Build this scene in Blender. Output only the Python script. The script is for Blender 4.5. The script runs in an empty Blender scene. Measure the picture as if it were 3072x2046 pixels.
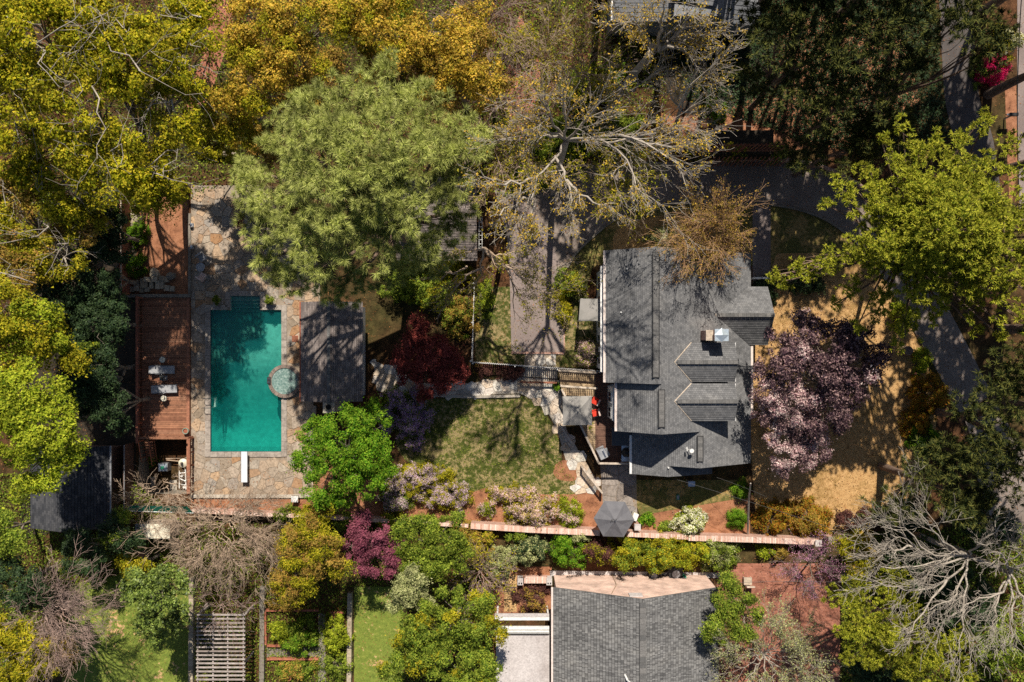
import bpy, math, random
import numpy as np
from mathutils import Vector, Matrix
random.seed(7); rng = np.random.default_rng(7)
C = bpy.context.scene.collection
scene = bpy.context.scene
# ---------------------------------------------------------------- camera, sky, sun, exposure
H = 60.0
cd = bpy.data.cameras.new("camera"); cam = bpy.data.objects.new("camera", cd); C.objects.link(cam)
cam.location = (0, 0, H); cam.rotation_euler = (0, 0, 0)
cd.sensor_width = 36; cd.lens = 36 * 60 / 76.8; cd.clip_start = 0.5; cd.clip_end = 1000
scene.camera = cam
SUN_EL = 50.0
world = bpy.data.worlds.new("World"); scene.world = world; world.use_nodes = True
wn = world.node_tree.nodes; wn.clear()
sky = wn.new("ShaderNodeTexSky"); sky.sky_type = 'NISHITA'; sky.sun_disc = False
sky.sun_elevation = math.radians(SUN_EL); sky.sun_rotation = math.radians(0)
bg = wn.new("ShaderNodeBackground"); bg.inputs[1].default_value = 0.05
wo = wn.new("ShaderNodeOutputWorld")
world.node_tree.links.new(sky.outputs[0], bg.inputs[0]); world.node_tree.links.new(bg.outputs[0], wo.inputs[0])
sd = bpy.data.lights.new("sun", 'SUN'); sd.energy = 5.0; sd.angle = math.radians(0.5); sd.color = (1.0, 0.91, 0.78)
sun = bpy.data.objects.new("sun", sd); C.objects.link(sun); sun.location = (0, 40, 60)
sun.rotation_euler = (math.radians(-(90 - SUN_EL)), 0, math.radians(-3))
scene.view_settings.view_transform = 'Standard'; scene.view_settings.look = 'None'
scene.view_settings.exposure = 0.38; scene.view_settings.gamma = 1.0
scene.render.engine = 'CYCLES'
try:
    scene.cycles.max_bounces = 6; scene.cycles.diffuse_bounces = 2; scene.cycles.use_denoising = False; scene.cycles.transparent_max_bounces = 12
except Exception: pass

def P(px, py, z=0.0):
    """a place seen at photograph pixel (px, py) and standing z metres above the ground"""
    s = (H - z) / H / 40.0
    return ((px - 1536) * s, -(py - 1023) * s, z)
def S(n, z=0.0): return n / 40.0 * (H - z) / H

# ---------------------------------------------------------------- materials
def new_mat(name):
    m = bpy.data.materials.new(name); m.use_nodes = True
    nt = m.node_tree; nt.nodes.clear()
    out = nt.nodes.new("ShaderNodeOutputMaterial")
    return m, nt, out
def ramp(nt, cols, pos=None):
    r = nt.nodes.new("ShaderNodeValToRGB"); e = r.color_ramp.elements
    n = len(cols); pos = pos or [i / max(1, n - 1) for i in range(n)]
    while len(e) < n: e.new(0.5)
    for i in range(n):
        e[i].position = pos[i]; e[i].color = (*cols[i], 1)
    return r
def noise(nt, scale, detail=4, rough=0.6, coord='Object', vec=None, stretch=None):
    t = nt.nodes.new("ShaderNodeTexNoise"); t.inputs['Scale'].default_value = scale
    t.inputs['Detail'].default_value = detail; t.inputs['Roughness'].default_value = rough
    if vec is None:
        tc = nt.nodes.new("ShaderNodeTexCoord"); vec = tc.outputs[coord]
    if stretch:
        mp = nt.nodes.new("ShaderNodeMapping"); mp.inputs['Scale'].default_value = stretch
        nt.links.new(vec, mp.inputs[0]); vec = mp.outputs[0]
    nt.links.new(vec, t.inputs['Vector'])
    return t
def mixc(nt, a, b, fac, mode='MIX'):
    m = nt.nodes.new("ShaderNodeMix"); m.data_type = 'RGBA'; m.blend_type = mode
    for k, v in ((0, fac), (6, a), (7, b)):
        if hasattr(v, 'links') or hasattr(v, 'is_linked'): nt.links.new(v, m.inputs[k])
        elif k == 0: m.inputs[0].default_value = v
        else: m.inputs[k].default_value = (*v, 1)
    return m.outputs[2]
def bsdf(nt, out, col, rough=0.8, spec=0.3, metal=0.0, bump=None, bstr=0.4, bdist=0.02):
    b = nt.nodes.new("ShaderNodeBsdfPrincipled")
    if hasattr(col, 'is_linked'): nt.links.new(col, b.inputs['Base Color'])
    else: b.inputs['Base Color'].default_value = (*col, 1)
    b.inputs['Roughness'].default_value = rough; b.inputs['Metallic'].default_value = metal
    b.inputs['Specular IOR Level'].default_value = spec
    if bump is not None:
        bp = nt.nodes.new("ShaderNodeBump"); bp.inputs['Strength'].default_value = bstr; bp.inputs['Distance'].default_value = bdist
        nt.links.new(bump, bp.inputs['Height']); nt.links.new(bp.outputs[0], b.inputs['Normal'])
    nt.links.new(b.outputs[0], out.inputs[0])
    return b
def noisy(name, cols, scale=2.0, rough=0.85, detail=5, bstr=0.4, bdist=0.02, pos=None, fine=25, metal=0.0, spec=0.3, stretch=None, objrand=0.0, coord='Object'):
    m, nt, out = new_mat(name)
    n = noise(nt, scale, detail, 0.65, coord, stretch=stretch)
    r = ramp(nt, cols, pos or ([0.3 + 0.4 * i / max(1, len(cols) - 1) for i in range(len(cols))]))
    nt.links.new(n.outputs[0], r.inputs[0]); col = r.outputs[0]
    f = noise(nt, fine, 3, 0.6, coord)
    fr = ramp(nt, [(0.6, 0.6, 0.6), (1.25, 1.25, 1.25)], [0.3, 0.7]); nt.links.new(f.outputs[0], fr.inputs[0])
    col = mixc(nt, col, fr.outputs[0], 0.6, 'MULTIPLY')
    if objrand:
        oi = nt.nodes.new("ShaderNodeObjectInfo")
        orr = ramp(nt, [(1 - objrand,) * 3, (1 + objrand * 0.8,) * 3]); nt.links.new(oi.outputs['Random'], orr.inputs[0])
        col = mixc(nt, col, orr.outputs[0], 1.0, 'MULTIPLY')
    bsdf(nt, out, col, rough, spec, metal, f.outputs[0], bstr, bdist)
    return m
def plain(name, col, rough=0.6, metal=0.0, spec=0.4):
    m, nt, out = new_mat(name)
    n = noise(nt, 6, 4); r = ramp(nt, [tuple(c * 0.82 for c in col), tuple(min(1, c * 1.08) for c in col)], [0.35, 0.65])
    nt.links.new(n.outputs[0], r.inputs[0]); bsdf(nt, out, r.outputs[0], rough, spec, metal)
    return m
def pieces_mat(name, cols, rough=0.85, scale=6, tint=0.35):
    """each object of the material takes its own tone from the ramp (Object Info random), with grain on top"""
    m, nt, out = new_mat(name)
    oi = nt.nodes.new("ShaderNodeObjectInfo"); r = ramp(nt, cols); nt.links.new(oi.outputs['Random'], r.inputs[0])
    tc = nt.nodes.new("ShaderNodeTexCoord"); geo = nt.nodes.new("ShaderNodeNewGeometry")
    n = noise(nt, scale, 5, 0.65, vec=geo.outputs['Position'])
    fr = ramp(nt, [(1 - tint,) * 3, (1 + tint,) * 3], [0.3, 0.7]); nt.links.new(n.outputs[0], fr.inputs[0])
    col = mixc(nt, r.outputs[0], fr.outputs[0], 1.0, 'MULTIPLY')
    bsdf(nt, out, col, rough, 0.3, 0, n.outputs[0], 0.3, 0.01)
    return m
def leafmat(name, cols, trans=0.25, rough=0.65, spec=0.08, clump=0.4, cscale=0.9):
    m, nt, out = new_mat(name)
    geo = nt.nodes.new("ShaderNodeNewGeometry")
    r = ramp(nt, cols, [(i / max(1, len(cols) - 1)) ** 1.5 * .92 for i in range(len(cols))]); nt.links.new(geo.outputs['Random Per Island'], r.inputs[0])
    n = noise(nt, cscale, 3, 0.6, vec=geo.outputs['Position'])
    fr = ramp(nt, [(1 - clump,) * 3, (1 + clump * 0.6,) * 3], [0.35, 0.65]); nt.links.new(n.outputs[0], fr.inputs[0])
    col = mixc(nt, r.outputs[0], fr.outputs[0], 1.0, 'MULTIPLY')
    b = nt.nodes.new("ShaderNodeBsdfPrincipled"); nt.links.new(col, b.inputs['Base Color'])
    b.inputs['Roughness'].default_value = rough; b.inputs['Specular IOR Level'].default_value = spec
    if trans > 0:
        t = nt.nodes.new("ShaderNodeBsdfTranslucent"); nt.links.new(col, t.inputs[0])
        mx = nt.nodes.new("ShaderNodeMixShader"); mx.inputs[0].default_value = trans
        nt.links.new(b.outputs[0], mx.inputs[1]); nt.links.new(t.outputs[0], mx.inputs[2]); nt.links.new(mx.outputs[0], out.inputs[0])
    else: nt.links.new(b.outputs[0], out.inputs[0])
    return m
def shingle_mat(name, c1, c2, c3, tabw, coursew, band=0.35):
    """asphalt shingles: tab tones along each course (UV in metres, v counts up the slope)"""
    m, nt, out = new_mat(name)
    tc = nt.nodes.new("ShaderNodeTexCoord")
    b = nt.nodes.new("ShaderNodeTexBrick"); nt.links.new(tc.outputs['UV'], b.inputs['Vector'])
    b.inputs['Scale'].default_value = 1.0; b.inputs['Brick Width'].default_value = tabw; b.inputs['Row Height'].default_value = coursew
    b.inputs['Mortar Size'].default_value = 0.006; b.inputs['Bias'].default_value = 0.0; b.offset = 0.5
    b.inputs['Color1'].default_value = (*c1, 1); b.inputs['Color2'].default_value = (*c2, 1); b.inputs['Mortar'].default_value = (*c3, 1)
    n = noise(nt, 1.3, 4, 0.6, vec=tc.outputs['UV'])
    fr = ramp(nt, [(0.88,) * 3, (1.12,) * 3], [0.3, 0.7]); nt.links.new(n.outputs[0], fr.inputs[0])
    g = noise(nt, 30, 3, 0.7, vec=tc.outputs['UV'])
    gr = ramp(nt, [(0.72,) * 3, (1.25,) * 3], [0.3, 0.7]); nt.links.new(g.outputs[0], gr.inputs[0])
    col = mixc(nt, b.outputs[0], fr.outputs[0], 1.0, 'MULTIPLY'); col = mixc(nt, col, gr.outputs[0], 1.0, 'MULTIPLY')
    geo_ = nt.nodes.new("ShaderNodeNewGeometry"); st = noise(nt, 0.35, 5, 0.65, vec=geo_.outputs['Position'], stretch=(1.0, 2.2, 1.0)); s2 = ramp(nt, [(0.74, 0.74, 0.74), (1.0, 1.0, 1.0), (1.20, 1.18, 1.14)], [0.32, 0.5, 0.68]); nt.links.new(st.outputs[0], s2.inputs[0]); col = mixc(nt, col, s2.outputs[0], 1.0, 'MULTIPLY')
    sp = nt.nodes.new("ShaderNodeSeparateXYZ"); nt.links.new(tc.outputs['UV'], sp.inputs[0])
    dv = nt.nodes.new("ShaderNodeMath"); dv.operation = 'DIVIDE'; dv.inputs[1].default_value = coursew; nt.links.new(sp.outputs[1], dv.inputs[0])
    fc_ = nt.nodes.new("ShaderNodeMath"); fc_.operation = 'FRACT'; nt.links.new(dv.outputs[0], fc_.inputs[0])
    sr_ = ramp(nt, [(1 - band,) * 3, (1, 1, 1), (1, 1, 1), (1 - band,) * 3], [0.0, 0.16, 0.84, 1.0]); nt.links.new(fc_.outputs[0], sr_.inputs[0])
    col = mixc(nt, col, sr_.outputs[0], 1.0, 'MULTIPLY')
    bsdf(nt, out, col, 0.9, 0.2, 0, g.outputs[0], 0.5, 0.01)
    return m
def brick_mat(name, c1, c2, mortar, w=0.22, h=0.075, coord='UV'):
    m, nt, out = new_mat(name)
    tc = nt.nodes.new("ShaderNodeTexCoord")
    b = nt.nodes.new("ShaderNodeTexBrick"); nt.links.new(tc.outputs[coord], b.inputs['Vector'])
    b.inputs['Scale'].default_value = 1.0; b.inputs['Brick Width'].default_value = w; b.inputs['Row Height'].default_value = h
    b.inputs['Mortar Size'].default_value = 0.012
    b.inputs['Color1'].default_value = (*c1, 1); b.inputs['Color2'].default_value = (*c2, 1); b.inputs['Mortar'].default_value = (*mortar, 1)
    n = noise(nt, 1.1, 5, 0.65, vec=tc.outputs[coord]); fr = ramp(nt, [(0.6,) * 3, (1.25,) * 3], [0.3, 0.7]); nt.links.new(n.outputs[0], fr.inputs[0])
    col = mixc(nt, b.outputs[0], fr.outputs[0], 1.0, 'MULTIPLY')
    bsdf(nt, out, col, 0.9, 0.2, 0, b.outputs['Fac'], -0.5, 0.01)
    return m

M = {}
M['ground'] = None
def ground_mat():
    m, nt, out = new_mat('forest_floor')
    geo = nt.nodes.new("ShaderNodeNewGeometry"); v = geo.outputs['Position']
    a = noise(nt, 0.11, 5, 0.6, vec=v); ar = ramp(nt, [(0.13, 0.06, 0.03), (0.085, 0.045, 0.024), (0.065, 0.05, 0.022), (0.04, 0.045, 0.016)], [0.3, 0.45, 0.55, 0.68])
    nt.links.new(a.outputs[0], ar.inputs[0])
    b = noise(nt, 1.4, 6, 0.7, vec=v); br = ramp(nt, [(0.35,) * 3, (1.5, 1.4, 1.3)], [0.32, 0.66]); nt.links.new(b.outputs[0], br.inputs[0])
    f = noise(nt, 14, 4, 0.7, vec=v); fr = ramp(nt, [(0.5,) * 3, (1.5,) * 3], [0.3, 0.7]); nt.links.new(f.outputs[0], fr.inputs[0])
    col = mixc(nt, ar.outputs[0], br.outputs[0], 1.0, 'MULTIPLY'); col = mixc(nt, col, fr.outputs[0], 1.0, 'MULTIPLY')
    bsdf(nt, out, col, 0.95, 0.1, 0, f.outputs[0], 0.8, 0.05)
    return m
M['ground'] = ground_mat()
M['straw'] = noisy('pine_straw', [(0.15, 0.06, 0.03), (0.33, 0.145, 0.075), (0.42, 0.20, 0.11)], 1.6, fine=18, bstr=0.8, bdist=0.04)
M['redsoil'] = noisy('red_clay', [(0.26, 0.09, 0.055), (0.42, 0.17, 0.11)], 0.9, fine=12, bstr=0.6)
def lawn_mat(name, g1, g2, d1, d2, bias=0.5, sc=0.45):
    m, nt, out = new_mat(name)
    geo = nt.nodes.new("ShaderNodeNewGeometry"); v = geo.outputs['Position']
    a = noise(nt, sc, 5, 0.65, vec=v); b = noise(nt, 3.2, 5, 0.7, vec=v); f = noise(nt, 22, 3, 0.7, vec=v)
    gr = ramp(nt, [g1, g2], [0.35, 0.65]); nt.links.new(b.outputs[0], gr.inputs[0])
    dr = ramp(nt, [d1, d2], [0.35, 0.65]); nt.links.new(b.outputs[0], dr.inputs[0])
    ad = nt.nodes.new("ShaderNodeMath"); ad.operation = 'ADD'; nt.links.new(a.outputs[0], ad.inputs[0])
    sb = nt.nodes.new("ShaderNodeMath"); sb.operation = 'MULTIPLY'; sb.inputs[1].default_value = 0.7; nt.links.new(b.outputs[0], sb.inputs[0]); nt.links.new(sb.outputs[0], ad.inputs[1])
    mk = ramp(nt, [(0, 0, 0), (1, 1, 1)], [bias + 0.26, bias + 0.42]); nt.links.new(ad.outputs[0], mk.inputs[0])
    col = mixc(nt, gr.outputs[0], dr.outputs[0], mk.outputs[0])
    fr = ramp(nt, [(0.55,) * 3, (1.45,) * 3], [0.3, 0.7]); nt.links.new(f.outputs[0], fr.inputs[0])
    col = mixc(nt, col, fr.outputs[0], 1.0, 'MULTIPLY')
    bsdf(nt, out, col, 0.95, 0.1, 0, f.outputs[0], 0.8, 0.04)
    return m
M['lawn'] = lawn_mat('lawn_grass', (0.045, 0.06, 0.014), (0.105, 0.115, 0.028), (0.14, 0.12, 0.05), (0.34, 0.26, 0.13), 0.53, 0.8)
M['lawn_green'] = lawn_mat('green_grass', (0.12, 0.17, 0.03), (0.22, 0.26, 0.05), (0.48, 0.28, 0.14), (0.60, 0.38, 0.20), 0.68)
M['lawn_dry'] = lawn_mat('dormant_grass', (0.27, 0.165, 0.06), (0.38, 0.235, 0.095), (0.44, 0.26, 0.11), (0.52, 0.33, 0.15), 0.45)
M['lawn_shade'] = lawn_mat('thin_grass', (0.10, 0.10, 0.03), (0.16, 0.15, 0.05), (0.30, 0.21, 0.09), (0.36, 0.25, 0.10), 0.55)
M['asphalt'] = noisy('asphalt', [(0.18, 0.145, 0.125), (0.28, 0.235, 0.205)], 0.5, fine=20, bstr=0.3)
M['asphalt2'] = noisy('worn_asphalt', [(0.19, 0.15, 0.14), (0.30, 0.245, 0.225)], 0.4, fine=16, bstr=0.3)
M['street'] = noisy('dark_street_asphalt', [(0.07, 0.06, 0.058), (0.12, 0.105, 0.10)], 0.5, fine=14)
M['concrete'] = noisy('concrete', [(0.34, 0.30, 0.25), (0.52, 0.47, 0.40)], 1.2, fine=20)
M['concrete_dark'] = noisy('weathered_concrete', [(0.14, 0.12, 0.10), (0.30, 0.27, 0.22)], 1.5, fine=15)
M['palecon'] = noisy('pale_concrete', [(0.36, 0.32, 0.31), (0.50, 0.46, 0.45), (0.58, 0.54, 0.53)], 0.5, fine=9)
M['mortar'] = noisy('mortar', [(0.22, 0.17, 0.12), (0.36, 0.30, 0.24)], 2)
M['flag'] = pieces_mat('flagstone', [(0.23, 0.18, 0.13), (0.34, 0.28, 0.22), (0.32, 0.18, 0.09), (0.38, 0.32, 0.25), (0.28, 0.25, 0.22), (0.42, 0.29, 0.18), (0.36, 0.31, 0.26)])
M['flagpale'] = pieces_mat('pale_flagstone', [(0.55, 0.50, 0.45), (0.62, 0.52, 0.42), (0.50, 0.38, 0.26), (0.60, 0.57, 0.53), (0.52, 0.48, 0.40)])
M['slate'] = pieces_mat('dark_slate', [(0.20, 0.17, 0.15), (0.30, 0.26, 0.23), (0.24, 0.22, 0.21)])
M['stone'] = pieces_mat('rough_stone', [(0.26, 0.21, 0.15), (0.42, 0.36, 0.27), (0.34, 0.28, 0.20)])
M['coping'] = pieces_mat('pool_coping', [(0.24, 0.20, 0.17), (0.35, 0.31, 0.27), (0.29, 0.25, 0.22)])
M['plank'] = pieces_mat('deck_plank', [(0.20, 0.085, 0.05), (0.33, 0.155, 0.09), (0.26, 0.12, 0.07), (0.31, 0.16, 0.10)], scale=4)
M['redwood'] = pieces_mat('red_stained_board', [(0.30, 0.10, 0.06), (0.38, 0.14, 0.08)], scale=4)
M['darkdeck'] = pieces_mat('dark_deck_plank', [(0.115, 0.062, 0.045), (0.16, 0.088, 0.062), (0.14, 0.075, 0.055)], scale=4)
M['oldwood'] = pieces_mat('weathered_board', [(0.40, 0.33, 0.26), (0.55, 0.47, 0.38), (0.48, 0.40, 0.33)], scale=5)
M['greywood'] = pieces_mat('grey_weathered_slat', [(0.24, 0.20, 0.18), (0.38, 0.335, 0.31), (0.31, 0.27, 0.25)], scale=5)
M['sunlit_tanwood'] = pieces_mat('sunny_tan_board', [(0.34, 0.24, 0.14), (0.48, 0.36, 0.22), (0.40, 0.29, 0.18)], scale=4)  # lighter tan puts the sunlit part of the deck into colour
M['spastone'] = pieces_mat('dark_spa_stone', [(0.17, 0.13, 0.11), (0.26, 0.21, 0.18)])
M['brownpicket'] = pieces_mat('brown_picket', [(0.22, 0.085, 0.05), (0.32, 0.14, 0.085)], scale=5)
M['whitewood'] = pieces_mat('white_painted_board', [(0.70, 0.68, 0.65), (0.82, 0.80, 0.78)], scale=5, tint=0.15)
M['brick'] = pieces_mat('clay_brick', [(0.52, 0.30, 0.22), (0.68, 0.46, 0.38), (0.74, 0.58, 0.50), (0.58, 0.36, 0.28)], scale=8, tint=0.25)
M['brickwall'] = brick_mat('brick_courses', (0.42, 0.18, 0.12), (0.58, 0.30, 0.22), (0.55, 0.48, 0.42))
M['brickpink'] = brick_mat('pale_pink_brick', (0.60, 0.36, 0.29), (0.72, 0.48, 0.39), (0.70, 0.60, 0.52))  # one pale pink brick tone on every wall
M['brickpave'] = brick_mat('red_brick_paving', (0.30, 0.11, 0.07), (0.42, 0.18, 0.12), (0.24, 0.12, 0.09), 0.22, 0.11)
M['tanpave'] = brick_mat('tan_brick_paving', (0.52, 0.32, 0.14), (0.62, 0.42, 0.20), (0.34, 0.20, 0.10), 0.22, 0.11)
M['shA'] = shingle_mat('grey_shingles', (0.125, 0.128, 0.135), (0.20, 0.202, 0.208), (0.055, 0.055, 0.058), 0.16, 0.15)
M['shB'] = shingle_mat('two_tone_grey_shingles', (0.10, 0.10, 0.102), (0.25, 0.25, 0.248), (0.05, 0.05, 0.053), 0.09, 0.215, 0.6)
M['shD'] = shingle_mat('shade_dark_shingles', (0.035, 0.038, 0.046), (0.08, 0.082, 0.09), (0.02, 0.02, 0.025), 0.30, 0.2)  # shingles darkened to stand in for shade over the shed
M['shC'] = shingle_mat('old_brown_shingles', (0.14, 0.118, 0.112), (0.27, 0.23, 0.215), (0.06, 0.055, 0.055), 0.30, 0.15)
M['wire'] = plain('dull_wire', (0.10, 0.10, 0.10), 0.8)
M['grey_roof'] = noisy('shade_grey_roof', [(0.16, 0.17, 0.19), (0.25, 0.26, 0.28)], .6)  # grey lowered to stand in for shade on the neighbour house
M['cap'] = pieces_mat('ridge_cap_shingle', [(0.10, 0.10, 0.10), (0.17, 0.165, 0.16)], scale=12)
M['siding'] = noisy('white_siding', [(0.60, 0.62, 0.64), (0.70, 0.71, 0.72)], 1, fine=8, bstr=0.1)
M['gutter'] = plain('cream_gutter', (0.70, 0.60, 0.55), 0.5)
M['trimw'] = plain('white_trim', (0.75, 0.75, 0.75), 0.5)
M['glass'] = plain('window_glass', (0.03, 0.04, 0.05), 0.08, 0, 0.6)
M['dark'] = plain('dark_opening', (0.012, 0.012, 0.012), 0.9)
M['tile'] = plain('dark_blue_tile', (0.03, 0.09, 0.12), 0.3)
M['steel'] = plain('steel', (0.55, 0.57, 0.60), 0.3, 1.0)
M['capmetal'] = plain('galvanised_cap', (0.62, 0.72, 0.80), 0.35, 0.6)
M['black'] = plain('black_rubber', (0.02, 0.02, 0.022), 0.6)
M['grey_metal'] = plain('grey_metal', (0.30, 0.31, 0.33), 0.45, 0.3)
M['offwhite'] = plain('offwhite_plastic', (0.72, 0.68, 0.55), 0.5)
M['whitep'] = plain('white_plastic', (0.75, 0.75, 0.73), 0.5)
M['sling'] = noisy('grey_sling_fabric', [(0.30, 0.31, 0.33), (0.42, 0.43, 0.45)], 3, fine=60)
M['umb'] = noisy('charcoal_canopy_fabric', [(0.12, 0.12, 0.135), (0.17, 0.17, 0.185)], 1.5, fine=70, bstr=0.15)
M['umb2'] = noisy('taupe_canopy_fabric', [(0.23, 0.225, 0.21), (0.33, 0.315, 0.30)], 1.0, fine=70, bstr=0.15)
M['cover'] = noisy('grey_cover_fabric', [(0.26, 0.27, 0.29), (0.36, 0.37, 0.40)], 3, fine=30)
M['red'] = noisy('red_cushion', [(0.60, 0.035, 0.02), (0.75, 0.06, 0.03)], 4, fine=40)
M['pinkc'] = noisy('pale_cushion', [(0.60, 0.42, 0.38), (0.72, 0.58, 0.52)], 5, fine=40)
M['green_tarp'] = noisy('green_mesh_awning', [(0.015, 0.16, 0.10), (0.03, 0.26, 0.17)], 2, fine=50)
M['terracotta'] = plain('terracotta', (0.36, 0.14, 0.07), 0.8)
M['pot_green'] = plain('glazed_green_pot', (0.24, 0.30, 0.24), 0.4)
M['board_blue'] = noisy('diving_board_white', [(0.60, 0.64, 0.70), (0.72, 0.74, 0.78)], 2, fine=60, bstr=0.2)
M['plaster'] = noisy('pool_plaster', [(0.42, 0.62, 0.56), (0.62, 0.78, 0.70)], 0.7, fine=3)
M['spashell'] = noisy('spa_shell', [(0.30, 0.42, 0.38), (0.48, 0.58, 0.52)], 3, fine=12)
M['darkroof'] = plain('dark_metal_roof', (0.05, 0.055, 0.065), 0.6)  # even near-black roof tone
M['bark'] = noisy('grey_bark', [(0.16, 0.13, 0.10), (0.32, 0.27, 0.22)], 3, fine=14, bstr=0.8)
M['barkpale'] = noisy('pale_bark', [(0.27, 0.235, 0.195), (0.46, 0.41, 0.35)], 2, fine=10, bstr=0.5)
M['barkwhite'] = noisy('white_bark', [(0.50, 0.46, 0.40), (0.74, 0.70, 0.64)], 2, fine=10)
M['shade_soil'] = noisy('shade_dark_soil', [(0.02, 0.016, 0.012), (0.055, 0.04, 0.025)], 1.5, fine=9, bstr=.8)  # near-black soil colour stands in for deep shade under the trees
M['barktan'] = noisy('tan_bark', [(0.32, 0.23, 0.16), (0.52, 0.40, 0.30)], 2, fine=10)
M['barkmauve'] = noisy('mauve_twigs', [(0.26, 0.17, 0.14), (0.48, 0.36, 0.31)], 1.0, fine=6)
M['barkred'] = noisy('russet_twigs', [(0.34, 0.19, 0.10), (0.52, 0.34, 0.20)], 2, fine=10)
M['pinebark'] = noisy('pine_bark', [(0.12, 0.08, 0.06), (0.26, 0.18, 0.14)], 4, fine=18, bstr=1.0)
L = {}
L['olive'] = leafmat('olive_yellow_leaves', [(0.06, 0.09, 0.006), (0.20, 0.22, 0.01), (0.40, 0.37, 0.02), (0.52, 0.42, 0.03)])
L['sycamore'] = leafmat('olive_gold_leaves', [(0.06, 0.09, 0.005), (0.20, 0.23, 0.008), (0.42, 0.40, 0.015), (0.56, 0.44, 0.03)])
L['rust'] = leafmat('rusty_young_leaves', [(0.08, 0.08, 0.012), (0.24, 0.19, 0.03), (0.42, 0.30, 0.06), (0.46, 0.25, 0.06)])
L['gold'] = leafmat('golden_young_leaves', [(0.10, 0.09, 0.01), (0.36, 0.27, 0.02), (0.62, 0.42, 0.045), (0.76, 0.47, 0.08), (0.30, 0.28, 0.03)])
L['lime'] = leafmat('lime_leaves', [(0.07, 0.13, 0.008), (0.26, 0.33, 0.018), (0.46, 0.49, 0.04)])
L['green'] = leafmat('fresh_green_leaves', [(0.02, 0.08, 0.005), (0.06, 0.19, 0.008), (0.14, 0.28, 0.015), (0.25, 0.37, 0.03)])
L['mid'] = leafmat('mid_green_leaves', [(0.04, 0.08, 0.01), (0.13, 0.20, 0.02), (0.34, 0.40, 0.05)])
L['pale'] = leafmat('pale_green_leaves', [(0.12, 0.15, 0.05), (0.34, 0.37, 0.14), (0.52, 0.52, 0.25)])
L['dark'] = leafmat('dark_evergreen_leaves', [(0.012, 0.03, 0.014), (0.03, 0.06, 0.022), (0.055, 0.09, 0.03)], 0.1, 0.6, 0.2)
L['glossy'] = leafmat('glossy_magnolia_leaves', [(0.03, 0.06, 0.012), (0.09, 0.14, 0.02), (0.24, 0.31, 0.06)], 0.1, 0.5, 0.3)
L['pine'] = leafmat('pine_needles', [(0.07, 0.095, 0.02), (0.23, 0.27, 0.05), (0.40, 0.45, 0.10), (0.58, 0.60, 0.19)], 0.2, 0.5, 0.2, 0.5, 0.7)
L['pinedark'] = leafmat('dark_pine_needles', [(0.012, 0.022, 0.010), (0.04, 0.06, 0.018), (0.19, 0.19, 0.045)], 0.2, 0.6)  # low, dark green needle tones
L['whitepine'] = leafmat('yellow_green_needles', [(0.05, 0.09, 0.008), (0.19, 0.24, 0.018), (0.38, 0.40, 0.035), (0.54, 0.51, 0.06)], 0.3)
L['maple'] = leafmat('crimson_leaves', [(0.09, 0.015, 0.016), (0.24, 0.045, 0.04), (0.42, 0.11, 0.085)])
L['redbud'] = leafmat('magenta_blossom', [(0.13, 0.03, 0.055), (0.28, 0.07, 0.12), (0.40, 0.14, 0.18)])
L['plum'] = leafmat('plum_leaves', [(0.02, 0.012, 0.022), (0.05, 0.028, 0.042), (0.12, 0.065, 0.08), (0.42, 0.28, 0.27)], 0.2, 0.5)
L['pinkbloom'] = leafmat('pink_magnolia_petals', [(0.20, 0.09, 0.11), (0.44, 0.24, 0.27), (0.70, 0.49, 0.48), (0.86, 0.72, 0.66)], 0.3)
L['lilac'] = leafmat('lilac_petals', [(0.24, 0.12, 0.32), (0.50, 0.30, 0.58), (0.74, 0.52, 0.72)], 0.3)
L['mauve'] = leafmat('mauve_petals', [(0.32, 0.18, 0.28), (0.62, 0.44, 0.52), (0.80, 0.66, 0.68)], 0.3)
L['blush'] = leafmat('blush_petals', [(0.55, 0.30, 0.28), (0.74, 0.50, 0.46), (0.82, 0.66, 0.60)], 0.3)
L['white'] = leafmat('creamy_white_petals', [(0.70, 0.68, 0.42), (0.84, 0.82, 0.62)], 0.2)
L['crimson'] = leafmat('hot_crimson_petals', [(0.35, 0.004, 0.05), (0.60, 0.012, 0.11), (0.70, 0.03, 0.16)], 0.2)
L['redbudpurple'] = leafmat('violet_blossom', [(0.26, 0.08, 0.20), (0.46, 0.20, 0.34), (0.60, 0.34, 0.42)], 0.2)
L['brownleaf'] = leafmat('dry_leaves', [(0.16, 0.06, 0.02), (0.34, 0.13, 0.045), (0.46, 0.22, 0.09), (0.10, 0.06, 0.03)], 0.1, 0.8)
L['autumn'] = leafmat('orange_red_leaves', [(0.28, 0.06, 0.015), (0.42, 0.14, 0.02), (0.42, 0.26, 0.03), (0.20, 0.20, 0.02)])
L['burgundy'] = leafmat('burgundy_leaves', [(0.05, 0.02, 0.022), (0.12, 0.05, 0.045), (0.18, 0.08, 0.06)])

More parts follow.
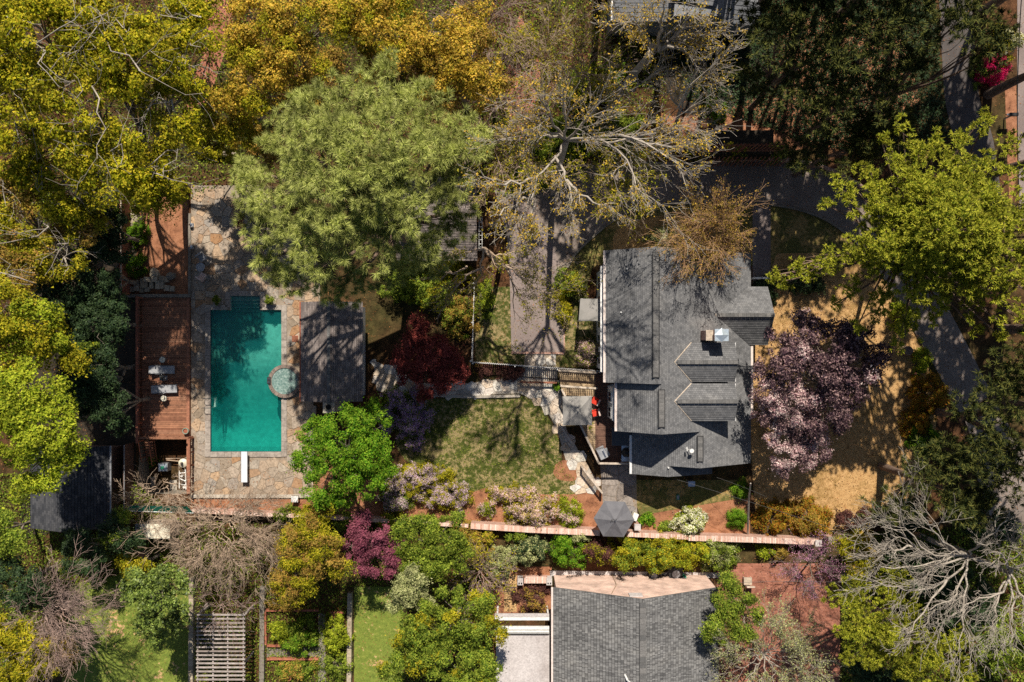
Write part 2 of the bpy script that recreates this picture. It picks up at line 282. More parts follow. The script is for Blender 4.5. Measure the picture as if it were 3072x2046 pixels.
# ---------------------------------------------------------------- object helpers
def tag(o, label=None, cat=None, group=None, kind=None):
    if label: o['label'] = label
    if cat: o['category'] = cat
    if group: o['group'] = group
    if kind: o['kind'] = kind
    return o
def thing(name, label, cat, loc=(0, 0, 0), group=None):
    o = bpy.data.objects.new(name, None); o.empty_display_size = 0.3; C.objects.link(o); o.location = loc
    return tag(o, label, cat, group)
def attach(o, parent):
    if parent is not None:
        o.parent = parent
        if parent.parent is None and parent.type == 'EMPTY' or parent.location.length > 0:
            o.matrix_parent_inverse = Matrix.Translation(-Vector(parent.location))
    return o
def link(name, me, parent=None):
    o = bpy.data.objects.new(name, me); C.objects.link(o); return attach(o, parent)
def mesh_np(name, verts, faces, mats, mat_idx=None, uv=None, smooth=False):
    """verts (N,3); faces (F,k) all of the same size"""
    me = bpy.data.meshes.new(name); F, k = faces.shape
    me.vertices.add(len(verts)); me.vertices.foreach_set('co', np.ascontiguousarray(verts, dtype=np.float32).ravel())
    me.loops.add(F * k); me.loops.foreach_set('vertex_index', np.ascontiguousarray(faces, dtype=np.int32).ravel())
    me.polygons.add(F); me.polygons.foreach_set('loop_start', np.arange(0, F * k, k, dtype=np.int32))
    if mat_idx is not None: me.polygons.foreach_set('material_index', np.asarray(mat_idx, dtype=np.int32))
    if smooth: me.polygons.foreach_set('use_smooth', np.ones(F, dtype=bool))
    for m in (mats if isinstance(mats, (list, tuple)) else [mats]): me.materials.append(m)
    me.update(calc_edges=True)
    return me
class MB:
    def __init__(s): s.v = []; s.f = []; s.uv = []; s.has_uv = False
    def face(s, pts, uvs=None):
        b = len(s.v); s.v += [tuple(p) for p in pts]; s.f.append(tuple(range(b, b + len(pts))))
        s.uv += list(uvs) if uvs else [(0, 0)] * len(pts)
        if uvs: s.has_uv = True
        return s
    def prism(s, pts, z0, z1, top_scale=1.0):
        """vertical prism over an outline of (x, y)"""
        n = len(pts); a = 0
        for i in range(n): a += pts[i][0] * pts[(i + 1) % n][1] - pts[(i + 1) % n][0] * pts[i][1]
        if a < 0: pts = pts[::-1]
        cx = sum(p[0] for p in pts) / n; cy = sum(p[1] for p in pts) / n
        tp = [(cx + (p[0] - cx) * top_scale, cy + (p[1] - cy) * top_scale) for p in pts]
        s.face([(p[0], p[1], z1) for p in tp], [(p[0], p[1]) for p in tp])
        for i in range(n):
            a_, b_ = pts[i], pts[(i + 1) % n]; c_, d_ = tp[(i + 1) % n], tp[i]
            L_ = math.hypot(b_[0] - a_[0], b_[1] - a_[1])
            s.face([(a_[0], a_[1], z0), (b_[0], b_[1], z0), (c_[0], c_[1], z1), (d_[0], d_[1], z1)], [(0, z0), (L_, z0), (L_, z1), (0, z1)])
        s.face([(p[0], p[1], z0) for p in reversed(pts)])
        return s
    def box(s, cx, cy, cz, sx, sy, sz, rz=0.0, ry=0.0, rx=0.0):
        R = Matrix.Rotation(rz, 3, 'Z') @ Matrix.Rotation(ry, 3, 'Y') @ Matrix.Rotation(rx, 3, 'X')
        c = [R @ Vector((x * sx / 2, y * sy / 2, z * sz / 2)) + Vector((cx, cy, cz)) for x in (-1, 1) for y in (-1, 1) for z in (-1, 1)]
        for q in ((0, 1, 3, 2), (4, 6, 7, 5), (0, 4, 5, 1), (2, 3, 7, 6), (0, 2, 6, 4), (1, 5, 7, 3)):
            pts = [c[i] for i in q]; w = (pts[1] - pts[0]).length; h = (pts[3] - pts[0]).length
            s.face(pts, [(0, 0), (w, 0), (w, h), (0, h)])
        return s
    def rect(s, x0, y0, x1, y1, z0, z1):
        """box over a pixel rectangle measured at its top height z1"""
        a = P(x0, y0, z1); b = P(x1, y1, z1)
        return s.prism([(a[0], a[1]), (b[0], a[1]), (b[0], b[1]), (a[0], b[1])], z0, z1)
    def cyl(s, cx, cy, z0, z1, r0, r1=None, n=16, cap=True):
        r1 = r0 if r1 is None else r1
        a = [(math.cos(2 * math.pi * i / n), math.sin(2 * math.pi * i / n)) for i in range(n)]
        for i in range(n):
            j = (i + 1) % n
            s.face([(cx + a[i][0] * r0, cy + a[i][1] * r0, z0), (cx + a[j][0] * r0, cy + a[j][1] * r0, z0), (cx + a[j][0] * r1, cy + a[j][1] * r1, z1), (cx + a[i][0] * r1, cy + a[i][1] * r1, z1)])
        if cap and r1 > 0: s.face([(cx + p[0] * r1, cy + p[1] * r1, z1) for p in a])
        return s
    def ring(s, cx, cy, z0, z1, ri, ro, n=32):
        for i in range(n):
            t0, t1 = 2 * math.pi * i / n, 2 * math.pi * (i + 1) / n
            c0, s0, c1, s1 = math.cos(t0), math.sin(t0), math.cos(t1), math.sin(t1)
            q = lambda r, c, q_, z: (cx + r * c, cy + r * q_, z)
            s.face([q(ri, c0, s0, z1), q(ro, c0, s0, z1), q(ro, c1, s1, z1), q(ri, c1, s1, z1)])
            s.face([q(ro, c0, s0, z0), q(ro, c1, s1, z0), q(ro, c1, s1, z1), q(ro, c0, s0, z1)])
            s.face([q(ri, c1, s1, z0), q(ri, c0, s0, z0), q(ri, c0, s0, z1), q(ri, c1, s1, z1)])
        return s
    def tube(s, pts, r, n=6, r1=None):
        pts = [Vector(p) for p in pts]; K = len(pts); r1 = r if r1 is None else r1; rings = []
        for i, p in enumerate(pts):
            t = (pts[min(i + 1, K - 1)] - pts[max(i - 1, 0)]).normalized()
            u = t.cross(Vector((0, 0, 1)) if abs(t.z) < 0.9 else Vector((1, 0, 0))).normalized(); w = t.cross(u)
            rr = r + (r1 - r) * i / (K - 1)
            rings.append([p + u * rr * math.cos(2 * math.pi * k / n) + w * rr * math.sin(2 * math.pi * k / n) for k in range(n)])
        for i in range(K - 1):
            for k in range(n):
                s.face([rings[i][k], rings[i][(k + 1) % n], rings[i + 1][(k + 1) % n], rings[i + 1][k]])
        s.face(rings[0]); s.face(rings[-1][::-1])
        return s
    def build(s, name, mat, parent=None, smooth=False):
        me = bpy.data.meshes.new(name); me.from_pydata(s.v, [], s.f)
        if s.has_uv:
            l = me.uv_layers.new(name='UVMap'); l.data.foreach_set('uv', [c for u in s.uv for c in u])
        me.materials.append(mat)
        if smooth: me.polygons.foreach_set('use_smooth', [True] * len(me.polygons))
        me.update()
        return link(name, me, parent)
_unit = {}
def piece(name, mat, parent, loc, dims, rz=0.0, tilt=0.0, rx=0.0):
    """one board / slat / brick: a shared unit box, scaled"""
    if mat.name not in _unit:
        b = MB().box(0, 0, 0, 1, 1, 1); me = bpy.data.meshes.new('unit_board'); me.from_pydata(b.v, [], b.f); me.materials.append(mat); _unit[mat.name] = me
    o = bpy.data.objects.new(name, _unit[mat.name]); C.objects.link(o)
    o.location = loc; o.scale = dims; o.rotation_euler = (rx, tilt, rz)
    return attach(o, parent)
def sheet(name, pts, z, mat, label=None, kind='structure', parent=None):
    q = [P(x, y, z) for x, y in pts]
    a = sum(q[i][0] * q[(i + 1) % len(q)][1] - q[(i + 1) % len(q)][0] * q[i][1] for i in range(len(q)))
    if a < 0: q = q[::-1]
    o = MB().face(q, [(p[0], p[1]) for p in q]).build(name, mat, parent)
    return tag(o, label, None, None, kind if parent is None else None)
def smooth_path(pts, n=6):
    out = []
    K = len(pts)
    for i in range(K - 1):
        p0, p1, p2, p3 = pts[max(i - 1, 0)], pts[i], pts[i + 1], pts[min(i + 2, K - 1)]
        for k in range(n):
            t = k / n
            out.append(tuple(0.5 * (2 * b + (c - a) * t + (2 * a - 5 * b + 4 * c - d) * t * t + (3 * b - a - 3 * c + d) * t ** 3) for a, b, c, d in zip(p0, p1, p2, p3)))
    out.append(tuple(pts[-1])); return out
def copy_tree(o, parent=None, first=True):
    c = o.copy(); C.objects.link(c)
    if parent is not None: c.parent = parent
    for ch in list(o.children): copy_tree(ch, c, False)
    return c
# ---------------------------------------------------------------- vegetation
def unit(v): return v / np.maximum(np.linalg.norm(v, axis=-1, keepdims=True), 1e-9)
def leaf_quads(pos, size, upbias=0.6, aspect=0.74, nrm=None):
    n = len(pos)
    if nrm is None: nrm = rng.normal(size=(n, 3)); nrm[:, 2] = np.abs(nrm[:, 2]) + upbias
    nrm = unit(nrm); t = rng.normal(size=(n, 3)); u = unit(np.cross(nrm, t)); w = np.cross(nrm, u)
    s = (size * rng.uniform(0.65, 1.35, n))[:, None] * 0.56
    v = np.stack([pos - u * s * .8 + w * s * aspect * .8, pos + u * s, pos - u * s * .8 - w * s * aspect * .8], 1)
    return v.reshape(-1, 3), np.arange(3 * n, dtype=np.int32).reshape(-1, 3)
def knot_leaves(cs, rad, size, cover=1.5, flat=0.62, stray=0.16, nrand=0.55, low=-0.25):
    """leaves on the skin of small uneven mounds: cs (K,3), rad (K,)"""
    area = size * size * 0.35; m = np.maximum(8, (2 * np.pi * rad ** 2 * cover / area)).astype(int); own = np.repeat(np.arange(len(cs)), m); n = len(own)
    d = unit(rng.normal(size=(n, 3))); d[:, 2] = np.where(d[:, 2] < low, -d[:, 2], d[:, 2]); ph = rng.uniform(0, 6.28, (len(cs), 3))[own]; az = np.arctan2(d[:, 1], d[:, 0])
    lump = 1 + .20 * np.sin(2 * az + ph[:, 0]) + .17 * np.sin(3 * az + 3 * d[:, 2] + ph[:, 1]) + .14 * np.sin(7 * az + ph[:, 2] + 5 * d[:, 2])
    q = rng.uniform(.70, 1.06, n) + np.where(rng.random(n) < stray, np.abs(rng.normal(size=n)) * .38, 0)
    ax = rng.uniform(.75, 1.25, (len(cs), 2))[own]
    off = d * (rad[own] * lump * q)[:, None] * np.stack([ax[:, 0], ax[:, 1], np.full(n, flat)], 1)
    nr = d * 1.0 + rng.normal(size=(n, 3)) * nrand; nr[:, 2] = np.abs(nr[:, 2]) + .15
    return leaf_quads(cs[own] + off, size, nrm=nr)
def tubes(pts, rad, sides=4):
    """pts (B,K,3), rad (B,K)"""
    B, K, _ = pts.shape
    tan = np.gradient(pts, axis=1); tan = unit(tan)
    ref = np.zeros_like(tan); ref[..., 2] = 1; flat = np.abs(tan[..., 2]) > 0.9; ref[flat] = (1, 0, 0)
    u = unit(np.cross(tan, ref)); w = np.cross(tan, u)
    a = np.arange(sides) * 2 * np.pi / sides
    v = pts[:, :, None, :] + rad[:, :, None, None] * (u[:, :, None, :] * np.cos(a)[None, None, :, None] + w[:, :, None, :] * np.sin(a)[None, None, :, None])
    idx = np.arange(B * K * sides).reshape(B, K, sides); nx = np.roll(idx, -1, axis=2)
    f = np.stack([idx[:, :-1], nx[:, :-1], nx[:, 1:], idx[:, 1:]], -1).reshape(-1, 4)
    return v.reshape(-1, 3), f
def join(parts):
    vs, fs, off = [], [], 0
    for v, f in parts:
        vs.append(v); fs.append(f + off); off += len(v)
    return np.concatenate(vs), np.concatenate(fs)
def resample(pts, K):
    pts = np.array(smooth_path([tuple(p) for p in pts], 5)) if len(pts) > 2 else np.array(pts, float)
    d = np.r_[0, np.cumsum(np.linalg.norm(np.diff(pts, axis=0), axis=1))]; t = np.linspace(0, d[-1], K)
    return np.stack([np.interp(t, d, pts[:, i]) for i in range(3)], 1)
def grow(pts, rad, nchild, ratio, ang=(0.5, 1.0), K=5, wob=0.12, up=0.15, t0=0.25, r0=0.55, rend=0.3, maxr=None, out=None):
    B, Kp, _ = pts.shape
    par = np.repeat(np.arange(B), nchild); n = len(par); t = rng.uniform(t0, 1.0, n) * (Kp - 1.001); i = t.astype(int); f = (t - i)[:, None]
    p = pts[par, i] * (1 - f) + pts[par, i + 1] * f; tan = unit(pts[par, i + 1] - pts[par, i])
    L_ = np.linalg.norm(np.diff(pts, axis=1), axis=2).sum(1)[par]
    r = (rad[par, i] * (1 - f[:, 0]) + rad[par, i + 1] * f[:, 0]) * r0
    if maxr is not None: r = np.minimum(r, maxr)
    perp = unit(np.cross(tan, rng.normal(size=(n, 3)))); a = rng.uniform(*ang, n)[:, None]
    d = tan * np.cos(a) + perp * np.sin(a); d[:, 2] += up
    if out is not None:
        o = p - np.array(out); o[:, 2] *= 0.3; d += 0.45 * unit(o)
    d = unit(d); ln = L_ * ratio * rng.uniform(0.6, 1.3, n)
    step = (ln / (K - 1))[:, None]; P_ = [p]; 
    for k in range(K - 1):
        d = unit(d + rng.normal(size=(n, 3)) * wob); P_.append(P_[-1] + d * step)
    q = np.stack(P_, 1); rr = r[:, None] * np.linspace(1, rend, K)[None]
    return q, rr
def crown_points(lobes, kr, cover=1.0, lmin=-0.1, shell=0.72):
    """knots of foliage over lobes given as (px, py, r_px, z[, flatness])"""
    cs, own, rr_ = [], [], []
    for li, lb in enumerate(lobes):
        px, py, rp, z = lb[:4]; fl = lb[4] if len(lb) > 4 else 0.6
        c = np.array(P(px, py, z)); r = S(rp, z); k_ = min(kr, r * .5); n = max(3, int(1.9 * r * r / (k_ * k_) * cover))
        d = unit(rng.normal(size=(n * 4, 3))); d = d[d[:, 2] > lmin][:n]; n = len(d)
        ph = rng.uniform(0, 6.28, 6); az = np.arctan2(d[:, 1], d[:, 0]); lump = 1 + 0.12 * np.sin(3 * az + ph[0]) + 0.10 * np.sin(5 * az + ph[1]) + 0.09 * np.sin(9 * az + ph[2])
        rr = np.maximum(r - k_ * .5, r * .3) * lump * rng.uniform(shell, 1.12, n)
        p = c + d * rr[:, None] * np.array([1, 1, fl]); cs.append(p); own.append(np.full(n, li)); rr_.append(k_ * rng.uniform(.55, 1.3, n))
    cs = np.concatenate(cs); own = np.concatenate(own); rr_ = np.concatenate(rr_)
    cs[:, 2] = np.maximum(cs[:, 2], 0.35)
    return cs, own, rr_
def clump_leaves(cs, n, sig, flat=0.55):
    N = len(cs); sc = rng.uniform(0.6, 1.35, N)
    g = rng.normal(size=(N, n, 3)) * np.array([1, 1, flat]) * (sig * sc)[:, None, None]
    return (cs[:, None, :] + g).reshape(-1, 3)
def limbs_to(cs, own, lobes, base, fork_z, r0, sub=1.0, rsub=0.035):
    """trunk from the base to a fork, a limb to each lobe, a branch to each clump"""
    bx, by, _ = P(*base); lobc = [np.array(P(*lb[:3][:2], lb[3])) for lb in lobes]
    top = np.mean(lobc, 0); fk = np.array([bx + (top[0] - bx) * 0.25, by + (top[1] - by) * 0.25, fork_z])
    parts = [tubes(resample([(bx, by, -0.1), (bx + (fk[0] - bx) * 0.2, by + (fk[1] - by) * 0.2, fork_z * 0.5), tuple(fk)], 6)[None], np.linspace(r0 * 1.25, r0 * 0.8, 6)[None], 8)]
    for li, c in enumerate(lobc):
        mid = fk * 0.5 + c * 0.5 + np.array([0, 0, 0.08 * np.linalg.norm(c - fk)]) + rng.normal(size=3) * 0.3
        L0 = resample([tuple(fk), tuple(mid), tuple(c)], 8); rl = np.linspace(r0 * 0.62, r0 * 0.2, 8)
        parts.append(tubes(L0[None], rl[None], 6))
        mine = cs[own == li]
        if sub < 1: mine = mine[rng.random(len(mine)) < sub]
        if not len(mine): continue
        t = rng.uniform(0.35, 1.0, len(mine)) * 6.99; i = t.astype(int); f = (t - i)[:, None]
        s = L0[i] * (1 - f) + L0[i + 1] * f; e = mine
        m1 = s * 0.66 + e * 0.34 + rng.normal(size=s.shape) * 0.16 + np.array([0, 0, 0.15]); m2 = s * 0.3 + e * 0.7 + rng.normal(size=s.shape) * 0.16 + np.array([0, 0, 0.15])
        q = np.stack([s, m1, m2, e], 1); rr = (rsub * rng.uniform(0.7, 1.6, len(mine)))[:, None] * np.array([1.5, 1.0, 0.6, 0.25])[None]
        parts.append(tubes(q, rr, 3))
    return parts
def leafy_tree(name, label, cat, base, lobes, leaf, bark='bark', fork=None, r0=0.22, dens=6.0, n=60, sig=0.36, size=0.16, group=None, leaf2=None, frac2=0.0, sub=0.4, flat=0.62, part='crown', rsub=0.03, antlers=0, kr=None, cover=1.25, kcov=1.0, stray=.16):
    b = P(*base); t = thing(name, label, cat, (b[0], b[1], 0), group)
    kcov *= .92; kr = kr or (0.62 if max(l[3] for l in lobes) > 7.5 else 0.42); size = size * .97
    cs, own, kk = crown_points(lobes, kr, kcov)
    fork = fork if fork is not None else min(l[3] for l in lobes) * 0.5
    v, f = join(limbs_to(cs, own, lobes, base, fork, r0, sub, rsub))
    if antlers:
        A_ = np.stack([resample([P(lb[0] + random.uniform(-.2, .2) * lb[2], lb[1] + random.uniform(-.2, .2) * lb[2], lb[3]), P(lb[0] + random.uniform(-.6, .6) * lb[2], lb[1] + random.uniform(-.6, .6) * lb[2], lb[3] + S(lb[2], lb[3]) * .5), P(lb[0] + random.uniform(-1, 1) * lb[2], lb[1] + random.uniform(-1, 1) * lb[2], lb[3] + S(lb[2], lb[3]) * .6)], 8) for lb in lobes for _ in range(antlers)])
        A_[:, 1:-1] += rng.normal(size=A_[:, 1:-1].shape) * .22; R_ = np.stack([np.linspace(.06, .016, 8)] * len(A_)); g1, r1 = grow(A_, R_, 4, .45, K=5, wob=.25, up=.12); g2, r2 = grow(g1, np.maximum(r1, .012), 3, .5, K=4, wob=.25)
        va, fa = join([tubes(A_, R_, 6), tubes(g1, np.maximum(r1, .013), 4), tubes(g2, np.maximum(r2, .009), 3)]); tag(link('upper_branches', mesh_np('upper_branches', va, fa, M['barkpale']), t), kind='stuff')
    link('trunk', mesh_np('trunk', v, f, M[bark], smooth=True), t)
    if leaf2 and frac2 > 0:
        k = rng.random(len(cs)) < frac2
        if k.any() and (~k).any():
            v, f = knot_leaves(cs[k], kk[k], size * .95, cover, flat, stray); link('foliage', mesh_np('foliage', v, f, L[leaf2]), t); cs, kk = cs[~k], kk[~k]
    v, f = knot_leaves(cs, kk, size, cover, flat, stray); link(part, mesh_np(part, v, f, L[leaf]), t)
    return t
def shrub(name, label, cat, px, py, rx, ry, h, leaf, leaf2=None, frac2=0.0, size=0.10, dens=1.0, group=None, bark='bark', rot=0.0, n=34, sig=0.13, z0=0.0, cover=1.5):
    """a bush: overlapping mounds of leaves on short stems"""
    x, y, _ = P(px, py, z0); t = thing(name, label, cat, (x, y, z0), group); a, b = S(rx, h * .6) * 1.16, S(ry, h * .6) * 1.10
    x, y, _ = P(px, py, h * .6); kr = max(.09, min(.24, .42 * min(a, b)))
    N = int(max(9, 2.6 * a * b / (kr * kr))); d = unit(rng.normal(size=(N * 3, 3))); d = d[d[:, 2] > -0.1][:N]; N = len(d)
    az = np.arctan2(d[:, 1], d[:, 0]); ph = rng.uniform(0, 6.28, 4); lump = 1 + 0.13 * np.sin(2 * az + ph[0]) + 0.12 * np.sin(5 * az + ph[1]) + 0.08 * np.sin(8 * az + ph[2])
    rr = lump * rng.uniform(0.62, 1.05, N); q_ = 1 - kr / max(a, b) * .5
    c = np.stack([x + d[:, 0] * rr * a * q_, y + d[:, 1] * rr * b * q_, z0 + np.maximum(d[:, 2] * rr * h * 0.95, 0.12)], 1); kk = kr * rng.uniform(.6, 1.25, N)
    s = np.stack([x + rng.normal(size=N) * 0.08, y + rng.normal(size=N) * 0.08, np.full(N, z0)], 1)
    m1 = s * 0.6 + c * 0.4 + rng.normal(size=c.shape) * 0.05; q = np.stack([s, m1, c], 1)
    v, f = tubes(q, np.array([0.022, 0.014, 0.006])[None] * rng.uniform(0.7, 1.4, N)[:, None], 3); link('stems', mesh_np('stems', v, f, M[bark]), t)
    v, f = knot_leaves(c, kk, size * .92, cover * .72, .8, .2, .7); link('foliage', mesh_np('foliage', v, f, L[leaf]), t)
    if leaf2:
        k = rng.random(N) < np.clip(frac2 * (0.45 + 1.0 * np.maximum(0, d[:, 2])), 0, 1)
        if k.any(): v, f = knot_leaves(c[k], kk[k] * 1.1, size * .95, cover * .8, .85, .25, .8); link('blossom' if leaf2 in ('lilac', 'mauve', 'blush', 'white') else 'second_foliage', mesh_np('blossom', v, f, L[leaf2]), t)
    return t
def pine_tree(name, label, base, lobes, mat='pine', dens=9.0, needles=34, ln=0.42, width=0.032, r0=0.3, fork=None, group=None, cat='pine tree', bark='pinebark', sub=0.5, kr=.8, tuft=.30, kcov=1.0, antlers=0):
    """tufts of needles on the skin of branch mounds; tuft = spacing in metres"""
    b = P(*base); t = thing(name, label, cat, (b[0], b[1], 0), group)
    cs, own, kk = crown_points(lobes, kr, kcov); fork = fork or 6
    v, f = join(limbs_to(cs, own, lobes, base, fork, r0, sub, 0.03)); link('trunk', mesh_np('trunk', v, f, M[bark], smooth=True), t)
    m = np.maximum(3, 2 * np.pi * kk ** 2 / (tuft * tuft * 2.4)).astype(int); ow = np.repeat(np.arange(len(cs)), m); N = len(ow)
    o = unit(rng.normal(size=(N, 3))); o[:, 2] = np.abs(o[:, 2]) - .12; o = unit(o); tc = cs[ow] + o * (kk[ow] * rng.uniform(.7, 1.1, N))[:, None] * np.array([1, 1, .6])
    d = unit(rng.normal(size=(N, needles, 3)) * .75 + o[:, None, :] * .7 + np.array([0, 0, .12])); l = ln * rng.uniform(0.75, 1.15, (N, needles, 1)) * rng.uniform(0.75, 1.2, (N, 1, 1)); p0 = tc[:, None, :]; p1 = p0 + d * l
    side = unit(np.cross(d, rng.normal(size=d.shape) * .35 + np.array([0, .25, 1.0]))) * width * 0.5
    v = np.stack([p0 + d * 0.03 - side, p1, p0 + d * 0.03 + side], 2).reshape(-1, 3); n_ = N * needles
    link('crown', mesh_np('needles', v, np.arange(3 * n_, dtype=np.int32).reshape(-1, 3), L[mat]), t)
    return t
def bare_tree(name, label, base, hub, limbs, bark='barkpale', r0=0.16, levels=((7, .5), (6, .5), (5, .5), (4, .5)), leaf=None, leaf_n=3, leaf_size=0.12, leaf_frac=0.5, cat='tree', group=None, minr=0.007, up=0.1, wob=0.13, leaf_sig=0.12, trunk=True, K=6, limb_r=0.6, out=None):
    """limbs: list of polylines of (px, py, z); the first point of a limb may be None = the hub"""
    b = P(*base); t = thing(name, label, cat, (b[0], b[1], 0), group); hb = P(*hub)
    parts = []
    if trunk: parts.append(tubes(resample([(b[0], b[1], -0.1), (b[0] * .6 + hb[0] * .4, b[1] * .6 + hb[1] * .4, hb[2] * 0.5), hb], 6)[None], np.linspace(r0 * 1.3, r0 * .9, 6)[None], 8))
    A = np.stack([resample([hb] + [P(*q) for q in l if q is not None] if l[0] is None else [P(*q) for q in l], 10) for l in limbs]); A[:, 1:-1] += rng.normal(size=A[:, 1:-1].shape) * 0.08
    R = np.stack([np.linspace(r0 * limb_r, r0 * 0.14, 10)] * len(limbs)); parts.append(tubes(A, R, 6))
    p, r = A, R; allp = []
    for i, (nc, ra) in enumerate(levels):
        p, r = grow(p, r, nc, ra, K=K if i < 2 else 4, wob=wob, up=up, t0=0.2, maxr=None, out=out or hb); r = np.maximum(r, minr)
        parts.append(tubes(p, r, 4 if i < 2 else 3)); allp.append(p)
    v, f = join(parts); link('branches', mesh_np('branches', v, f, M[bark]), t)
    if leaf:
        q = allp[-1].reshape(-1, 3); q = q[rng.random(len(q)) < leaf_frac]
        v, f = leaf_quads(clump_leaves(q, leaf_n, leaf_sig, 0.8), leaf_size, 0.4); link('leaves', mesh_np('leaves', v, f, L[leaf]), t)
    return t
def radial_limbs(px, py, rpx, z0, z1, n, a0=0, a1=360, jit=0.2, zj=1.2):
    out = []
    for i in range(n):
        a = math.radians(a0 + (a1 - a0) * (i + random.uniform(-.3, .3)) / n); r = rpx * random.uniform(1 - jit, 1)
        e = (px + math.cos(a) * r, py - math.sin(a) * r, z1 + random.uniform(-zj, zj)); m = (px + math.cos(a + random.uniform(-.25, .25)) * r * .5, py - math.sin(a) * r * .5, z0 * .4 + z1 * .6)
        out.append([None, m, e])
    return out
def scatter(name, poly_px, n, size, mat, z=0.02, label=None, sig=0.02, kind='stuff', up=1.6, holes=(), parent=None):
    """loose leaves or tufts over a pixel polygon"""
    P2 = np.array(poly_px, float); lo, hi = P2.min(0), P2.max(0); q = rng.uniform(lo, hi, (n * 2, 2))
    def inside(q, poly):
        r = np.zeros(len(q), bool); m = len(poly)
        for i in range(m):
            x0, y0 = poly[i]; x1, y1 = poly[(i + 1) % m]
            c = ((y0 > q[:, 1]) != (y1 > q[:, 1])) & (q[:, 0] < (x1 - x0) * (q[:, 1] - y0) / ((y1 - y0) if y1 != y0 else 1e-9) + x0); r ^= c
        return r
    k = inside(q, P2)
    for h in holes: k &= ~inside(q, np.array(h, float))
    q = q[k][:n]; w = np.stack([(q[:, 0] - 1536) / 40, -(q[:, 1] - 1023) / 40, np.full(len(q), z) + np.abs(rng.normal(size=len(q))) * sig], 1)
    v, f = leaf_quads(w, size, up); o = link(name, mesh_np(name, v, f, L[mat]), parent)
    return tag(o, label, kind=kind)
# ---------------------------------------------------------------- ground and paving
def px2(x, y): return P(x, y, 0)[:2]
HOLES = [((632, 930), (845, 1355)), ((692, 888), (780, 930)), ((417, 1319), (563, 1482))]
def ground():
    xs = {-220.0, -90.0, 90.0, 220.0}; ys = set(xs)
    for (a, b), (c, d) in HOLES: xs |= {px2(a, 0)[0], px2(c, 0)[0]}; ys |= {px2(0, b)[1], px2(0, d)[1]}
    for k in range(-16, 17): xs.add(k * 4.01 + .003)
    for k in range(-12, 13): ys.add(k * 4.01 + .003)
    xs, ys = sorted(xs), sorted(ys); mb = MB()
    for i in range(len(xs) - 1):
        for j in range(len(ys) - 1):
            cx, cy = (xs[i] + xs[i + 1]) / 2, (ys[j] + ys[j + 1]) / 2
            if any(px2(a, 0)[0] < cx < px2(c, 0)[0] and px2(0, d)[1] < cy < px2(0, b)[1] for (a, b), (c, d) in HOLES): continue
            mb.face([(xs[i], ys[j], 0), (xs[i + 1], ys[j], 0), (xs[i + 1], ys[j + 1], 0), (xs[i], ys[j + 1], 0)])
    tag(mb.build('ground', M['ground']), None, None, None, 'structure')
ground()
def clip(poly, nx, ny, d):
    """keep the side nx*x + ny*y <= d"""
    out = []
    for i in range(len(poly)):
        a, b = poly[i], poly[(i + 1) % len(poly)]; fa = nx * a[0] + ny * a[1] - d; fb = nx * b[0] + ny * b[1] - d
        if fa <= 0: out.append(a)
        if (fa < 0 < fb) or (fb < 0 < fa):
            t = fa / (fa - fb); out.append((a[0] + (b[0] - a[0]) * t, a[1] + (b[1] - a[1]) * t))
    return out
def in_poly(x, y, poly):
    r = False
    for i in range(len(poly)):
        x0, y0 = poly[i]; x1, y1 = poly[(i + 1) % len(poly)]
        if (y0 > y) != (y1 > y) and x < (x1 - x0) * (y - y0) / (y1 - y0) + x0: r = not r
    return r
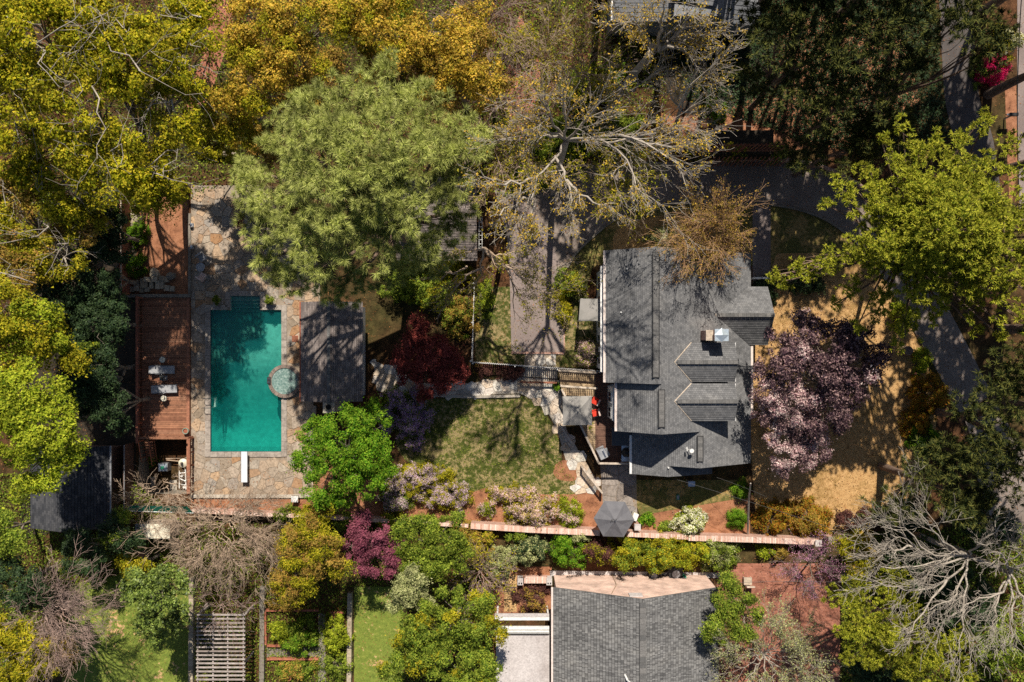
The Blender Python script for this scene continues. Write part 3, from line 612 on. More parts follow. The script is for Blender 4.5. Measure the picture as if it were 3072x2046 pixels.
def stones(parent, outline, size, mat, rects=(), gap=0.022, z0=0.015, z1=0.045, convex=True, name='flagstone', seed=1):
    """irregular paving: cells of scattered seeds inside a pixel outline (rects = holes)"""
    R = random.Random(seed); lo = [min(p[k] for p in outline) for k in (0, 1)]; hi = [max(p[k] for p in outline) for k in (0, 1)]
    seeds, real = [], []
    y = lo[1] - size
    while y < hi[1] + size:
        x = lo[0] - size
        while x < hi[0] + size:
            q = (x + R.uniform(-.46, .46) * size, y + R.uniform(-.46, .46) * size); seeds.append(q)
            ok = in_poly(*q, outline) and not any(r[0] < q[0] < r[2] and r[1] < q[1] < r[3] for r in rects); real.append(ok); x += size
        y += size
    A = np.array(seeds); out = []
    for k, q in enumerate(seeds):
        if not real[k]: continue
        d = ((A - A[k]) ** 2).sum(1); near = np.argsort(d)[1:18]; s = size * 1.6
        poly = [(q[0] - s, q[1] - s), (q[0] + s, q[1] - s), (q[0] + s, q[1] + s), (q[0] - s, q[1] + s)]
        for j in near:
            nx, ny = A[j] - A[k]; mid = (A[j] + A[k]) / 2; poly = clip(poly, nx, ny, nx * mid[0] + ny * mid[1])
            if len(poly) < 3: break
        if convex and len(poly) >= 3:
            m = len(outline); ar = sum(outline[i][0] * outline[(i + 1) % m][1] - outline[(i + 1) % m][0] * outline[i][1] for i in range(m)); sg = 1 if ar > 0 else -1
            for i in range(m):
                (x0, y0), (x1, y1) = outline[i], outline[(i + 1) % m]; nx, ny = (y1 - y0) * sg, -(x1 - x0) * sg; poly = clip(poly, nx, ny, nx * x0 + ny * y0)
                if len(poly) < 3: break
        for r in rects:
            if len(poly) < 3: break
            o = [(r[0] - q[0], (1, 0, r[0])), (q[0] - r[2], (-1, 0, -r[2])), (r[1] - q[1], (0, 1, r[1])), (q[1] - r[3], (0, -1, -r[3]))]
            w = max(o)[1]; poly = clip(poly, *w)
        if len(poly) < 3: continue
        w = [px2(*p) for p in poly]; cx = sum(p[0] for p in w) / len(w); cy = sum(p[1] for p in w) / len(w)
        rad = max(0.05, sum(math.hypot(p[0] - cx, p[1] - cy) for p in w) / len(w)); f = 1 - gap / rad
        w = [(cx + (p[0] - cx) * f, cy + (p[1] - cy) * f) for p in w]
        ar = abs(sum(w[i][0] * w[(i + 1) % len(w)][1] - w[(i + 1) % len(w)][0] * w[i][1] for i in range(len(w)))) / 2
        if ar < 0.012: continue
        out.append((ar, w, R.uniform(-.006, .006)))
    out.sort(key=lambda t: -t[0]); rest = MB()
    for n, (ar, w, dz) in enumerate(out):
        if n < 295: MB().prism(w, z0, z1 + dz, 0.985).build(name, mat, parent)
        else: rest.prism(w, z0, z1 + dz, 0.985)
    if rest.v: tag(rest.build(name + '_infill', mat, parent), kind='stuff')

# pool terrace of flagstones
PATIO = [(573, 560), (672, 560), (950, 850), (960, 930), (940, 1487), (573, 1487)]
pat = sheet('terrace_bed', [(573, 556), (690, 556), (800, 760), (960, 830), (960, 930), (573, 930)], 0.008, M['mortar'])
for r in ([(573, 930), (632, 930), (632, 1355), (573, 1355)], [(845, 930), (940, 930), (940, 1355), (845, 1355)], [(573, 1355), (940, 1355), (940, 1490), (573, 1490)]):
    sheet('terrace_bed', r, 0.008, M['mortar'])
bpy.data.objects.remove(pat)
for r in ([(573, 556), (692, 556), (692, 930), (573, 930)], [(692, 556), (780, 556), (780, 888), (692, 888)], [(780, 556), (960, 800), (960, 930), (780, 930)]):
    sheet('terrace_bed', r, 0.008, M['mortar'])
terr = thing('pool_terrace', 'flagstone terrace laid around the swimming pool', 'terrace', (*px2(600, 1450), 0)); terr['kind'] = 'structure'
stones(terr, PATIO, 27, M['flag'], rects=[(616, 914, 861, 1371), (678, 874, 794, 931), (810, 1096, 905, 1190)], seed=3)
# coping
cop = thing('pool_coping', 'pale stone coping edging the rectangular pool', 'coping', (*px2(640, 1370), 0)); cop['kind'] = 'structure'
def cop_run(x0, y0, x1, y1, w, step=22):
    n = max(1, round(math.hypot(x1 - x0, y1 - y0) / step)); hor = abs(x1 - x0) > abs(y1 - y0)
    for i in range(n):
        a = (x0 + (x1 - x0) * (i + .5) / n, y0 + (y1 - y0) * (i + .5) / n); p = px2(*a); ln = math.hypot(x1 - x0, y1 - y0) / n / 40 - 0.012
        piece('coping_stone', M['coping'], cop, (p[0], p[1], 0.03), (ln, w / 40, 0.10) if hor else (w / 40, ln, 0.10))
cop_run(624, 915, 624, 1370, 16); cop_run(853, 915, 853, 1104, 16); cop_run(853, 1186, 853, 1370, 16); cop_run(632, 1363, 845, 1363, 15)
cop_run(632, 922, 684, 922, 15); cop_run(788, 922, 845, 922, 15); cop_run(684, 876, 684, 922, 15); cop_run(788, 876, 788, 922, 15); cop_run(692, 880, 780, 880, 15)
# pool
pool = thing('swimming_pool', 'rectangular pool of green water with three steps at one end', 'swimming pool', (*px2(738, 1150), -0.2))
x0, yT = px2(632, 930); x1, yB = px2(845, 1355); xs0, ys_ = px2(692, 888); xs1, _ = px2(780, 888); ym = px2(0, 1130)[1]
mb = MB(); ds, dd = -1.15, -2.9
prof = [(yB + (yT - yB) * i / 20, dd + (ds - dd) * (0.5 - 0.5 * math.cos(math.pi * min(1, max(0, i / 20 - .15) / .6)))) for i in range(21)]
for (ya, za), (yb, zb) in zip(prof[:-1], prof[1:]): mb.face([(x0, ya, za), (x1, ya, za), (x1, yb, zb), (x0, yb, zb)])
mb.face([(x0, yB, dd), (x0, yT, dd), (x0, yT, 0), (x0, yB, 0)]); mb.face([(x1, yT, dd), (x1, yB, dd), (x1, yB, 0), (x1, yT, 0)]); mb.face([(x1, yB, dd), (x0, yB, dd), (x0, yB, 0), (x1, yB, 0)])
mb.face([(x0, yT, ds), (xs0, yT, ds), (xs0, yT, 0), (x0, yT, 0)]); mb.face([(xs1, yT, ds), (x1, yT, ds), (x1, yT, 0), (xs1, yT, 0)])
mb.face([(xs0, yT, ds), (xs0, ys_, ds), (xs0, ys_, 0), (xs0, yT, 0)]); mb.face([(xs1, ys_, ds), (xs1, yT, ds), (xs1, yT, 0), (xs1, ys_, 0)]); mb.face([(xs0, ys_, ds), (xs1, ys_, ds), (xs1, ys_, 0), (xs0, ys_, 0)])
mb.build('basin', M['plaster'], pool)
for i in range(4):
    ya = ys_ - 0.28 * i - (0.03 if i == 0 else 0); z = -0.28 - 0.24 * i
    piece('step', M['plaster'], pool, ((xs0 + xs1) / 2, ya - 0.14 + .002 * i, (z + ds) / 2), (xs1 - xs0 - 0.01, 0.28, z - ds))
    piece('step_nosing', M['whitep'], pool, ((xs0 + xs1) / 2, ya - 0.27, z + 0.012), (xs1 - xs0 - 0.1, 0.05, 0.02))
def water_mat(name, absorb, dens, bump=0.25, sc=2.2):
    m, nt, out = new_mat(name)
    tr = nt.nodes.new("ShaderNodeBsdfTransparent"); tr.inputs[0].default_value = (0.80, 0.97, 0.92, 1)
    gl = nt.nodes.new("ShaderNodeBsdfGlossy"); gl.inputs['Roughness'].default_value = 0.04
    df = nt.nodes.new("ShaderNodeBsdfDiffuse"); df.inputs[0].default_value = (0.005, 0.16, 0.155, 1)
    n = noise(nt, sc, 4, 0.55); bp = nt.nodes.new("ShaderNodeBump"); bp.inputs['Strength'].default_value = bump; bp.inputs['Distance'].default_value = 0.05
    nt.links.new(n.outputs[0], bp.inputs['Height']); nt.links.new(bp.outputs[0], gl.inputs['Normal'])
    fr = nt.nodes.new("ShaderNodeFresnel"); fr.inputs[0].default_value = 1.33; nt.links.new(bp.outputs[0], fr.inputs['Normal'])
    m0 = nt.nodes.new("ShaderNodeMixShader"); m0.inputs[0].default_value = 0.30; nt.links.new(tr.outputs[0], m0.inputs[1]); nt.links.new(df.outputs[0], m0.inputs[2])
    mx = nt.nodes.new("ShaderNodeMixShader"); nt.links.new(fr.outputs[0], mx.inputs[0]); nt.links.new(m0.outputs[0], mx.inputs[1]); nt.links.new(gl.outputs[0], mx.inputs[2])
    nt.links.new(mx.outputs[0], out.inputs[0])
    va = nt.nodes.new("ShaderNodeVolumeAbsorption"); va.inputs[0].default_value = (*absorb, 1); va.inputs[1].default_value = dens; nt.links.new(va.outputs[0], out.inputs['Volume'])
    return m
M['water'] = water_mat('pool_water', (0.0, 0.77, 0.76), 0.52)
M['spawater'] = water_mat('spa_water', (0.5, 0.9, 0.85), 0.35, 1.0, 9)
nt_ = M['spawater'].node_tree; nd_ = noise(nt_, 7, 6, .7); rp_ = ramp(nt_, [(0.10, 0.20, 0.19), (0.30, 0.42, 0.39), (0.62, 0.70, 0.68)], [.35, .55, .72]); nt_.links.new(nd_.outputs[0], rp_.inputs[0]); nt_.links.new(rp_.outputs[0], nt_.nodes['Diffuse BSDF'].inputs[0])
[n_ for n_ in nt_.nodes if n_.type == 'MIX_SHADER' and not n_.inputs[0].is_linked][0].inputs[0].default_value = 0.72
mb = MB(); e = 0.012
o = [(x0 + e, yB + e), (x1 - e, yB + e), (x1 - e, yT - e), (xs1 - e, yT - e), (xs1 - e, ys_ - e), (xs0 + e, ys_ - e), (xs0 + e, yT - e), (x0 + e, yT - e)]
mb.prism(o, -2.95, -0.13); mb.build('water', M['water'], pool)
for (cx_, cy_, w_, h_) in ((x0 + .012, (yB + yT) / 2, .02, yT - yB - .02), (x1 - .012, (yB + yT) / 2, .02, yT - yB - .02), ((x0 + x1) / 2, yB + .012, x1 - x0 - .06, .02)): MB().box(cx_, cy_, -.07, w_, h_, .13).build('tile_band', M['tile'], pool)
# ladder, skimmer
lad = thing('pool_ladder', 'bent steel pool ladder over the long coping', 'ladder', (*px2(628, 1205), 0))
for yy in (1194, 1222):
    a = px2(615, yy); b = px2(640, yy); MB().tube([(a[0], a[1], 0.03), (a[0], a[1], 0.55), (a[0] + .12, a[1], .72), (b[0] - .12, a[1], .72), (b[0], a[1], .5), (b[0] + .02, a[1], -0.5)], 0.024).build('handrail', M['steel'], lad)
for zz in (-0.2, -0.45): a = px2(640, 1208); piece('tread', M['whitep'], lad, (a[0] + .04, a[1], zz), (0.12, 0.66, 0.04))
a = px2(886, 1016); dr = thing('drain_grate', 'brown square grate set in the flagstones beside the pool house roof', 'grate', (a[0], a[1], 0.04))
piece('frame', M['redwood'], dr, (a[0], a[1], 0.055), (0.46, 0.46, 0.03))
for i in range(5): piece('slat', M['brownpicket'], dr, (a[0], a[1] - .16 + i * .08, 0.08), (0.40, 0.05, 0.025))
# diving board
a = px2(740, 1400); db = thing('diving_board', 'long white diving board at the deep end of the pool', 'diving board', (a[0], a[1], 0))
y1_, y0_ = px2(0, 1443)[1], px2(0, 1352)[1]
MB().box(a[0], (y0_ + y1_) / 2, 0.52, 0.45, y0_ - y1_, 0.055).build('board', M['board_blue'], db)
for sx in (-1, 1): MB().box(a[0] + sx * .238, (y0_ + y1_) / 2, 0.53, 0.025, y0_ - y1_, 0.075).build('edge_strip', M['steel'], db)
MB().box(a[0], y1_ + 0.35, 0.27, 0.36, 0.35, 0.43).build('rear_stand', M['grey_metal'], db); MB().box(a[0], y1_ + 1.2, 0.27, 0.36, 0.25, 0.43).build('fulcrum', M['grey_metal'], db)
# spa
sx, sy = px2(857, 1143); spa = thing('hot_tub', 'round raised spa of pale bubbling water beside the pool', 'hot tub', (sx, sy, 0))
MB().ring(sx, sy, -2.6, 0.24, 0.98, 1.22, 40).build('wall', M['spastone'], spa)
for i in range(22):
    t = 2 * math.pi * (i + .5) / 22
    piece('coping_stone', M['spastone'], spa, (sx + 1.11 * math.cos(t), sy + 1.11 * math.sin(t), 0.27), (0.26, 0.30, 0.06), t)
MB().cyl(sx, sy, -0.5, -0.45, 0.99, n=40).build('floor', M['spashell'], spa)
MB().cyl(sx, sy, -0.44, 0.25, 0.978, n=40).build('water', M['spawater'], spa)
a = px2(811, 1141); MB().box(a[0], a[1], 0.35, 0.26, 0.5, 0.08).build('spillway', M['black'], spa)
for k in (-1, 1): MB().box(a[0], a[1] + k * .12, 0.41, 0.2, 0.06, 0.03).build('spillway_bar', M['steel'], spa)
# potted plants beside the pool steps
for px, lb in ((655, 'clipped green plant in a square pot, on the deck side of the pool steps'), (810, 'clipped green plant in a square pot, on the roof side of the pool steps')):
    a = px2(px, 906 if px < 700 else 900); t = shrub('potted_plant', lb, 'plant', px, 900, 12, 12, 0.55, 'mid', size=0.08, dens=12, n=30, sig=0.07, z0=0.45)
    t['group'] = 'potted plants flanking the pool steps'; t.location = (a[0], a[1], 0)
    for ch in t.children: ch.matrix_parent_inverse = Matrix.Translation((-a[0], -a[1], 0))
    MB().box(a[0], a[1], 0.24, 0.5, 0.5, 0.48).build('pot', M['concrete_dark'], t)
# sun deck and its rail
dk = thing('sun_deck', 'long red-brown timber deck beside the swimming pool', 'deck', (*px2(495, 1100), 0))
ya, yb = px2(0, 893)[1], px2(0, 1312)[1]; xa, xb = px2(428, 0)[0], px2(562, 0)[0]; n = 75; w = (ya - yb) / n
for i in range(n): piece('plank', M['plank'], dk, ((xa + xb) / 2, yb + (i + .5) * w, 0.13), (xb - xa, w - 0.014, 0.04))
MB().box((xa + xb) / 2, (ya + yb) / 2, 0.05, xb - xa - .02, ya - yb - .02, 0.09).build('joist_frame', M['brownpicket'], dk)
xr = px2(567.5, 0)[0]; yc = px2(0, 1480)[1]; MB().box(xr, (ya + yc) / 2, 0.10, 0.22, ya - yc, 0.24).build('edge_board', M['brownpicket'], dk)
rl = thing('deck_railing', 'red-stained board railing along the hedge side of the sun deck', 'railing', (*px2(412, 1100), 0))
x_ = P(411, 0, 1.0)[0]; ya2, yb2 = P(0, 888, 1.0)[1], P(0, 1330, 1.0)[1]; MB().box(x_, (ya2 + yb2) / 2, 1.02, 0.17, ya2 - yb2, 0.04).build('top_board', M['redwood'], rl)
for i in range(9): piece('post', M['redwood'], rl, (x_, ya2 - .1 - i * (ya2 - yb2 - .2) / 8, 0.5), (0.09, 0.09, 0.98))
for i in range(100): piece('baluster', M['brownpicket'], rl, (x_, ya2 - .05 - i * (ya2 - yb2 - .1) / 99, 0.52), (0.035, 0.035, 0.9))
bn = thing('deck_strip', 'dark raised board strip running along the sun deck railing', 'bench', (*px2(421, 1100), 0)); x_ = px2(421, 0)[0]  # narrow dark strip of board raised on legs
MB().box(x_, (ya + yb) / 2, 0.42, 0.30, ya - yb, 0.05).build('seat', M['darkdeck'], bn)
for i in range(8): piece('leg', M['brownpicket'], bn, (x_, ya - .3 - i * (ya - yb - .6) / 7, 0.2), (0.25, 0.08, 0.38))
rl = thing('deck_railing', 'low red-brown railing above the sunken equipment yard', 'railing', (*px2(490, 1316), 0)); y_ = P(0, 1314, 0.9)[1]; xa2, xb2 = P(412, 0, .9)[0], P(566, 0, .9)[0]
MB().box((xa2 + xb2) / 2, y_, 0.92, xb2 - xa2, 0.16, 0.04).build('top_board', M['plank'], rl)
for i in range(5): piece('post', M['brownpicket'], rl, (xa2 + .05 + i * (xb2 - xa2 - .1) / 4, y_, 0.45), (0.09, 0.09, 0.9))
for i in range(30): piece('baluster', M['brownpicket'], rl, (xa2 + .05 + i * (xb2 - xa2 - .1) / 29, y_, 0.5), (0.03, 0.03, 0.8))
rl = thing('deck_railing', 'brown railing between equipment yard and flagstone terrace', 'railing', (*px2(568, 1400), 0)); x_ = P(567, 0, 0.9)[0]; ya2, yb2 = P(0, 1316, .9)[1], P(0, 1482, .9)[1]
MB().box(x_, (ya2 + yb2) / 2, 0.92, 0.16, ya2 - yb2, 0.04).build('top_board', M['brownpicket'], rl)
for i in range(5): piece('post', M['brownpicket'], rl, (x_, ya2 - .05 - i * (ya2 - yb2 - .1) / 4, 0.45), (0.09, 0.09, 0.9))
for i in range(34): piece('baluster', M['brownpicket'], rl, (x_, ya2 - .05 - i * (ya2 - yb2 - .1) / 33, 0.5), (0.03, 0.03, 0.8))
# sunken yard with pool equipment
DY = -1.7
a, b = px2(417, 1319), px2(563, 1482)
MB().face([(a[0], b[1], DY), (b[0], b[1], DY), (b[0], a[1], DY), (a[0], a[1], DY)]).build('yard_floor', M['ground'])['kind'] = 'structure'
mb = MB(); mb.face([(a[0], a[1], DY), (b[0], a[1], DY), (b[0], a[1], 0), (a[0], a[1], 0)]); mb.face([(b[0], a[1], DY), (b[0], b[1], DY), (b[0], b[1], 0), (b[0], a[1], 0)]); mb.face([(b[0], b[1], DY), (a[0], b[1], DY), (a[0], b[1], 0), (b[0], b[1], 0)]); mb.face([(a[0], b[1], DY), (a[0], a[1], DY), (a[0], a[1], 0), (a[0], b[1], 0)])
mb.build('yard_retaining_wall', M['concrete_dark'])['kind'] = 'structure'
st = thing('timber_stairs', 'open red timber stairs descending from the sun deck', 'stairs', (*P(450, 1360, DY)[:2], DY))
for i in range(9):
    z = -0.15 - i * 0.17; p = P(446 + i * 1.2, 1326 + i * 8.0, z); piece('tread', M['plank'], st, (p[0], p[1], z), (0.62, 0.17, 0.04))
for k in (-1, 1):
    p0, p1 = P(446 + k * 15, 1322, 0.0), P(456 + k * 15, 1392, -1.5); MB().tube([(p0[0], p0[1], -0.1), (p1[0], p1[1], -1.55)], 0.045, 4).build('stringer', M['brownpicket'], st)
    MB().tube([(p0[0], p0[1], 0.85), (p1[0], p1[1], -0.65)], 0.04, 4).build('handrail', M['redwood'], st)
    for j in range(7):
        f = j / 6; piece('baluster', M['redwood'], st, (p0[0] * (1 - f) + p1[0] * f, p0[1] * (1 - f) + p1[1] * f, 0.40 - 1.48 * f), (0.035, 0.035, 0.9))
p = P(547, 1390, -0.9); fl = thing('filter_tank', 'cream round filter tank with a dark valve on top', 'filter', (p[0], p[1], DY))
MB().cyl(p[0], p[1], DY, -1.0, 0.33, 0.34, 24).cyl(p[0], p[1], -1.0, -0.85, 0.34, 0.12, 24).build('tank', M['offwhite'], fl, True); MB().cyl(p[0], p[1], -0.86, -0.72, 0.1, n=12).build('valve', M['black'], fl)
p = P(489, 1402, -1.0); ht = thing('pool_heater', 'square grey pool heater with a dark green vent', 'heater', (p[0], p[1], DY))
MB().box(p[0], p[1], -1.33, 0.72, 0.62, 0.7).build('cabinet', M['grey_metal'], ht); MB().box(p[0], p[1], -0.965, 0.6, 0.5, 0.04).build('lid', M['capmetal'], ht); MB().box(p[0] - .02, p[1] - .02, -0.93, 0.26, 0.24, 0.03).build('vent', M['green_tarp'], ht)
pp = thing('pipework', 'white plastic pipes and valves beside the brown railing', 'pipes', (*P(548, 1440, DY)[:2], DY))
for k, pts in enumerate(([(538, 1412), (538, 1465)], [(556, 1405), (558, 1468)], [(538, 1420), (556, 1418)], [(540, 1436), (557, 1444)], [(538, 1452), (557, 1456)], [(500, 1380), (538, 1384)], [(498, 1376), (545, 1374)])):
    MB().tube([P(x, y, -1.3 + .03 * k) for x, y in pts], 0.045, 8).build('pipe', M['whitep'] if k < 5 else M['barktan'], pp)
for x, y in ((545, 1428), (548, 1450), (552, 1462)): q = P(x, y, -1.2); MB().cyl(q[0], q[1], -1.35, -1.15, 0.09, n=10).build('valve', M['black'] if y == 1450 else M['whitep'], pp)
for x, y, w_, h_, lb in ((458, 1450, 12, 40, 'narrow pale concrete slab in the equipment yard'), (520, 1455, 22, 30, 'short broad concrete slab in the equipment yard')):
    p = P(x, y, DY + .1); s = tag(MB().box(p[0], p[1], DY + .06, w_ / 40, h_ / 40, 0.1).build('concrete_slab', M['concrete']), lb, 'slab', 'slabs in the equipment yard')
ys = shrub('fern', 'light green fern clump beside the timber stairs', 'plant', 424, 1385, 14, 26, 0.5, 'green', size=0.1, dens=4, z0=DY)
tag(MB().rect(572, 1484, 940, 1494, -0.1, 0.16).build('terrace_kerb', M['concrete']), kind='structure')
# mulch bed, stone steps, boulder
sheet('mulch_bed', [(430, 585), (566, 590), (568, 884), (380, 884), (380, 860), (430, 700)], 0.006, M['straw'])
wl = tag(MB().rect(368, 882, 571, 892, 0, 0.30).build('low_wall', M['concrete_dark']), 'low concrete wall between mulch bed and sun deck', 'wall')
tag(MB().rect(564, 640, 572, 884, 0, 0.12).build('kerb', M['concrete_dark']), kind='structure')
ss = thing('stone_steps', 'rough squared stones stacked against the low concrete wall', 'steps', (*px2(450, 860), 0))
for (x, y, w_, h_, z) in ((431, 850, 22, 30, .34), (441, 838, 20, 14, .42), (453, 852, 11, 28, .34), (462, 838, 18, 16, .45), (472, 854, 13, 26, .36), (485, 852, 10, 28, .33), (484, 834, 16, 14, .44), (391, 868, 18, 16, .25), (408, 862, 15, 22, .3), (424, 872, 12, 12, .22), (500, 864, 16, 18, .25), (516, 866, 12, 16, .22), (440, 868, 13, 14, .28), (497, 838, 10, 16, .38), (408, 846, 12, 12, .3)):
    p = P(x, y, z); piece('stone', M['stone'], ss, (p[0], p[1], z / 2), (w_ / 41, h_ / 41, z), random.uniform(-.08, .08))
def boulder(px, py, r, h, lb, mat='stone', grp=None, z0=0):
    p = P(px, py, h * .5 + z0); me = bpy.data.meshes.new('boulder'); import bmesh; bm = bmesh.new(); bmesh.ops.create_icosphere(bm, subdivisions=2, radius=1)
    for v in bm.verts: v.co = Vector((v.co.x * r * 1.2, v.co.y * r * .85, v.co.z * h)) * random.uniform(.82, 1.15)
    bm.to_mesh(me); bm.free(); me.materials.append(M[mat]); o = bpy.data.objects.new('boulder', me); C.objects.link(o); o.location = (p[0], p[1], z0 + h * .3); o.rotation_euler[2] = random.uniform(0, 3)
    return tag(o, lb, 'boulder', grp)
boulder(462, 820, 0.42, 0.4, 'pale angular boulder at the foot of the round boxwood'); boulder(512, 828, 0.34, 0.35, 'dark rounded boulder in the shaded end of the mulch bed', 'concrete_dark')
for i, (x, y) in enumerate(((398, 620), (402, 632), (400, 645), (404, 657), (399, 668))):
    boulder(x, y, 0.28, 0.18, ['first', 'second', 'third', 'fourth', 'fifth'][i] + ' of the flat grey rocks stepping down to the small shrub, counted from the trees', 'stone', 'flat rocks in a row')
for (x, y, lb) in ((578, 676, 'upper small white lattice lantern on the terrace edge'), (578, 742, 'small white lattice lantern nearest the round terrace table')):
    p = px2(x, y); t = thing('garden_lantern', lb, 'lantern', (p[0], p[1], 0), 'lanterns on the terrace edge'); MB().box(p[0], p[1], 0.05, .24, .3, .06).build('base', M['grey_metal'], t)
    for q in ((-.09, -.11), (.09, -.11), (-.09, .11), (.09, .11)): piece('post', M['whitep'], t, (p[0] + q[0], p[1] + q[1], .22), (.03, .03, .34))
    MB().cyl(p[0], p[1], .39, .47, .16, .03, 4).build('cap', M['steel'], t)
# walls and fences by the hedge
fc = thing('board_fence', 'tall weathered board fence between dark hedge and mulch bed', 'fence', (*px2(366, 700), 0)); xf = P(359, 0, 1.8)[0]; y0f, y1f = P(0, 560, 1.8)[1], P(0, 885, 1.8)[1]; n = int((y0f - y1f) / .16)
for i in range(n): piece('board', M['redwood'], fc, (xf, y0f - (i + .5) * .16, 0.9 + random.uniform(-.02, .02)), (0.03, 0.145, 1.8))
MB().box(xf + .05, (y0f + y1f) / 2, 1.72, .1, y0f - y1f, .08).build('top_rail', M['oldwood'], fc)
fc = thing('board_fence', 'dark board fence between the shed and the equipment yard', 'fence', (*px2(372, 1430), 0)); xf = P(370, 0, 1.6)[0]; y0f, y1f = P(0, 1335, 1.6)[1], P(0, 1528, 1.6)[1]; n = int((y0f - y1f) / .16)
for i in range(n): piece('board', M['darkdeck'], fc, (xf, y0f - (i + .5) * .16, 0.8), (0.03, 0.145, 1.6))
MB().box(xf + .04, (y0f + y1f) / 2, 1.55, .07, y0f - y1f, .07).build('top_rail', M['grey_metal'], fc)
p = P(648, 460, .5); tb = tag(MB().box(p[0], p[1], .35, 3.0, .28, .5, -.06).build('timber_sleeper', M['oldwood']), 'long weathered timber sleeper at the shaded head of the terrace', 'sleeper')

# lawns and beds
LAWN = smooth_path([(1236, 1205), (1300, 1196), (1420, 1192), (1560, 1187), (1612, 1215), (1655, 1270), (1682, 1340), (1690, 1400), (1728, 1440), (1728, 1492), (1640, 1492), (1500, 1478), (1400, 1470), (1290, 1430), (1200, 1360), (1190, 1280), (1236, 1205)], 4)[:-1]
sheet('back_lawn', LAWN, 0.012, M['lawn'])
sheet('straw_bed', [(1395, 1488), (1450, 1464), (1640, 1484), (1722, 1482), (1730, 1470), (1808, 1470), (1808, 1592), (1600, 1590), (1400, 1580)], 0.016, M['straw'])
sheet('straw_bed', [(1925, 1546), (2190, 1500), (2250, 1494), (2250, 1618), (1925, 1606)], 0.016, M['straw'])
sheet('straw_bed', smooth_path([(1665, 1395), (1690, 1380), (1725, 1395), (1728, 1440), (1680, 1440), (1660, 1420), (1665, 1395)], 3)[:-1], 0.02, M['straw'])
sheet('straw_bed', [(930, 1496), (960, 1300), (1010, 1420), (1400, 1500), (1405, 1560), (900, 1560), (572, 1535), (572, 1496)], 0.004, M['straw'])
sheet('side_lawn', [(1545, 1060), (1560, 1055), (1690, 1062), (1700, 860), (1760, 880), (1796, 960), (1796, 1105), (1640, 1100), (1425, 1085), (1425, 860), (1530, 860), (1534, 1060)], 0.006, M['lawn'])
sheet('entry_slab', [(1575, 1062), (1668, 1060), (1668, 1098), (1572, 1098)], 0.02, M['mortar'])
es = thing('entry_landing', 'small pale flagstone landing at the end of the parking bay', 'landing', (*px2(1620, 1080), 0)); es['kind'] = 'structure'
stones(es, [(1575, 1064), (1668, 1062), (1668, 1097), (1573, 1097)], 24, M['flagpale'], seed=8, z0=.022, z1=.05)
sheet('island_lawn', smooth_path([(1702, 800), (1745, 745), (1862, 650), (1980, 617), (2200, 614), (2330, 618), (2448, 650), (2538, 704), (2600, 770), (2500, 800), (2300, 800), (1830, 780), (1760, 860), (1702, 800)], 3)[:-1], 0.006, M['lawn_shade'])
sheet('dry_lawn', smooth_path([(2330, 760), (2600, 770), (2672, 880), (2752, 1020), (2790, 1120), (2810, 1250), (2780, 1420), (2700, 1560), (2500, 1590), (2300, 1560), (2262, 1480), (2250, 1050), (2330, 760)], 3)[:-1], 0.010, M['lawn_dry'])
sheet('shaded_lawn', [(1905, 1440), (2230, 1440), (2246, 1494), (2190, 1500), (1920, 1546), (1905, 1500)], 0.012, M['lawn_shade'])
sheet('straw_bed', smooth_path([(1840, 760), (1850, 690), (1960, 650), (2150, 640), (2240, 700), (2240, 790), (1840, 790), (1840, 760)], 3)[:-1], 0.011, M['lawn_dry'])
sheet('walkway', [(2258, 612), (2312, 612), (2312, 850), (2258, 850)], 0.016, M['asphalt2'])
# drives
def strip(name, A, B, z, mat, label=None):
    A, B = smooth_path(A, 4), smooth_path(B, 4); mb = MB()
    for i in range(len(A) - 1):
        q = [P(*A[i], z), P(*A[i + 1], z), P(*B[i + 1], z), P(*B[i], z)]
        if (q[1][0] - q[0][0]) * (q[2][1] - q[0][1]) - (q[2][0] - q[0][0]) * (q[1][1] - q[0][1]) < 0: q = q[::-1]
        mb.face(q)
    return tag(mb.build(name, mat), label, kind='structure')
OUT = [(1500, 600), (1600, 520), (1750, 492), (1950, 486), (2115, 487), (2300, 482), (2450, 503), (2560, 555), (2640, 620), (2730, 740), (2830, 900), (2905, 1040), (2960, 1150), (3040, 1300), (3130, 1450), (3180, 1600)]
INN = [(1690, 830), (1702, 800), (1742, 742), (1860, 646), (1980, 612), (2200, 610), (2330, 614), (2450, 645), (2540, 700), (2604, 765), (2672, 870), (2752, 1010), (2815, 1120), (2880, 1260), (2930, 1420), (2950, 1620)]
strip('driveway', OUT, INN, 0.020, M['asphalt'])
sheet('parking_bay', [(1534, 1056), (1690, 1058), (1692, 830), (1660, 740), (1560, 590), (1480, 560), (1520, 700), (1530, 850)], 0.024, M['asphalt2'])
def kerb(pts, lbl=None, w=0.14, h=0.13, mat='concrete_dark', z=0.0):
    pts = [P(*p) for p in smooth_path(pts, 3)]; mb = MB()
    for i in range(len(pts) - 1):
        a, b = pts[i], pts[i + 1]; L_ = math.hypot(b[0] - a[0], b[1] - a[1]); mb.box((a[0] + b[0]) / 2, (a[1] + b[1]) / 2, z + h / 2, L_ + .01 - .002 * (i % 2), w - .003 * (i % 2), h + .001 * (i % 3), math.atan2(b[1] - a[1], b[0] - a[0]))
    return tag(mb.build('kerb', M[mat]), kind='structure')
kerb([(1702, 803), (1742, 745), (1860, 649), (1980, 615), (2200, 613), (2330, 617), (2450, 648), (2540, 703), (2606, 768)]); kerb([(2116, 484), (2300, 479), (2450, 500), (2562, 551), (2643, 616)], h=0.45, w=.25, mat='brickwall')
kerb([(1534, 1058), (1692, 1060)], mat='brickwall', h=.1); kerb([(1692, 1058), (1694, 870)], mat='brickwall', h=.06, w=.1)
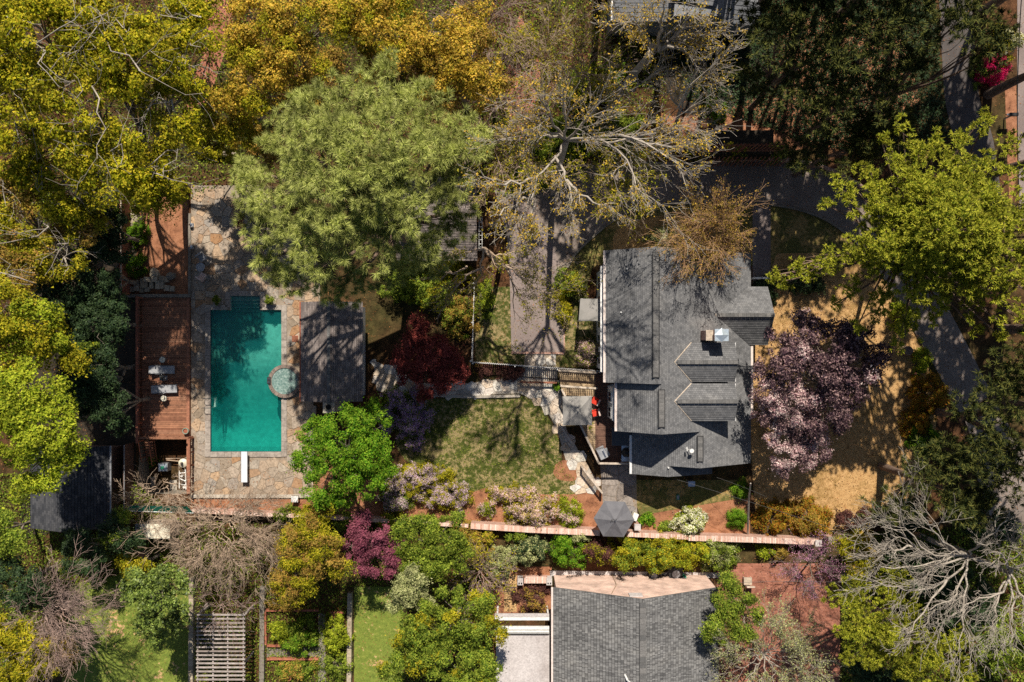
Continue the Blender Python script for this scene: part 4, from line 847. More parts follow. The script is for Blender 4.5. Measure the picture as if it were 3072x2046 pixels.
strip('street', [(2815, -40), (2825, 150), (2835, 300), (2860, 420), (2890, 640)], [(2915, -40), (2925, 150), (2940, 300), (2980, 420), (3010, 640)], 0.022, M['street'])
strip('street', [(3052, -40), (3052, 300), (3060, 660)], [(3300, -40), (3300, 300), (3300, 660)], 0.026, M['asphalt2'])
sheet('verge', [(3014, 250), (3048, 240), (3054, 500), (3030, 640), (3022, 480)], 0.012, M['straw'])
# garden path
PATH = [(1120, 1080), (1180, 1110), (1250, 1150), (1400, 1150), (1560, 1130), (1680, 1140), (1690, 1250), (1700, 1290), (1740, 1360), (1790, 1440), (1800, 1478), (1728, 1482), (1724, 1430), (1700, 1390), (1672, 1290), (1640, 1230), (1600, 1200), (1560, 1180), (1400, 1186), (1290, 1188), (1200, 1200), (1130, 1170)]
sheet('path_bed', PATH, 0.013, M['concrete']); sheet('gate_apron', [(1556, 1096), (1672, 1100), (1672, 1136), (1556, 1128)], 0.018, M['concrete']); gp = thing('garden_path', 'curving flagstone path between lawn and house deck', 'path', (*px2(1500, 1165), 0)); gp['kind'] = 'structure'
stones(gp, PATH, 26, M['flagpale'], seed=5, convex=False, z0=.016, z1=.05)
kerb([(1285, 1184), (1400, 1190), (1560, 1187)], mat='concrete', w=.2, h=.16)
SP = [(1800, 1392), (1908, 1392), (1912, 1560), (1812, 1560), (1806, 1480)]
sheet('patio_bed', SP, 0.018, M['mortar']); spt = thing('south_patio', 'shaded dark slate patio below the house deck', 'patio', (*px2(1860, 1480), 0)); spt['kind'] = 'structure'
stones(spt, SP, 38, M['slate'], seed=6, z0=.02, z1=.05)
# wooded path of red clay
sheet('clay_path', smooth_path([(610, -40), (660, -40), (700, 60), (660, 200), (620, 300), (560, 330), (580, 240), (620, 120), (610, -40)], 3)[:-1], 0.01, M['redsoil'])
sheet('clay_bank', smooth_path([(1560, 40), (1620, 200), (1600, 330), (1560, 420), (1520, 300), (1530, 150), (1560, 40)], 3)[:-1], 0.01, M['redsoil'])
sheet('straw_slope', smooth_path([(1960, 330), (2060, 350), (2260, 290), (2420, 320), (2420, 440), (2200, 470), (2000, 440), (1960, 330)], 3)[:-1], 0.008, M['straw'])
sheet('straw_slope', [(2360, 40), (2700, 60), (2760, 300), (2600, 440), (2440, 440), (2330, 250)], 0.006, M['straw'])
sheet('shade_sheet', smooth_path([(1985, 40), (2300, 60), (2290, 250), (2200, 320), (2060, 330), (1990, 230), (1985, 40)], 3)[:-1], .012, M['shade_soil'])  # dark sheet paints in the deep shade above the fence
# neighbours' gardens
sheet('neighbour_lawn', [(210, 1760), (380, 1720), (566, 1700), (566, 2120), (180, 2120)], 0.010, M['lawn_green'])
sheet('lawn_strip', [(1062, 1760), (1210, 1760), (1210, 2120), (1062, 2120)], 0.010, M['lawn_green'])
sheet('brick_terrace', [(2150, 1690), (2520, 1690), (2520, 2140), (2150, 2140)], 0.014, M['brickpave'])
sheet('hedge_shade_sheet', [(120, 560), (428, 560), (428, 700), (380, 860), (366, 884), (408, 890), (408, 1530), (330, 1560), (60, 1620), (60, 1100)], 0.003, M['shade_soil'])  # dark sheet paints in the black shade along the hedge
# ---------------------------------------------------------------- buildings
def roof_plane(pts, mat, parent, course=0.15, thick=0.12, lift=0.022, single=False, name='roof'):
    """pts: planar convex outline, pts[0]->pts[1] along the eave; courses lap up the slope"""
    p = [Vector(q) for q in pts]; u = (p[1] - p[0]).normalized(); n = Vector((0, 0, 0))
    for i in range(len(p)): n += p[i].cross(p[(i + 1) % len(p)])
    n.normalize()
    if n.z < 0: p = [p[1], p[0]] + p[:1:-1]; u = -u; n = -n
    v = n.cross(u); o = p[0]; w = [((q - o).dot(u), (q - o).dot(v)) for q in p]
    T = lambda a, b, h=0.0: tuple(o + u * a + v * b + n * h)
    slab = MB(); slab.face([T(a, b, -0.004) for a, b in w]); slab.face([T(a, b, -thick) for a, b in reversed(w)])
    for i in range(len(w)):
        a, b = w[i], w[(i + 1) % len(w)]; slab.face([T(*a, -thick), T(*b, -thick), T(*b, -0.004), T(*a, -0.004)])
    so = slab.build(name, M['cap'] if mat in ('shA', 'shB', 'shC', 'shD') else M[mat], parent); mb = MB(); vmax = max(q[1] for q in w); k = 0
    while k * course < vmax - 1e-4:
        v0, v1 = k * course, min((k + 1) * course, vmax); c = clip(clip(w, 0, 1, v1), 0, -1, -v0); k += 1
        if len(c) < 3: continue
        hh = lambda b: lift * (1 - (b - v0) / course) + 0.002
        uvs = [(a + 0.003, b + 0.0005 if abs(b - v0) < 1e-6 else b - .0005) for a, b in c]
        mb.face([T(a, b, hh(b)) for a, b in c], uvs); low = [q for q in c if abs(q[1] - v0) < 1e-6]
        if len(low) >= 2:
            a, b = min(low), max(low); mb.face([T(a[0], v0, -0.003), T(b[0], v0, -0.003), T(b[0], v0, lift + .002), T(a[0], v0, lift + .002)], [(a[0], v0 + .01), (b[0], v0 + .01), (b[0], v0 + .03), (a[0], v0 + .03)])
        if single: link('shingle_course', mb_mesh(mb, M[mat]), so); mb = MB()
    if not single: tag(mb.build('shingle_courses', M[mat], so), kind='stuff')
    return so
def mb_mesh(mb, mat):
    me = bpy.data.meshes.new('course'); me.from_pydata(mb.v, [], mb.f); l = me.uv_layers.new(name='UVMap'); l.data.foreach_set('uv', [c for u in mb.uv for c in u]); me.materials.append(mat); me.update(); return me
def ridge_caps(parent, a, b, n, w=0.36, h=0.05, mat='cap'):
    a, b = Vector(a), Vector(b); d = (b - a) / n; rz = math.atan2(d.y, d.x)
    if w in (.36, .32): m_ = (a + b) / 2; piece('ridge_vent', M['black'], parent, (m_.x, m_.y, m_.z + .012), ((b - a).length + .1, w + .12, .05), rz)
    for i in range(n):
        c = a + d * (i + .5); piece('ridge_cap', M[mat], parent, (c.x, c.y, c.z + .02 + 0.006 * (i % 2)), (d.length * .97, w, h), rz, -math.asin(max(-1, min(1, d.z / d.length))) + .02)
def window(parent, x, y, z, w, h, face):
    """window on a wall whose outside normal is face ('-x', '+x', '+y', '-y')"""
    ax = 0.06; dx = {'-x': -1, '+x': 1}.get(face, 0); dy = {'-y': -1, '+y': 1}.get(face, 0)
    sz = (ax, w, h) if dx else (w, ax, h); fr = MB().box(x + dx * .02, y + dy * .02, z, *sz).build('window', M['trimw'], parent)
    gz = (ax, w - .14, h - .14) if dx else (w - .14, ax, h - .14); MB().box(x + dx * .028, y + dy * .028, z, *gz).build('pane', M['glass'], fr)
    bz = (ax, .04, h - .1) if dx else (.04, ax, h - .1); MB().box(x + dx * .036, y + dy * .036, z, *bz).build('mullion', M['trimw'], fr)
# --- main house
hs = thing('house', 'large grey-shingled house with two roof dormers and a brick chimney', 'house', (12, -1, 0))
E, RZ, XL, XR = 4.4, 6.6, 6.51, 17.2; YN, YA, YB, YC, YD = 6.3, -2.88, -6.27, -8.8, -9.57
k = 0.56; zr = lambda x: 6.6 - k * (x - 9.6)
roof_plane([(XL, YA, E), (XL, YN, E), (9.6, YN, 6.6), (9.6, YA, 6.6)], 'shA', hs)
roof_plane([(XR, YN, zr(XR)), (XR, YA, zr(XR)), (9.6, YA, 6.6), (9.6, YN, 6.6)], 'shA', hs)
roof_plane([(XR, YA, zr(XR)), (XR, YB, zr(XR)), (10.03, YB, zr(10.03)), (10.03, YA, zr(10.03))], 'shA', hs)
roof_plane([(7.3, YB, E), (7.3, YA, E), (10.03, YA, zr(10.03) - .003), (10.03, YB, zr(10.03) - .003)], 'shA', hs)
roof_plane([(XR, YB, zr(XR)), (XR, YC, zr(XR)), (13.0, YC, zr(13.0)), (13.0, YB, zr(13.0))], 'shA', hs)
cz = 2.4; sl = (zr(13.0) - cz) / (13.0 - 8.63); zl = lambda x: cz + sl * (x - 8.63)
roof_plane([(8.63, YD, cz), (8.63, YB + .35, cz), (11.08, YB + .35, zl(11.08)), (11.08, YD, zl(11.08))], 'shA', hs)
roof_plane([(11.08, YC, zl(11.08)), (11.08, YB + .35, zl(11.08)), (13.0, YB + .35, zr(13.0) - .004), (13.0, YC, zr(13.0) - .004)], 'shA', hs)
roof_plane([(14.4, YD + .01, cz), (14.4, YC + 1.2, cz), (11.08, YC + 1.2, zl(11.08) - .01), (11.08, YD + .01, zl(11.08) - .01)], 'shA', hs)
MB().box(8.0, -6.9, 2.25, 1.6, 1.3, .1).build('porch_roof', M['darkroof'], hs)
# east wing
roof_plane([(18.4, 3.9, 2.45), (15.0, 3.9, 2.45), (14.2, 1.82, 4.0), (18.4, 1.82, 4.0)], 'shA', hs)
roof_plane([(15.0, -0.28, 2.45), (18.4, -0.28, 2.45), (18.4, 1.82, 4.0), (14.2, 1.82, 4.0)], 'shA', hs)
ridge_caps(hs, (14.4, 1.82, 4.0), (18.4, 1.82, 4.0), 14, .26)
for yn, yr, ys in ((-0.11, -1.44, -2.79), (-2.92, -4.1, -5.48)):
    roof_plane([(15.3, yn, 5.12), (12.24, yn, 5.12), (11.0, yr, 5.82), (15.3, yr, 5.82)], 'shA', hs, 0.14, .09); roof_plane([(12.24, ys, 5.12), (15.3, ys, 5.12), (15.3, yr, 5.82), (11.0, yr, 5.82)], 'shA', hs, 0.14, .09)
    d = MB().prism([(12.0, ys + .2), (15.1, ys + .2), (15.1, yn - .2), (12.0, yn - .2)], 2.6, 4.98); d.face([(15.1, ys + .2, 4.98), (15.1, yn - .2, 4.98), (15.1, yr, 5.72)]); dd_ = d.build('dormer', M['siding'], hs)
    window(dd_, 15.1, yr, 4.1, 1.0, 1.1, '+x'); ridge_caps(hs, (11.2, yr, 5.84), (15.3, yr, 5.84), 14, .24)
    for ye in (yn, ys): MB().tube([(12.30, ye, 5.13), (11.0, yr, 5.83)], .045, 4).build('valley_flashing', M['oldwood'], hs)
    MB().box(15.32, (yn + ys) / 2, 5.08, .06, yn - ys, .1).build('fascia', M['trimw'], hs)
ridge_caps(hs, (9.6, 5.9, 6.62), (9.6, -2.4, 6.62), 30, .36); ridge_caps(hs, (10.03, -3.3, 6.38), (10.03, -5.75, 6.38), 9, .36); ridge_caps(hs, (13.0, -6.6, zr(13) + .03), (13.0, -8.3, zr(13) + .03), 7, .32)
for (x, ya_, yb_, z) in ((XL - .09, YN, YA, E), (7.3 - .09, YA, YB, E), (8.63 - .09, YB - .5, YD, cz), (XR + .09, -0.35, -5.2, zr(XR))): MB().box(x, (ya_ + yb_) / 2, z - .03, .16, abs(ya_ - yb_) - .02, .13).build('gutter', M['gutter'] if z > 3 or x > 16 else M['trimw'], hs)
MB().prism([(XL + .45, YA + .3), (XR - .4, YA + .3), (XR - .4, YN - .3), (XL + .45, YN - .3)], 0, 2.0).prism([(XL + .45, YA + .3), (14.0, YA + .3), (14.0, YN - .3), (XL + .45, YN - .3)], 2.0, 4.1).build('wall', M['siding'], hs)
MB().prism([(7.7, YB + .3), (XR - .4, YB + .3), (XR - .4, YA + .4), (7.7, YA + .4)], 0, 2.0).prism([(7.72, YB + .31), (13.5, YB + .31), (13.5, YA + .41), (7.72, YA + .41)], 2.0, 4.2).build('wall', M['siding'], hs)
MB().prism([(9.0, YD + .3), (14.1, YD + .3), (14.1, YC + .3), (XR - .42, YC + .3), (XR - .42, YB + .4), (9.0, YB + .4)], 0, 2.1).build('wall', M['siding'], hs); MB().prism([(15.0, 0.0), (18.1, 0.0), (18.1, 3.6), (15.0, 3.6)], 0, 2.3).build('wall', M['siding'], hs)
for (x, y, zt, x2, zt2, yy) in ((XL + .45, YN - .3, 0, 0, 0, 0),):
    g = MB(); g.face([(XL + .45, YN - .3, 4.1), (9.6, YN - .3, 6.4), (14.0, YN - .3, 4.0), (14.0, YN - .3, 3.0), (XL + .45, YN - .3, 3.0)]); g.face([(7.7, YB + .3, 4.2), (10.03, YB + .3, 6.1), (13.4, YB + .3, 4.2)]); g.build('gable_wall', M['siding'], hs)
by = MB().prism([(6.35, 5.1), (6.97, 5.3), (6.97, -2.2), (6.35, -2.0)], 0, 3.7); by.build('sunroom', M['siding'], hs)
sr = hs.children[-1]
MB().prism([(6.2, 5.25), (6.97, 5.45), (6.97, -2.35), (6.2, -2.15)], 3.72, 3.84).build('sunroom_roof', M['trimw'], hs)
for y in (4.2, 2.8, 1.4, 0.0, -1.2): window(hs, 6.35, y, 2.3, 1.0, 1.7, '-x')
MB().prism([(7.08, -3.3), (7.7, -3.1), (7.7, -6.0), (7.08, -5.6)], 0, 3.6).build('bay', M['siding'], hs)
for y in (-4.0, -5.1): window(hs, 7.08, y, 2.4, .8, 1.5, '-x')
for ye, xe in ((3.9, 15.0), (-.28, 15.0)): MB().tube([(xe + .3, ye, 2.62), (14.25, 1.82, 4.02)], .04, 4).build('valley_flashing', M['oldwood'], hs)
# chimney (part of the house)
ch = MB().prism([(13.52, .05), (14.36, .05), (14.36, .75), (13.52, .75)], 3.5, 6.75).prism([(13.05, .06), (13.50, .06), (13.50, .70), (13.05, .70)], 3.6, 6.2).build('chimney', M['brickwall'], hs)
MB().prism([(13.48, .0), (14.40, .0), (14.40, .8), (13.48, .8)], 6.76, 6.84).cyl(13.94, .4, 6.84, 7.0, .48, .03, 4).build('chimney_cap', M['capmetal'], ch)
MB().box(13.28, .38, 6.24, .5, .7, .07).build('shoulder_cap', M['oldwood'], ch)
for (px, py, z) in ((1879, 807, 5.2), (1862, 937, 5.0), (2004, 1402, 3.6)):
    p = P(px, py, z); v_ = MB().cyl(p[0], p[1], z - .6, z + .22, .055, n=10).build('vent_pipe', M['whitep'], hs); MB().box(p[0] - .12, p[1], z - .05, .3, .34, .03, 0, -.55).build('flashing', M['capmetal'], v_)
p = P(2068, 1350, 4.9); ds = thing('satellite_dish', 'small white satellite dish on the lower roof beside the ridge vent', 'satellite dish', (p[0], p[1], 4.2))
MB().cyl(p[0] + .16, p[1] - .05, 4.9, 4.97, .10, .15, 20).build('dish', M['whitep'], ds); MB().tube([(p[0] - .1, p[1], 4.2), (p[0] + .1, p[1] - .02, 4.88)], .03).build('mast', M['whitep'], ds); MB().tube([(p[0] - .14, p[1] + .18, 4.75), (p[0] - .12, p[1] - .1, 4.75)], .045).build('bracket', M['whitep'], ds)
p = P(1727 + 15, 930, 2.6); en = thing('side_porch', 'small flat grey porch roof on the parking side of the house', 'porch', (p[0] + .5, p[1], 0))
MB().prism([P(1741, 896, 2.7)[:2], P(1808, 896, 2.7)[:2], P(1808, 963, 2.7)[:2], P(1736, 963, 2.7)[:2]], 2.58, 2.7).build('roof', M['umb2'], en)
for x, y in ((1742, 898), (1740, 960)): q = P(x, y, 2.6); piece('post', M['whitewood'], en, (q[0] + .1, q[1], 1.29), (.12, .12, 2.58))
# --- house deck
hd = thing('house_deck', 'dark timber deck along the garden wall of the house', 'deck', (*P(1800, 1250, 0)[:2], 0)); DZ = 0.75
DECK = [(1676, 1112), (1796, 1112), (1904, 1112), (1904, 1390), (1796, 1390), (1738, 1275), (1686, 1190)]; Dw = [P(x, y, DZ)[:2] for x, y in DECK]; y = max(q[1] for q in Dw); xm = P(1786, 0, DZ)[0]
while y > min(q[1] for q in Dw) + .1:
    yc = y - .07; xs_ = []
    for i in range(len(Dw)):
        (xa, ya_), (xb, yb_) = Dw[i], Dw[(i + 1) % len(Dw)]
        if (ya_ > yc) != (yb_ > yc): xs_.append(xa + (xb - xa) * (yc - ya_) / (yb_ - ya_))
    if len(xs_) >= 2:
        xa, xb = min(xs_), max(xs_)
        if xa < xm - .1: piece('plank', M['sunlit_tanwood'], hd, ((xa + xm) / 2, yc, DZ - .02), (xm - xa - .01, .128, .04))
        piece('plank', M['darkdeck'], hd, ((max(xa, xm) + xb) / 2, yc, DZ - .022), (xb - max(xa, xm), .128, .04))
    y -= .14
MB().prism([P(x, y, 0)[:2] for x, y in ((1690, 1118), (1890, 1118), (1890, 1380), (1800, 1380), (1745, 1275), (1695, 1190))], 0, DZ - .07).build('underframe', M['dark'], hd)
def railing(a, b, zb, h, label, mat='oldwood', bal='brownpicket', z2=None, group='weathered railings of the house deck', cap=.14, pitch=.13, posts=None):
    zt = zb + h; A = Vector(P(*a, zt)); zt2 = (z2 if z2 is not None else zb) + h; B = Vector(P(*b, zt2)); t = thing('railing', label, 'railing', (A.x, A.y, zb), group); d = B - A; L_ = math.hypot(d.x, d.y); rz = math.atan2(d.y, d.x); c = (A + B) / 2; tl = -math.atan2(d.z, L_)
    piece('top_rail', M[mat], t, (c.x, c.y, c.z), (d.length, cap, .05), rz, tl); piece('bottom_rail', M[bal], t, (c.x, c.y, c.z - h + .12), (d.length, .05, .06), rz, tl)
    np_ = posts or max(2, int(L_ / 1.5) + 1)
    for i in range(np_): q = A + d * (i / (np_ - 1)); piece('post', M[mat], t, (q.x, q.y, q.z - h / 2 + .02), (.12, .12, h + .06), rz)
    n = int(L_ / pitch)
    for i in range(1, n): q = A + d * (i / n); piece('baluster', M[bal], t, (q.x, q.y, q.z - h / 2), (.04, .04, h - .08), rz)
    return t
railing((1677, 1111), (1789, 1118), DZ, .95, 'weathered deck railing just behind the white picket fence'); railing((1684, 1158), (1790, 1165), DZ, .95, 'weathered deck railing touching the head of the square umbrella')
railing((1686, 1170), (1702, 1200), DZ, .9, 'short slanting railing tucked under a corner of the square umbrella'); railing((1740, 1272), (1796, 1388), DZ, .95, 'long slanting railing beside the orange plank strip'); railing((1797, 1390), (1890, 1391), DZ, .95, 'pale railing behind the covered grill at the end of the house deck')
railing((1680, 1275), (1716, 1330), 0, .9, 'short sunlit stair rail between path and umbrella shadow'); railing((1747, 1402), (1806, 1478), 0, .9, 'slanting stair rail at the foot of the flagstone path')
railing((1562, 1146), (1670, 1148), 0, .55, 'low dark gate rail at the edge of the flagstone path', 'brownpicket', 'brownpicket', group='dark gate rails'); railing((2262, 834), (2312, 834), .3, .9, 'short white rail across the front walkway', 'whitewood', 'whitewood')
# white picket fence, two runs
wf = thing('picket_fence', 'white picket fence turning a corner between lawn and flagstone path', 'fence', (*px2(1420, 1085), 0))
def pickets(t, a, b, h, mat, pitch=.15, w=.075, zb=0.0, hv=0.03):
    A, B = Vector(P(*a, zb + h)), Vector(P(*b, zb + h)); d = B - A; L_ = d.length; rz = math.atan2(d.y, d.x); n = int(L_ / pitch); c = (A + B) / 2
    for i in range(n + 1): q = A + d * (i / n); piece('picket', M[mat], t, (q.x, q.y, zb + h / 2 + random.uniform(-hv, hv)), (w, .022, h), rz)
    for z in (.3, h - .25): piece('rail', M[mat], t, (c.x + math.sin(rz) * .04, c.y - math.cos(rz) * .04, zb + z), (L_, .04, .09), rz)
    m = max(2, int(L_ / 2.4) + 1)
    for i in range(m): q = A + d * (i / (m - 1)); piece('post', M[mat], t, (q.x + math.sin(rz) * .1, q.y - math.cos(rz) * .1, zb + h / 2), (.1, .1, h + .05), rz)
pickets(wf, (1424, 850), (1416, 1084), 1.3, 'whitewood', .15, .10); pickets(wf, (1418, 1086), (1800, 1113), 1.3, 'whitewood', .15, .075)
bf = thing('picket_fence', 'tall red-brown picket fence above the curving drive', 'fence', (*px2(2240, 480), 0)); pickets(bf, (2112, 432), (2362, 430), 2.3, 'brownpicket', .28, .11, 2.0)
q0, q1 = P(2112, 432, 4.3), P(2362, 430, 4.3); bank = MB().prism([(q0[0], q0[1] - .25), (q1[0], q1[1] - .25), (q1[0], q1[1] + 1.6), (q0[0], q0[1] + 1.6)], -.05, 2.0, .93); tag(bank.build('bank', M['shade_soil']), kind='structure')
for i in range(18): q = P(2122 + i * 13.4, 470, 1.0); piece('picket', M['brownpicket'], bf, (q[0], q1[1] - .55, 1.05), (.10, .03, 2.0), 0, 0, -.12)
bf2 = thing('picket_fence', 'short red picket fence end half hidden by the yellow-green conifer', 'fence', (*px2(2535, 495), 0)); pickets(bf2, (2515, 488), (2590, 520), 1.6, 'brownpicket', .2, .09)
# retaining wall in brick with cap bricks
def brick_wall(pts, h, w, label, dark=False):
    pw = [Vector(P(*p, h)) for p in pts]; t = thing('brick_wall', label, 'wall', (pw[0].x, pw[0].y, 0), 'brick boundary walls')
    for a, b in zip(pw[:-1], pw[1:]):
        d = b - a; L_ = d.length; rz = math.atan2(d.y, d.x); c = (a + b) / 2; MB().box(c.x, c.y, (h - .07) / 2, L_, w - .03, h - .07, rz).build('wall_course', M['brickwall'], t); n = int(L_ / .118)
        for i in range(n): q = a + d * ((i + .5) / n); piece('brick', M['brick'], t, (q.x, q.y, h - .03 + random.uniform(-.004, .004)), (.104, w, .065), rz)
    return t
brick_wall([(1412, 1578), (1600, 1590), (1800, 1599)], 1.1, .42, 'pale brick boundary wall running below the straw bed to the hexagonal umbrella')
brick_wall([(1880, 1603), (2065, 1612)], 1.1, .34, 'short brick wall between the hexagonal umbrella and the white flowering bush')
brick_wall([(2066, 1614), (2270, 1620), (2456, 1627)], 1.15, .40, 'sunlit brick wall running from the white flowering bush to the square post')
brick_wall([(572, 1533), (760, 1542), (920, 1550), (1210, 1566), (1405, 1578)], 1.0, .26, 'long narrow brick wall under the bare twiggy tree and golden tree')
for (x, y, lb) in ((2456, 1630, 'pale capped brick pier at the end of the sunlit wall'), (2495, 1620, 'grey capped brick pier beside the yellow-green bush'), (1913, 1582, 'slim brick pier next to the patio heater')):
    p = P(x, y, 1.4); t = thing('brick_pier', lb, 'pier', (p[0], p[1], 0), 'brick piers'); MB().box(p[0], p[1], .66, .36, .36, 1.32).build('shaft', M['brickwall'], t); MB().box(p[0], p[1], 1.36, .46, .46, .08).build('cap', M['palecon'] if x != 2495 else M['concrete_dark'], t)
# --- pool house
ph = thing('pool_house', 'pool house with old brown shingles and a stone chimney at its end', 'house', (*px2(990, 1060), 0))
z0_, z1_ = 2.7, 3.7; xl, xr_ = P(903, 0, z0_)[0], P(1088, 0, z0_)[0]; xm_ = P(986, 0, z1_)[0]; yt, yb_ = P(0, 905, 3)[1], P(0, 1205, 3)[1]
roof_plane([(xl, yb_, z0_), (xl, yt, z0_), (xm_, yt, z1_), (xm_, yb_, z1_)], 'shC', ph, .16); roof_plane([(xr_, yt, z0_), (xr_, yb_, z0_), (xm_, yb_, z1_), (xm_, yt, z1_)], 'shC', ph, .16); ridge_caps(ph, (xm_, yt, z1_), (xm_, yb_, z1_), 26, .22)
MB().prism([(xl + .5, yb_ + .3), (xr_ - .3, yb_ + .3), (xr_ - .3, yt - .3), (xl + .5, yt - .3)], 0, 2.55).build('wall', M['siding'], ph); MB().box(xl - .06, (yt + yb_) / 2, 2.66, .1, yt - yb_, .12).build('gutter', M['redwood'], ph)
for s_ in (yb_ + .3, yt - .3): MB().face([(xl + .5, s_, 2.55), (xr_ - .3, s_, 2.55), (xm_, s_, 3.5)]).build('gable_wall', M['siding'], ph)
p = P(986, 1221, 3.5); cm = MB().box(p[0], p[1], 1.75, .82, .85, 3.5).build('chimney', M['concrete'], ph); MB().ring(p[0], p[1], 3.5, 3.58, .2, .28, 20).build('flue_rim', M['concrete_dark'], cm); MB().cyl(p[0], p[1], 3.5, 3.51, .2, n=20).build('flue', M['dark'], cm)
# --- garage under the pine
ga = thing('garage', 'brown-shingled garage half hidden under the great pine', 'garage', (*px2(1330, 660), 0)); z0_, z1_ = 2.8, 4.0; xr_ = P(1432, 0, z0_)[0]; xl = P(1190, 0, z0_)[0]; yt, yb_, ym_ = P(0, 530, z0_)[1], P(0, 782, z0_)[1], P(0, 655, z1_)[1]
roof_plane([(xl, yb_, z0_), (xr_, yb_, z0_), (xr_, ym_, z1_), (xl, ym_, z1_)], 'shC', ga, .2); roof_plane([(xr_, yt, z0_), (xl, yt, z0_), (xl, ym_, z1_), (xr_, ym_, z1_)], 'shC', ga, .2); MB().prism([(xl + .3, yb_ + .3), (xr_ - .3, yb_ + .3), (xr_ - .3, yt - .3), (xl + .3, yt - .3)], 0, 2.7).build('wall', M['siding'], ga)
for sx_ in (xr_ - .3, xl + .3): MB().face([(sx_, yb_ + .3, 2.7), (sx_, yt - .3, 2.7), (sx_, ym_, 3.8)]).build('gable_wall', M['siding'], ga)
tr = thing('trellis', 'narrow white ladder trellis on the end wall of the garage', 'trellis', (xr_ + .15, P(0, 700, 2)[1], 0))
for dx in (0, .22): MB().box(xr_ + .1 + dx, P(0, 700, 2)[1], 2.2, .03, 2.3, .03).build('stile', M['whitep'], tr)
for i in range(8): piece('rung', M['whitep'], tr, (xr_ + .21, P(0, 700, 2)[1] - 1.1 + i * .31, 2.2), (.3, .03, .03))
for dy in (-1, 1): piece('post', M['whitep'], tr, (xr_ + .21, P(0, 700, 2)[1] + dy, 1.1), (.05, .05, 2.2))
# --- shed by the hedge
sh = thing('shed', 'dark-roofed shed in deep shade beneath the lime tree', 'shed', (*px2(210, 1470), 0)); z0_, z1_ = 2.6, 3.9; xl, xr_, xm_ = P(92, 0, z0_)[0], P(328, 0, z0_)[0], P(188, 0, z1_)[0]; yt, yb_ = P(0, 1340, 3)[1], P(0, 1588, 3)[1]
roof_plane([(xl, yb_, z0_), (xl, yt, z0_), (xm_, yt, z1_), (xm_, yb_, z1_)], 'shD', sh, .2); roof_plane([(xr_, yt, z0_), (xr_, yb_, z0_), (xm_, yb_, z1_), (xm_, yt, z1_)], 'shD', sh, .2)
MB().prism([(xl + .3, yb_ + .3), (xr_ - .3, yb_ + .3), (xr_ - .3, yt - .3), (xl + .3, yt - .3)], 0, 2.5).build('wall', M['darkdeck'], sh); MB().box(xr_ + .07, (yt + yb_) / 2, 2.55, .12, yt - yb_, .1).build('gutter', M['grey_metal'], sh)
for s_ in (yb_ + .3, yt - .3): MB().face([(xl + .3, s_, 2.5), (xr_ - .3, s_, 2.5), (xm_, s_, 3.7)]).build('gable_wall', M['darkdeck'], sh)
# --- brick neighbour
nb = thing('neighbour_house', 'two-tone grey shingled house with a sunny pink brick gable wall', 'house', (9, -22, 0)); z0_, z1_ = 3.2, 5.8; xl, xr_, xm_ = 2.93, 14.65, 8.86; yt, yb_ = -17.5, -34
roof_plane([(xl, yb_, z0_), (xl, yt, z0_), (xm_, yt, z1_), (xm_, yb_, z1_)], 'shB', nb, .215, single=True, lift=.03); roof_plane([(xr_, yt, z0_), (xr_, yb_, z0_), (xm_, yb_, z1_), (xm_, yt, z1_)], 'shB', nb, .215, single=True, lift=.03); ridge_caps(nb, (xm_, yt - .2, z1_), (xm_, yb_, z1_), 44, .42, .05)
w_ = MB(); w_.face([(xr_ - .15, yt - .03, 0), (xl + .2, yt - .03, 0), (xl + .2, yt - .03, 3.1), (xm_, yt - .03, 5.62), (xr_ - .15, yt - .03, 3.1)], [(0, 0), (11.4, 0), (11.4, 3.1), (5.7, 5.6), (0, 3.1)]); w_.build('gable_wall', M['brickpink'], nb)
MB().prism([(xl + .2, yb_), (xr_ - .15, yb_), (xr_ - .15, yt - .06), (xl + .2, yt - .06)], 0, 3.05).build('wall', M['brickpink'], nb)
MB().box(xm_ - .35, yt + .02, 4.9, .9, .08, .7).build('gable_vent', M['palecon'], nb); MB().box(xl - .08, (yt + yb_) / 2, 3.15, .14, yt - yb_, .12).build('gutter', M['gutter'], nb)
MB().tube([(6.9, yt + .03, 4.6), (7.5, yt + .03, 2.6), (7.5, yt + .03, 0)], .03).build('downpipe', M['barktan'], nb)
p = P(1880, 2035, 5.4); MB().tube([(p[0] - .15, p[1] + .3, 5.1), (p[0], p[1], 5.65), (p[0] + .25, p[1] - .3, 5.5)], .07, 8).build('roof_vent', M['whitep'], nb)
sheet('wall_footing', [(1650, 1712), (2160, 1718), (2160, 1734), (1650, 1728)], .03, M['palecon'])
for (x, y, c, lb) in ((1962, 1727, 'dark', 'dark green lidded bin against the pink brick wall'), (2028, 1722, 'steel', 'grey air conditioning unit against the pink brick wall'), (2050, 1736, 'green_tarp', 'small teal bin beside the air conditioning unit')):
    p = P(x, y, .8); t = thing('bin' if 'bin' in lb else 'air_conditioner', lb, 'bin' if 'bin' in lb else 'air conditioner', (p[0], p[1], 0)); s_ = .75 if x < 2000 else (1.0 if x < 2040 else .45)
    MB().prism([(p[0] - s_ * .45, p[1] - s_ * .4), (p[0] + s_ * .45, p[1] - s_ * .4), (p[0] + s_ * .45, p[1] + s_ * .4), (p[0] - s_ * .45, p[1] + s_ * .4)], 0, .78, 1.08).build('body', M['black'] if c == 'dark' else M['grey_metal'] if c == 'steel' else M['green_tarp'], t); MB().box(p[0], p[1], .82, s_ * .98, s_ * .86, .07).build('lid', M['black'] if c != 'green_tarp' else M['green_tarp'], t); MB().cyl(p[0], p[1], .856, .9, s_ * .3, n=16).build('top_plate', M['grey_metal'], t)
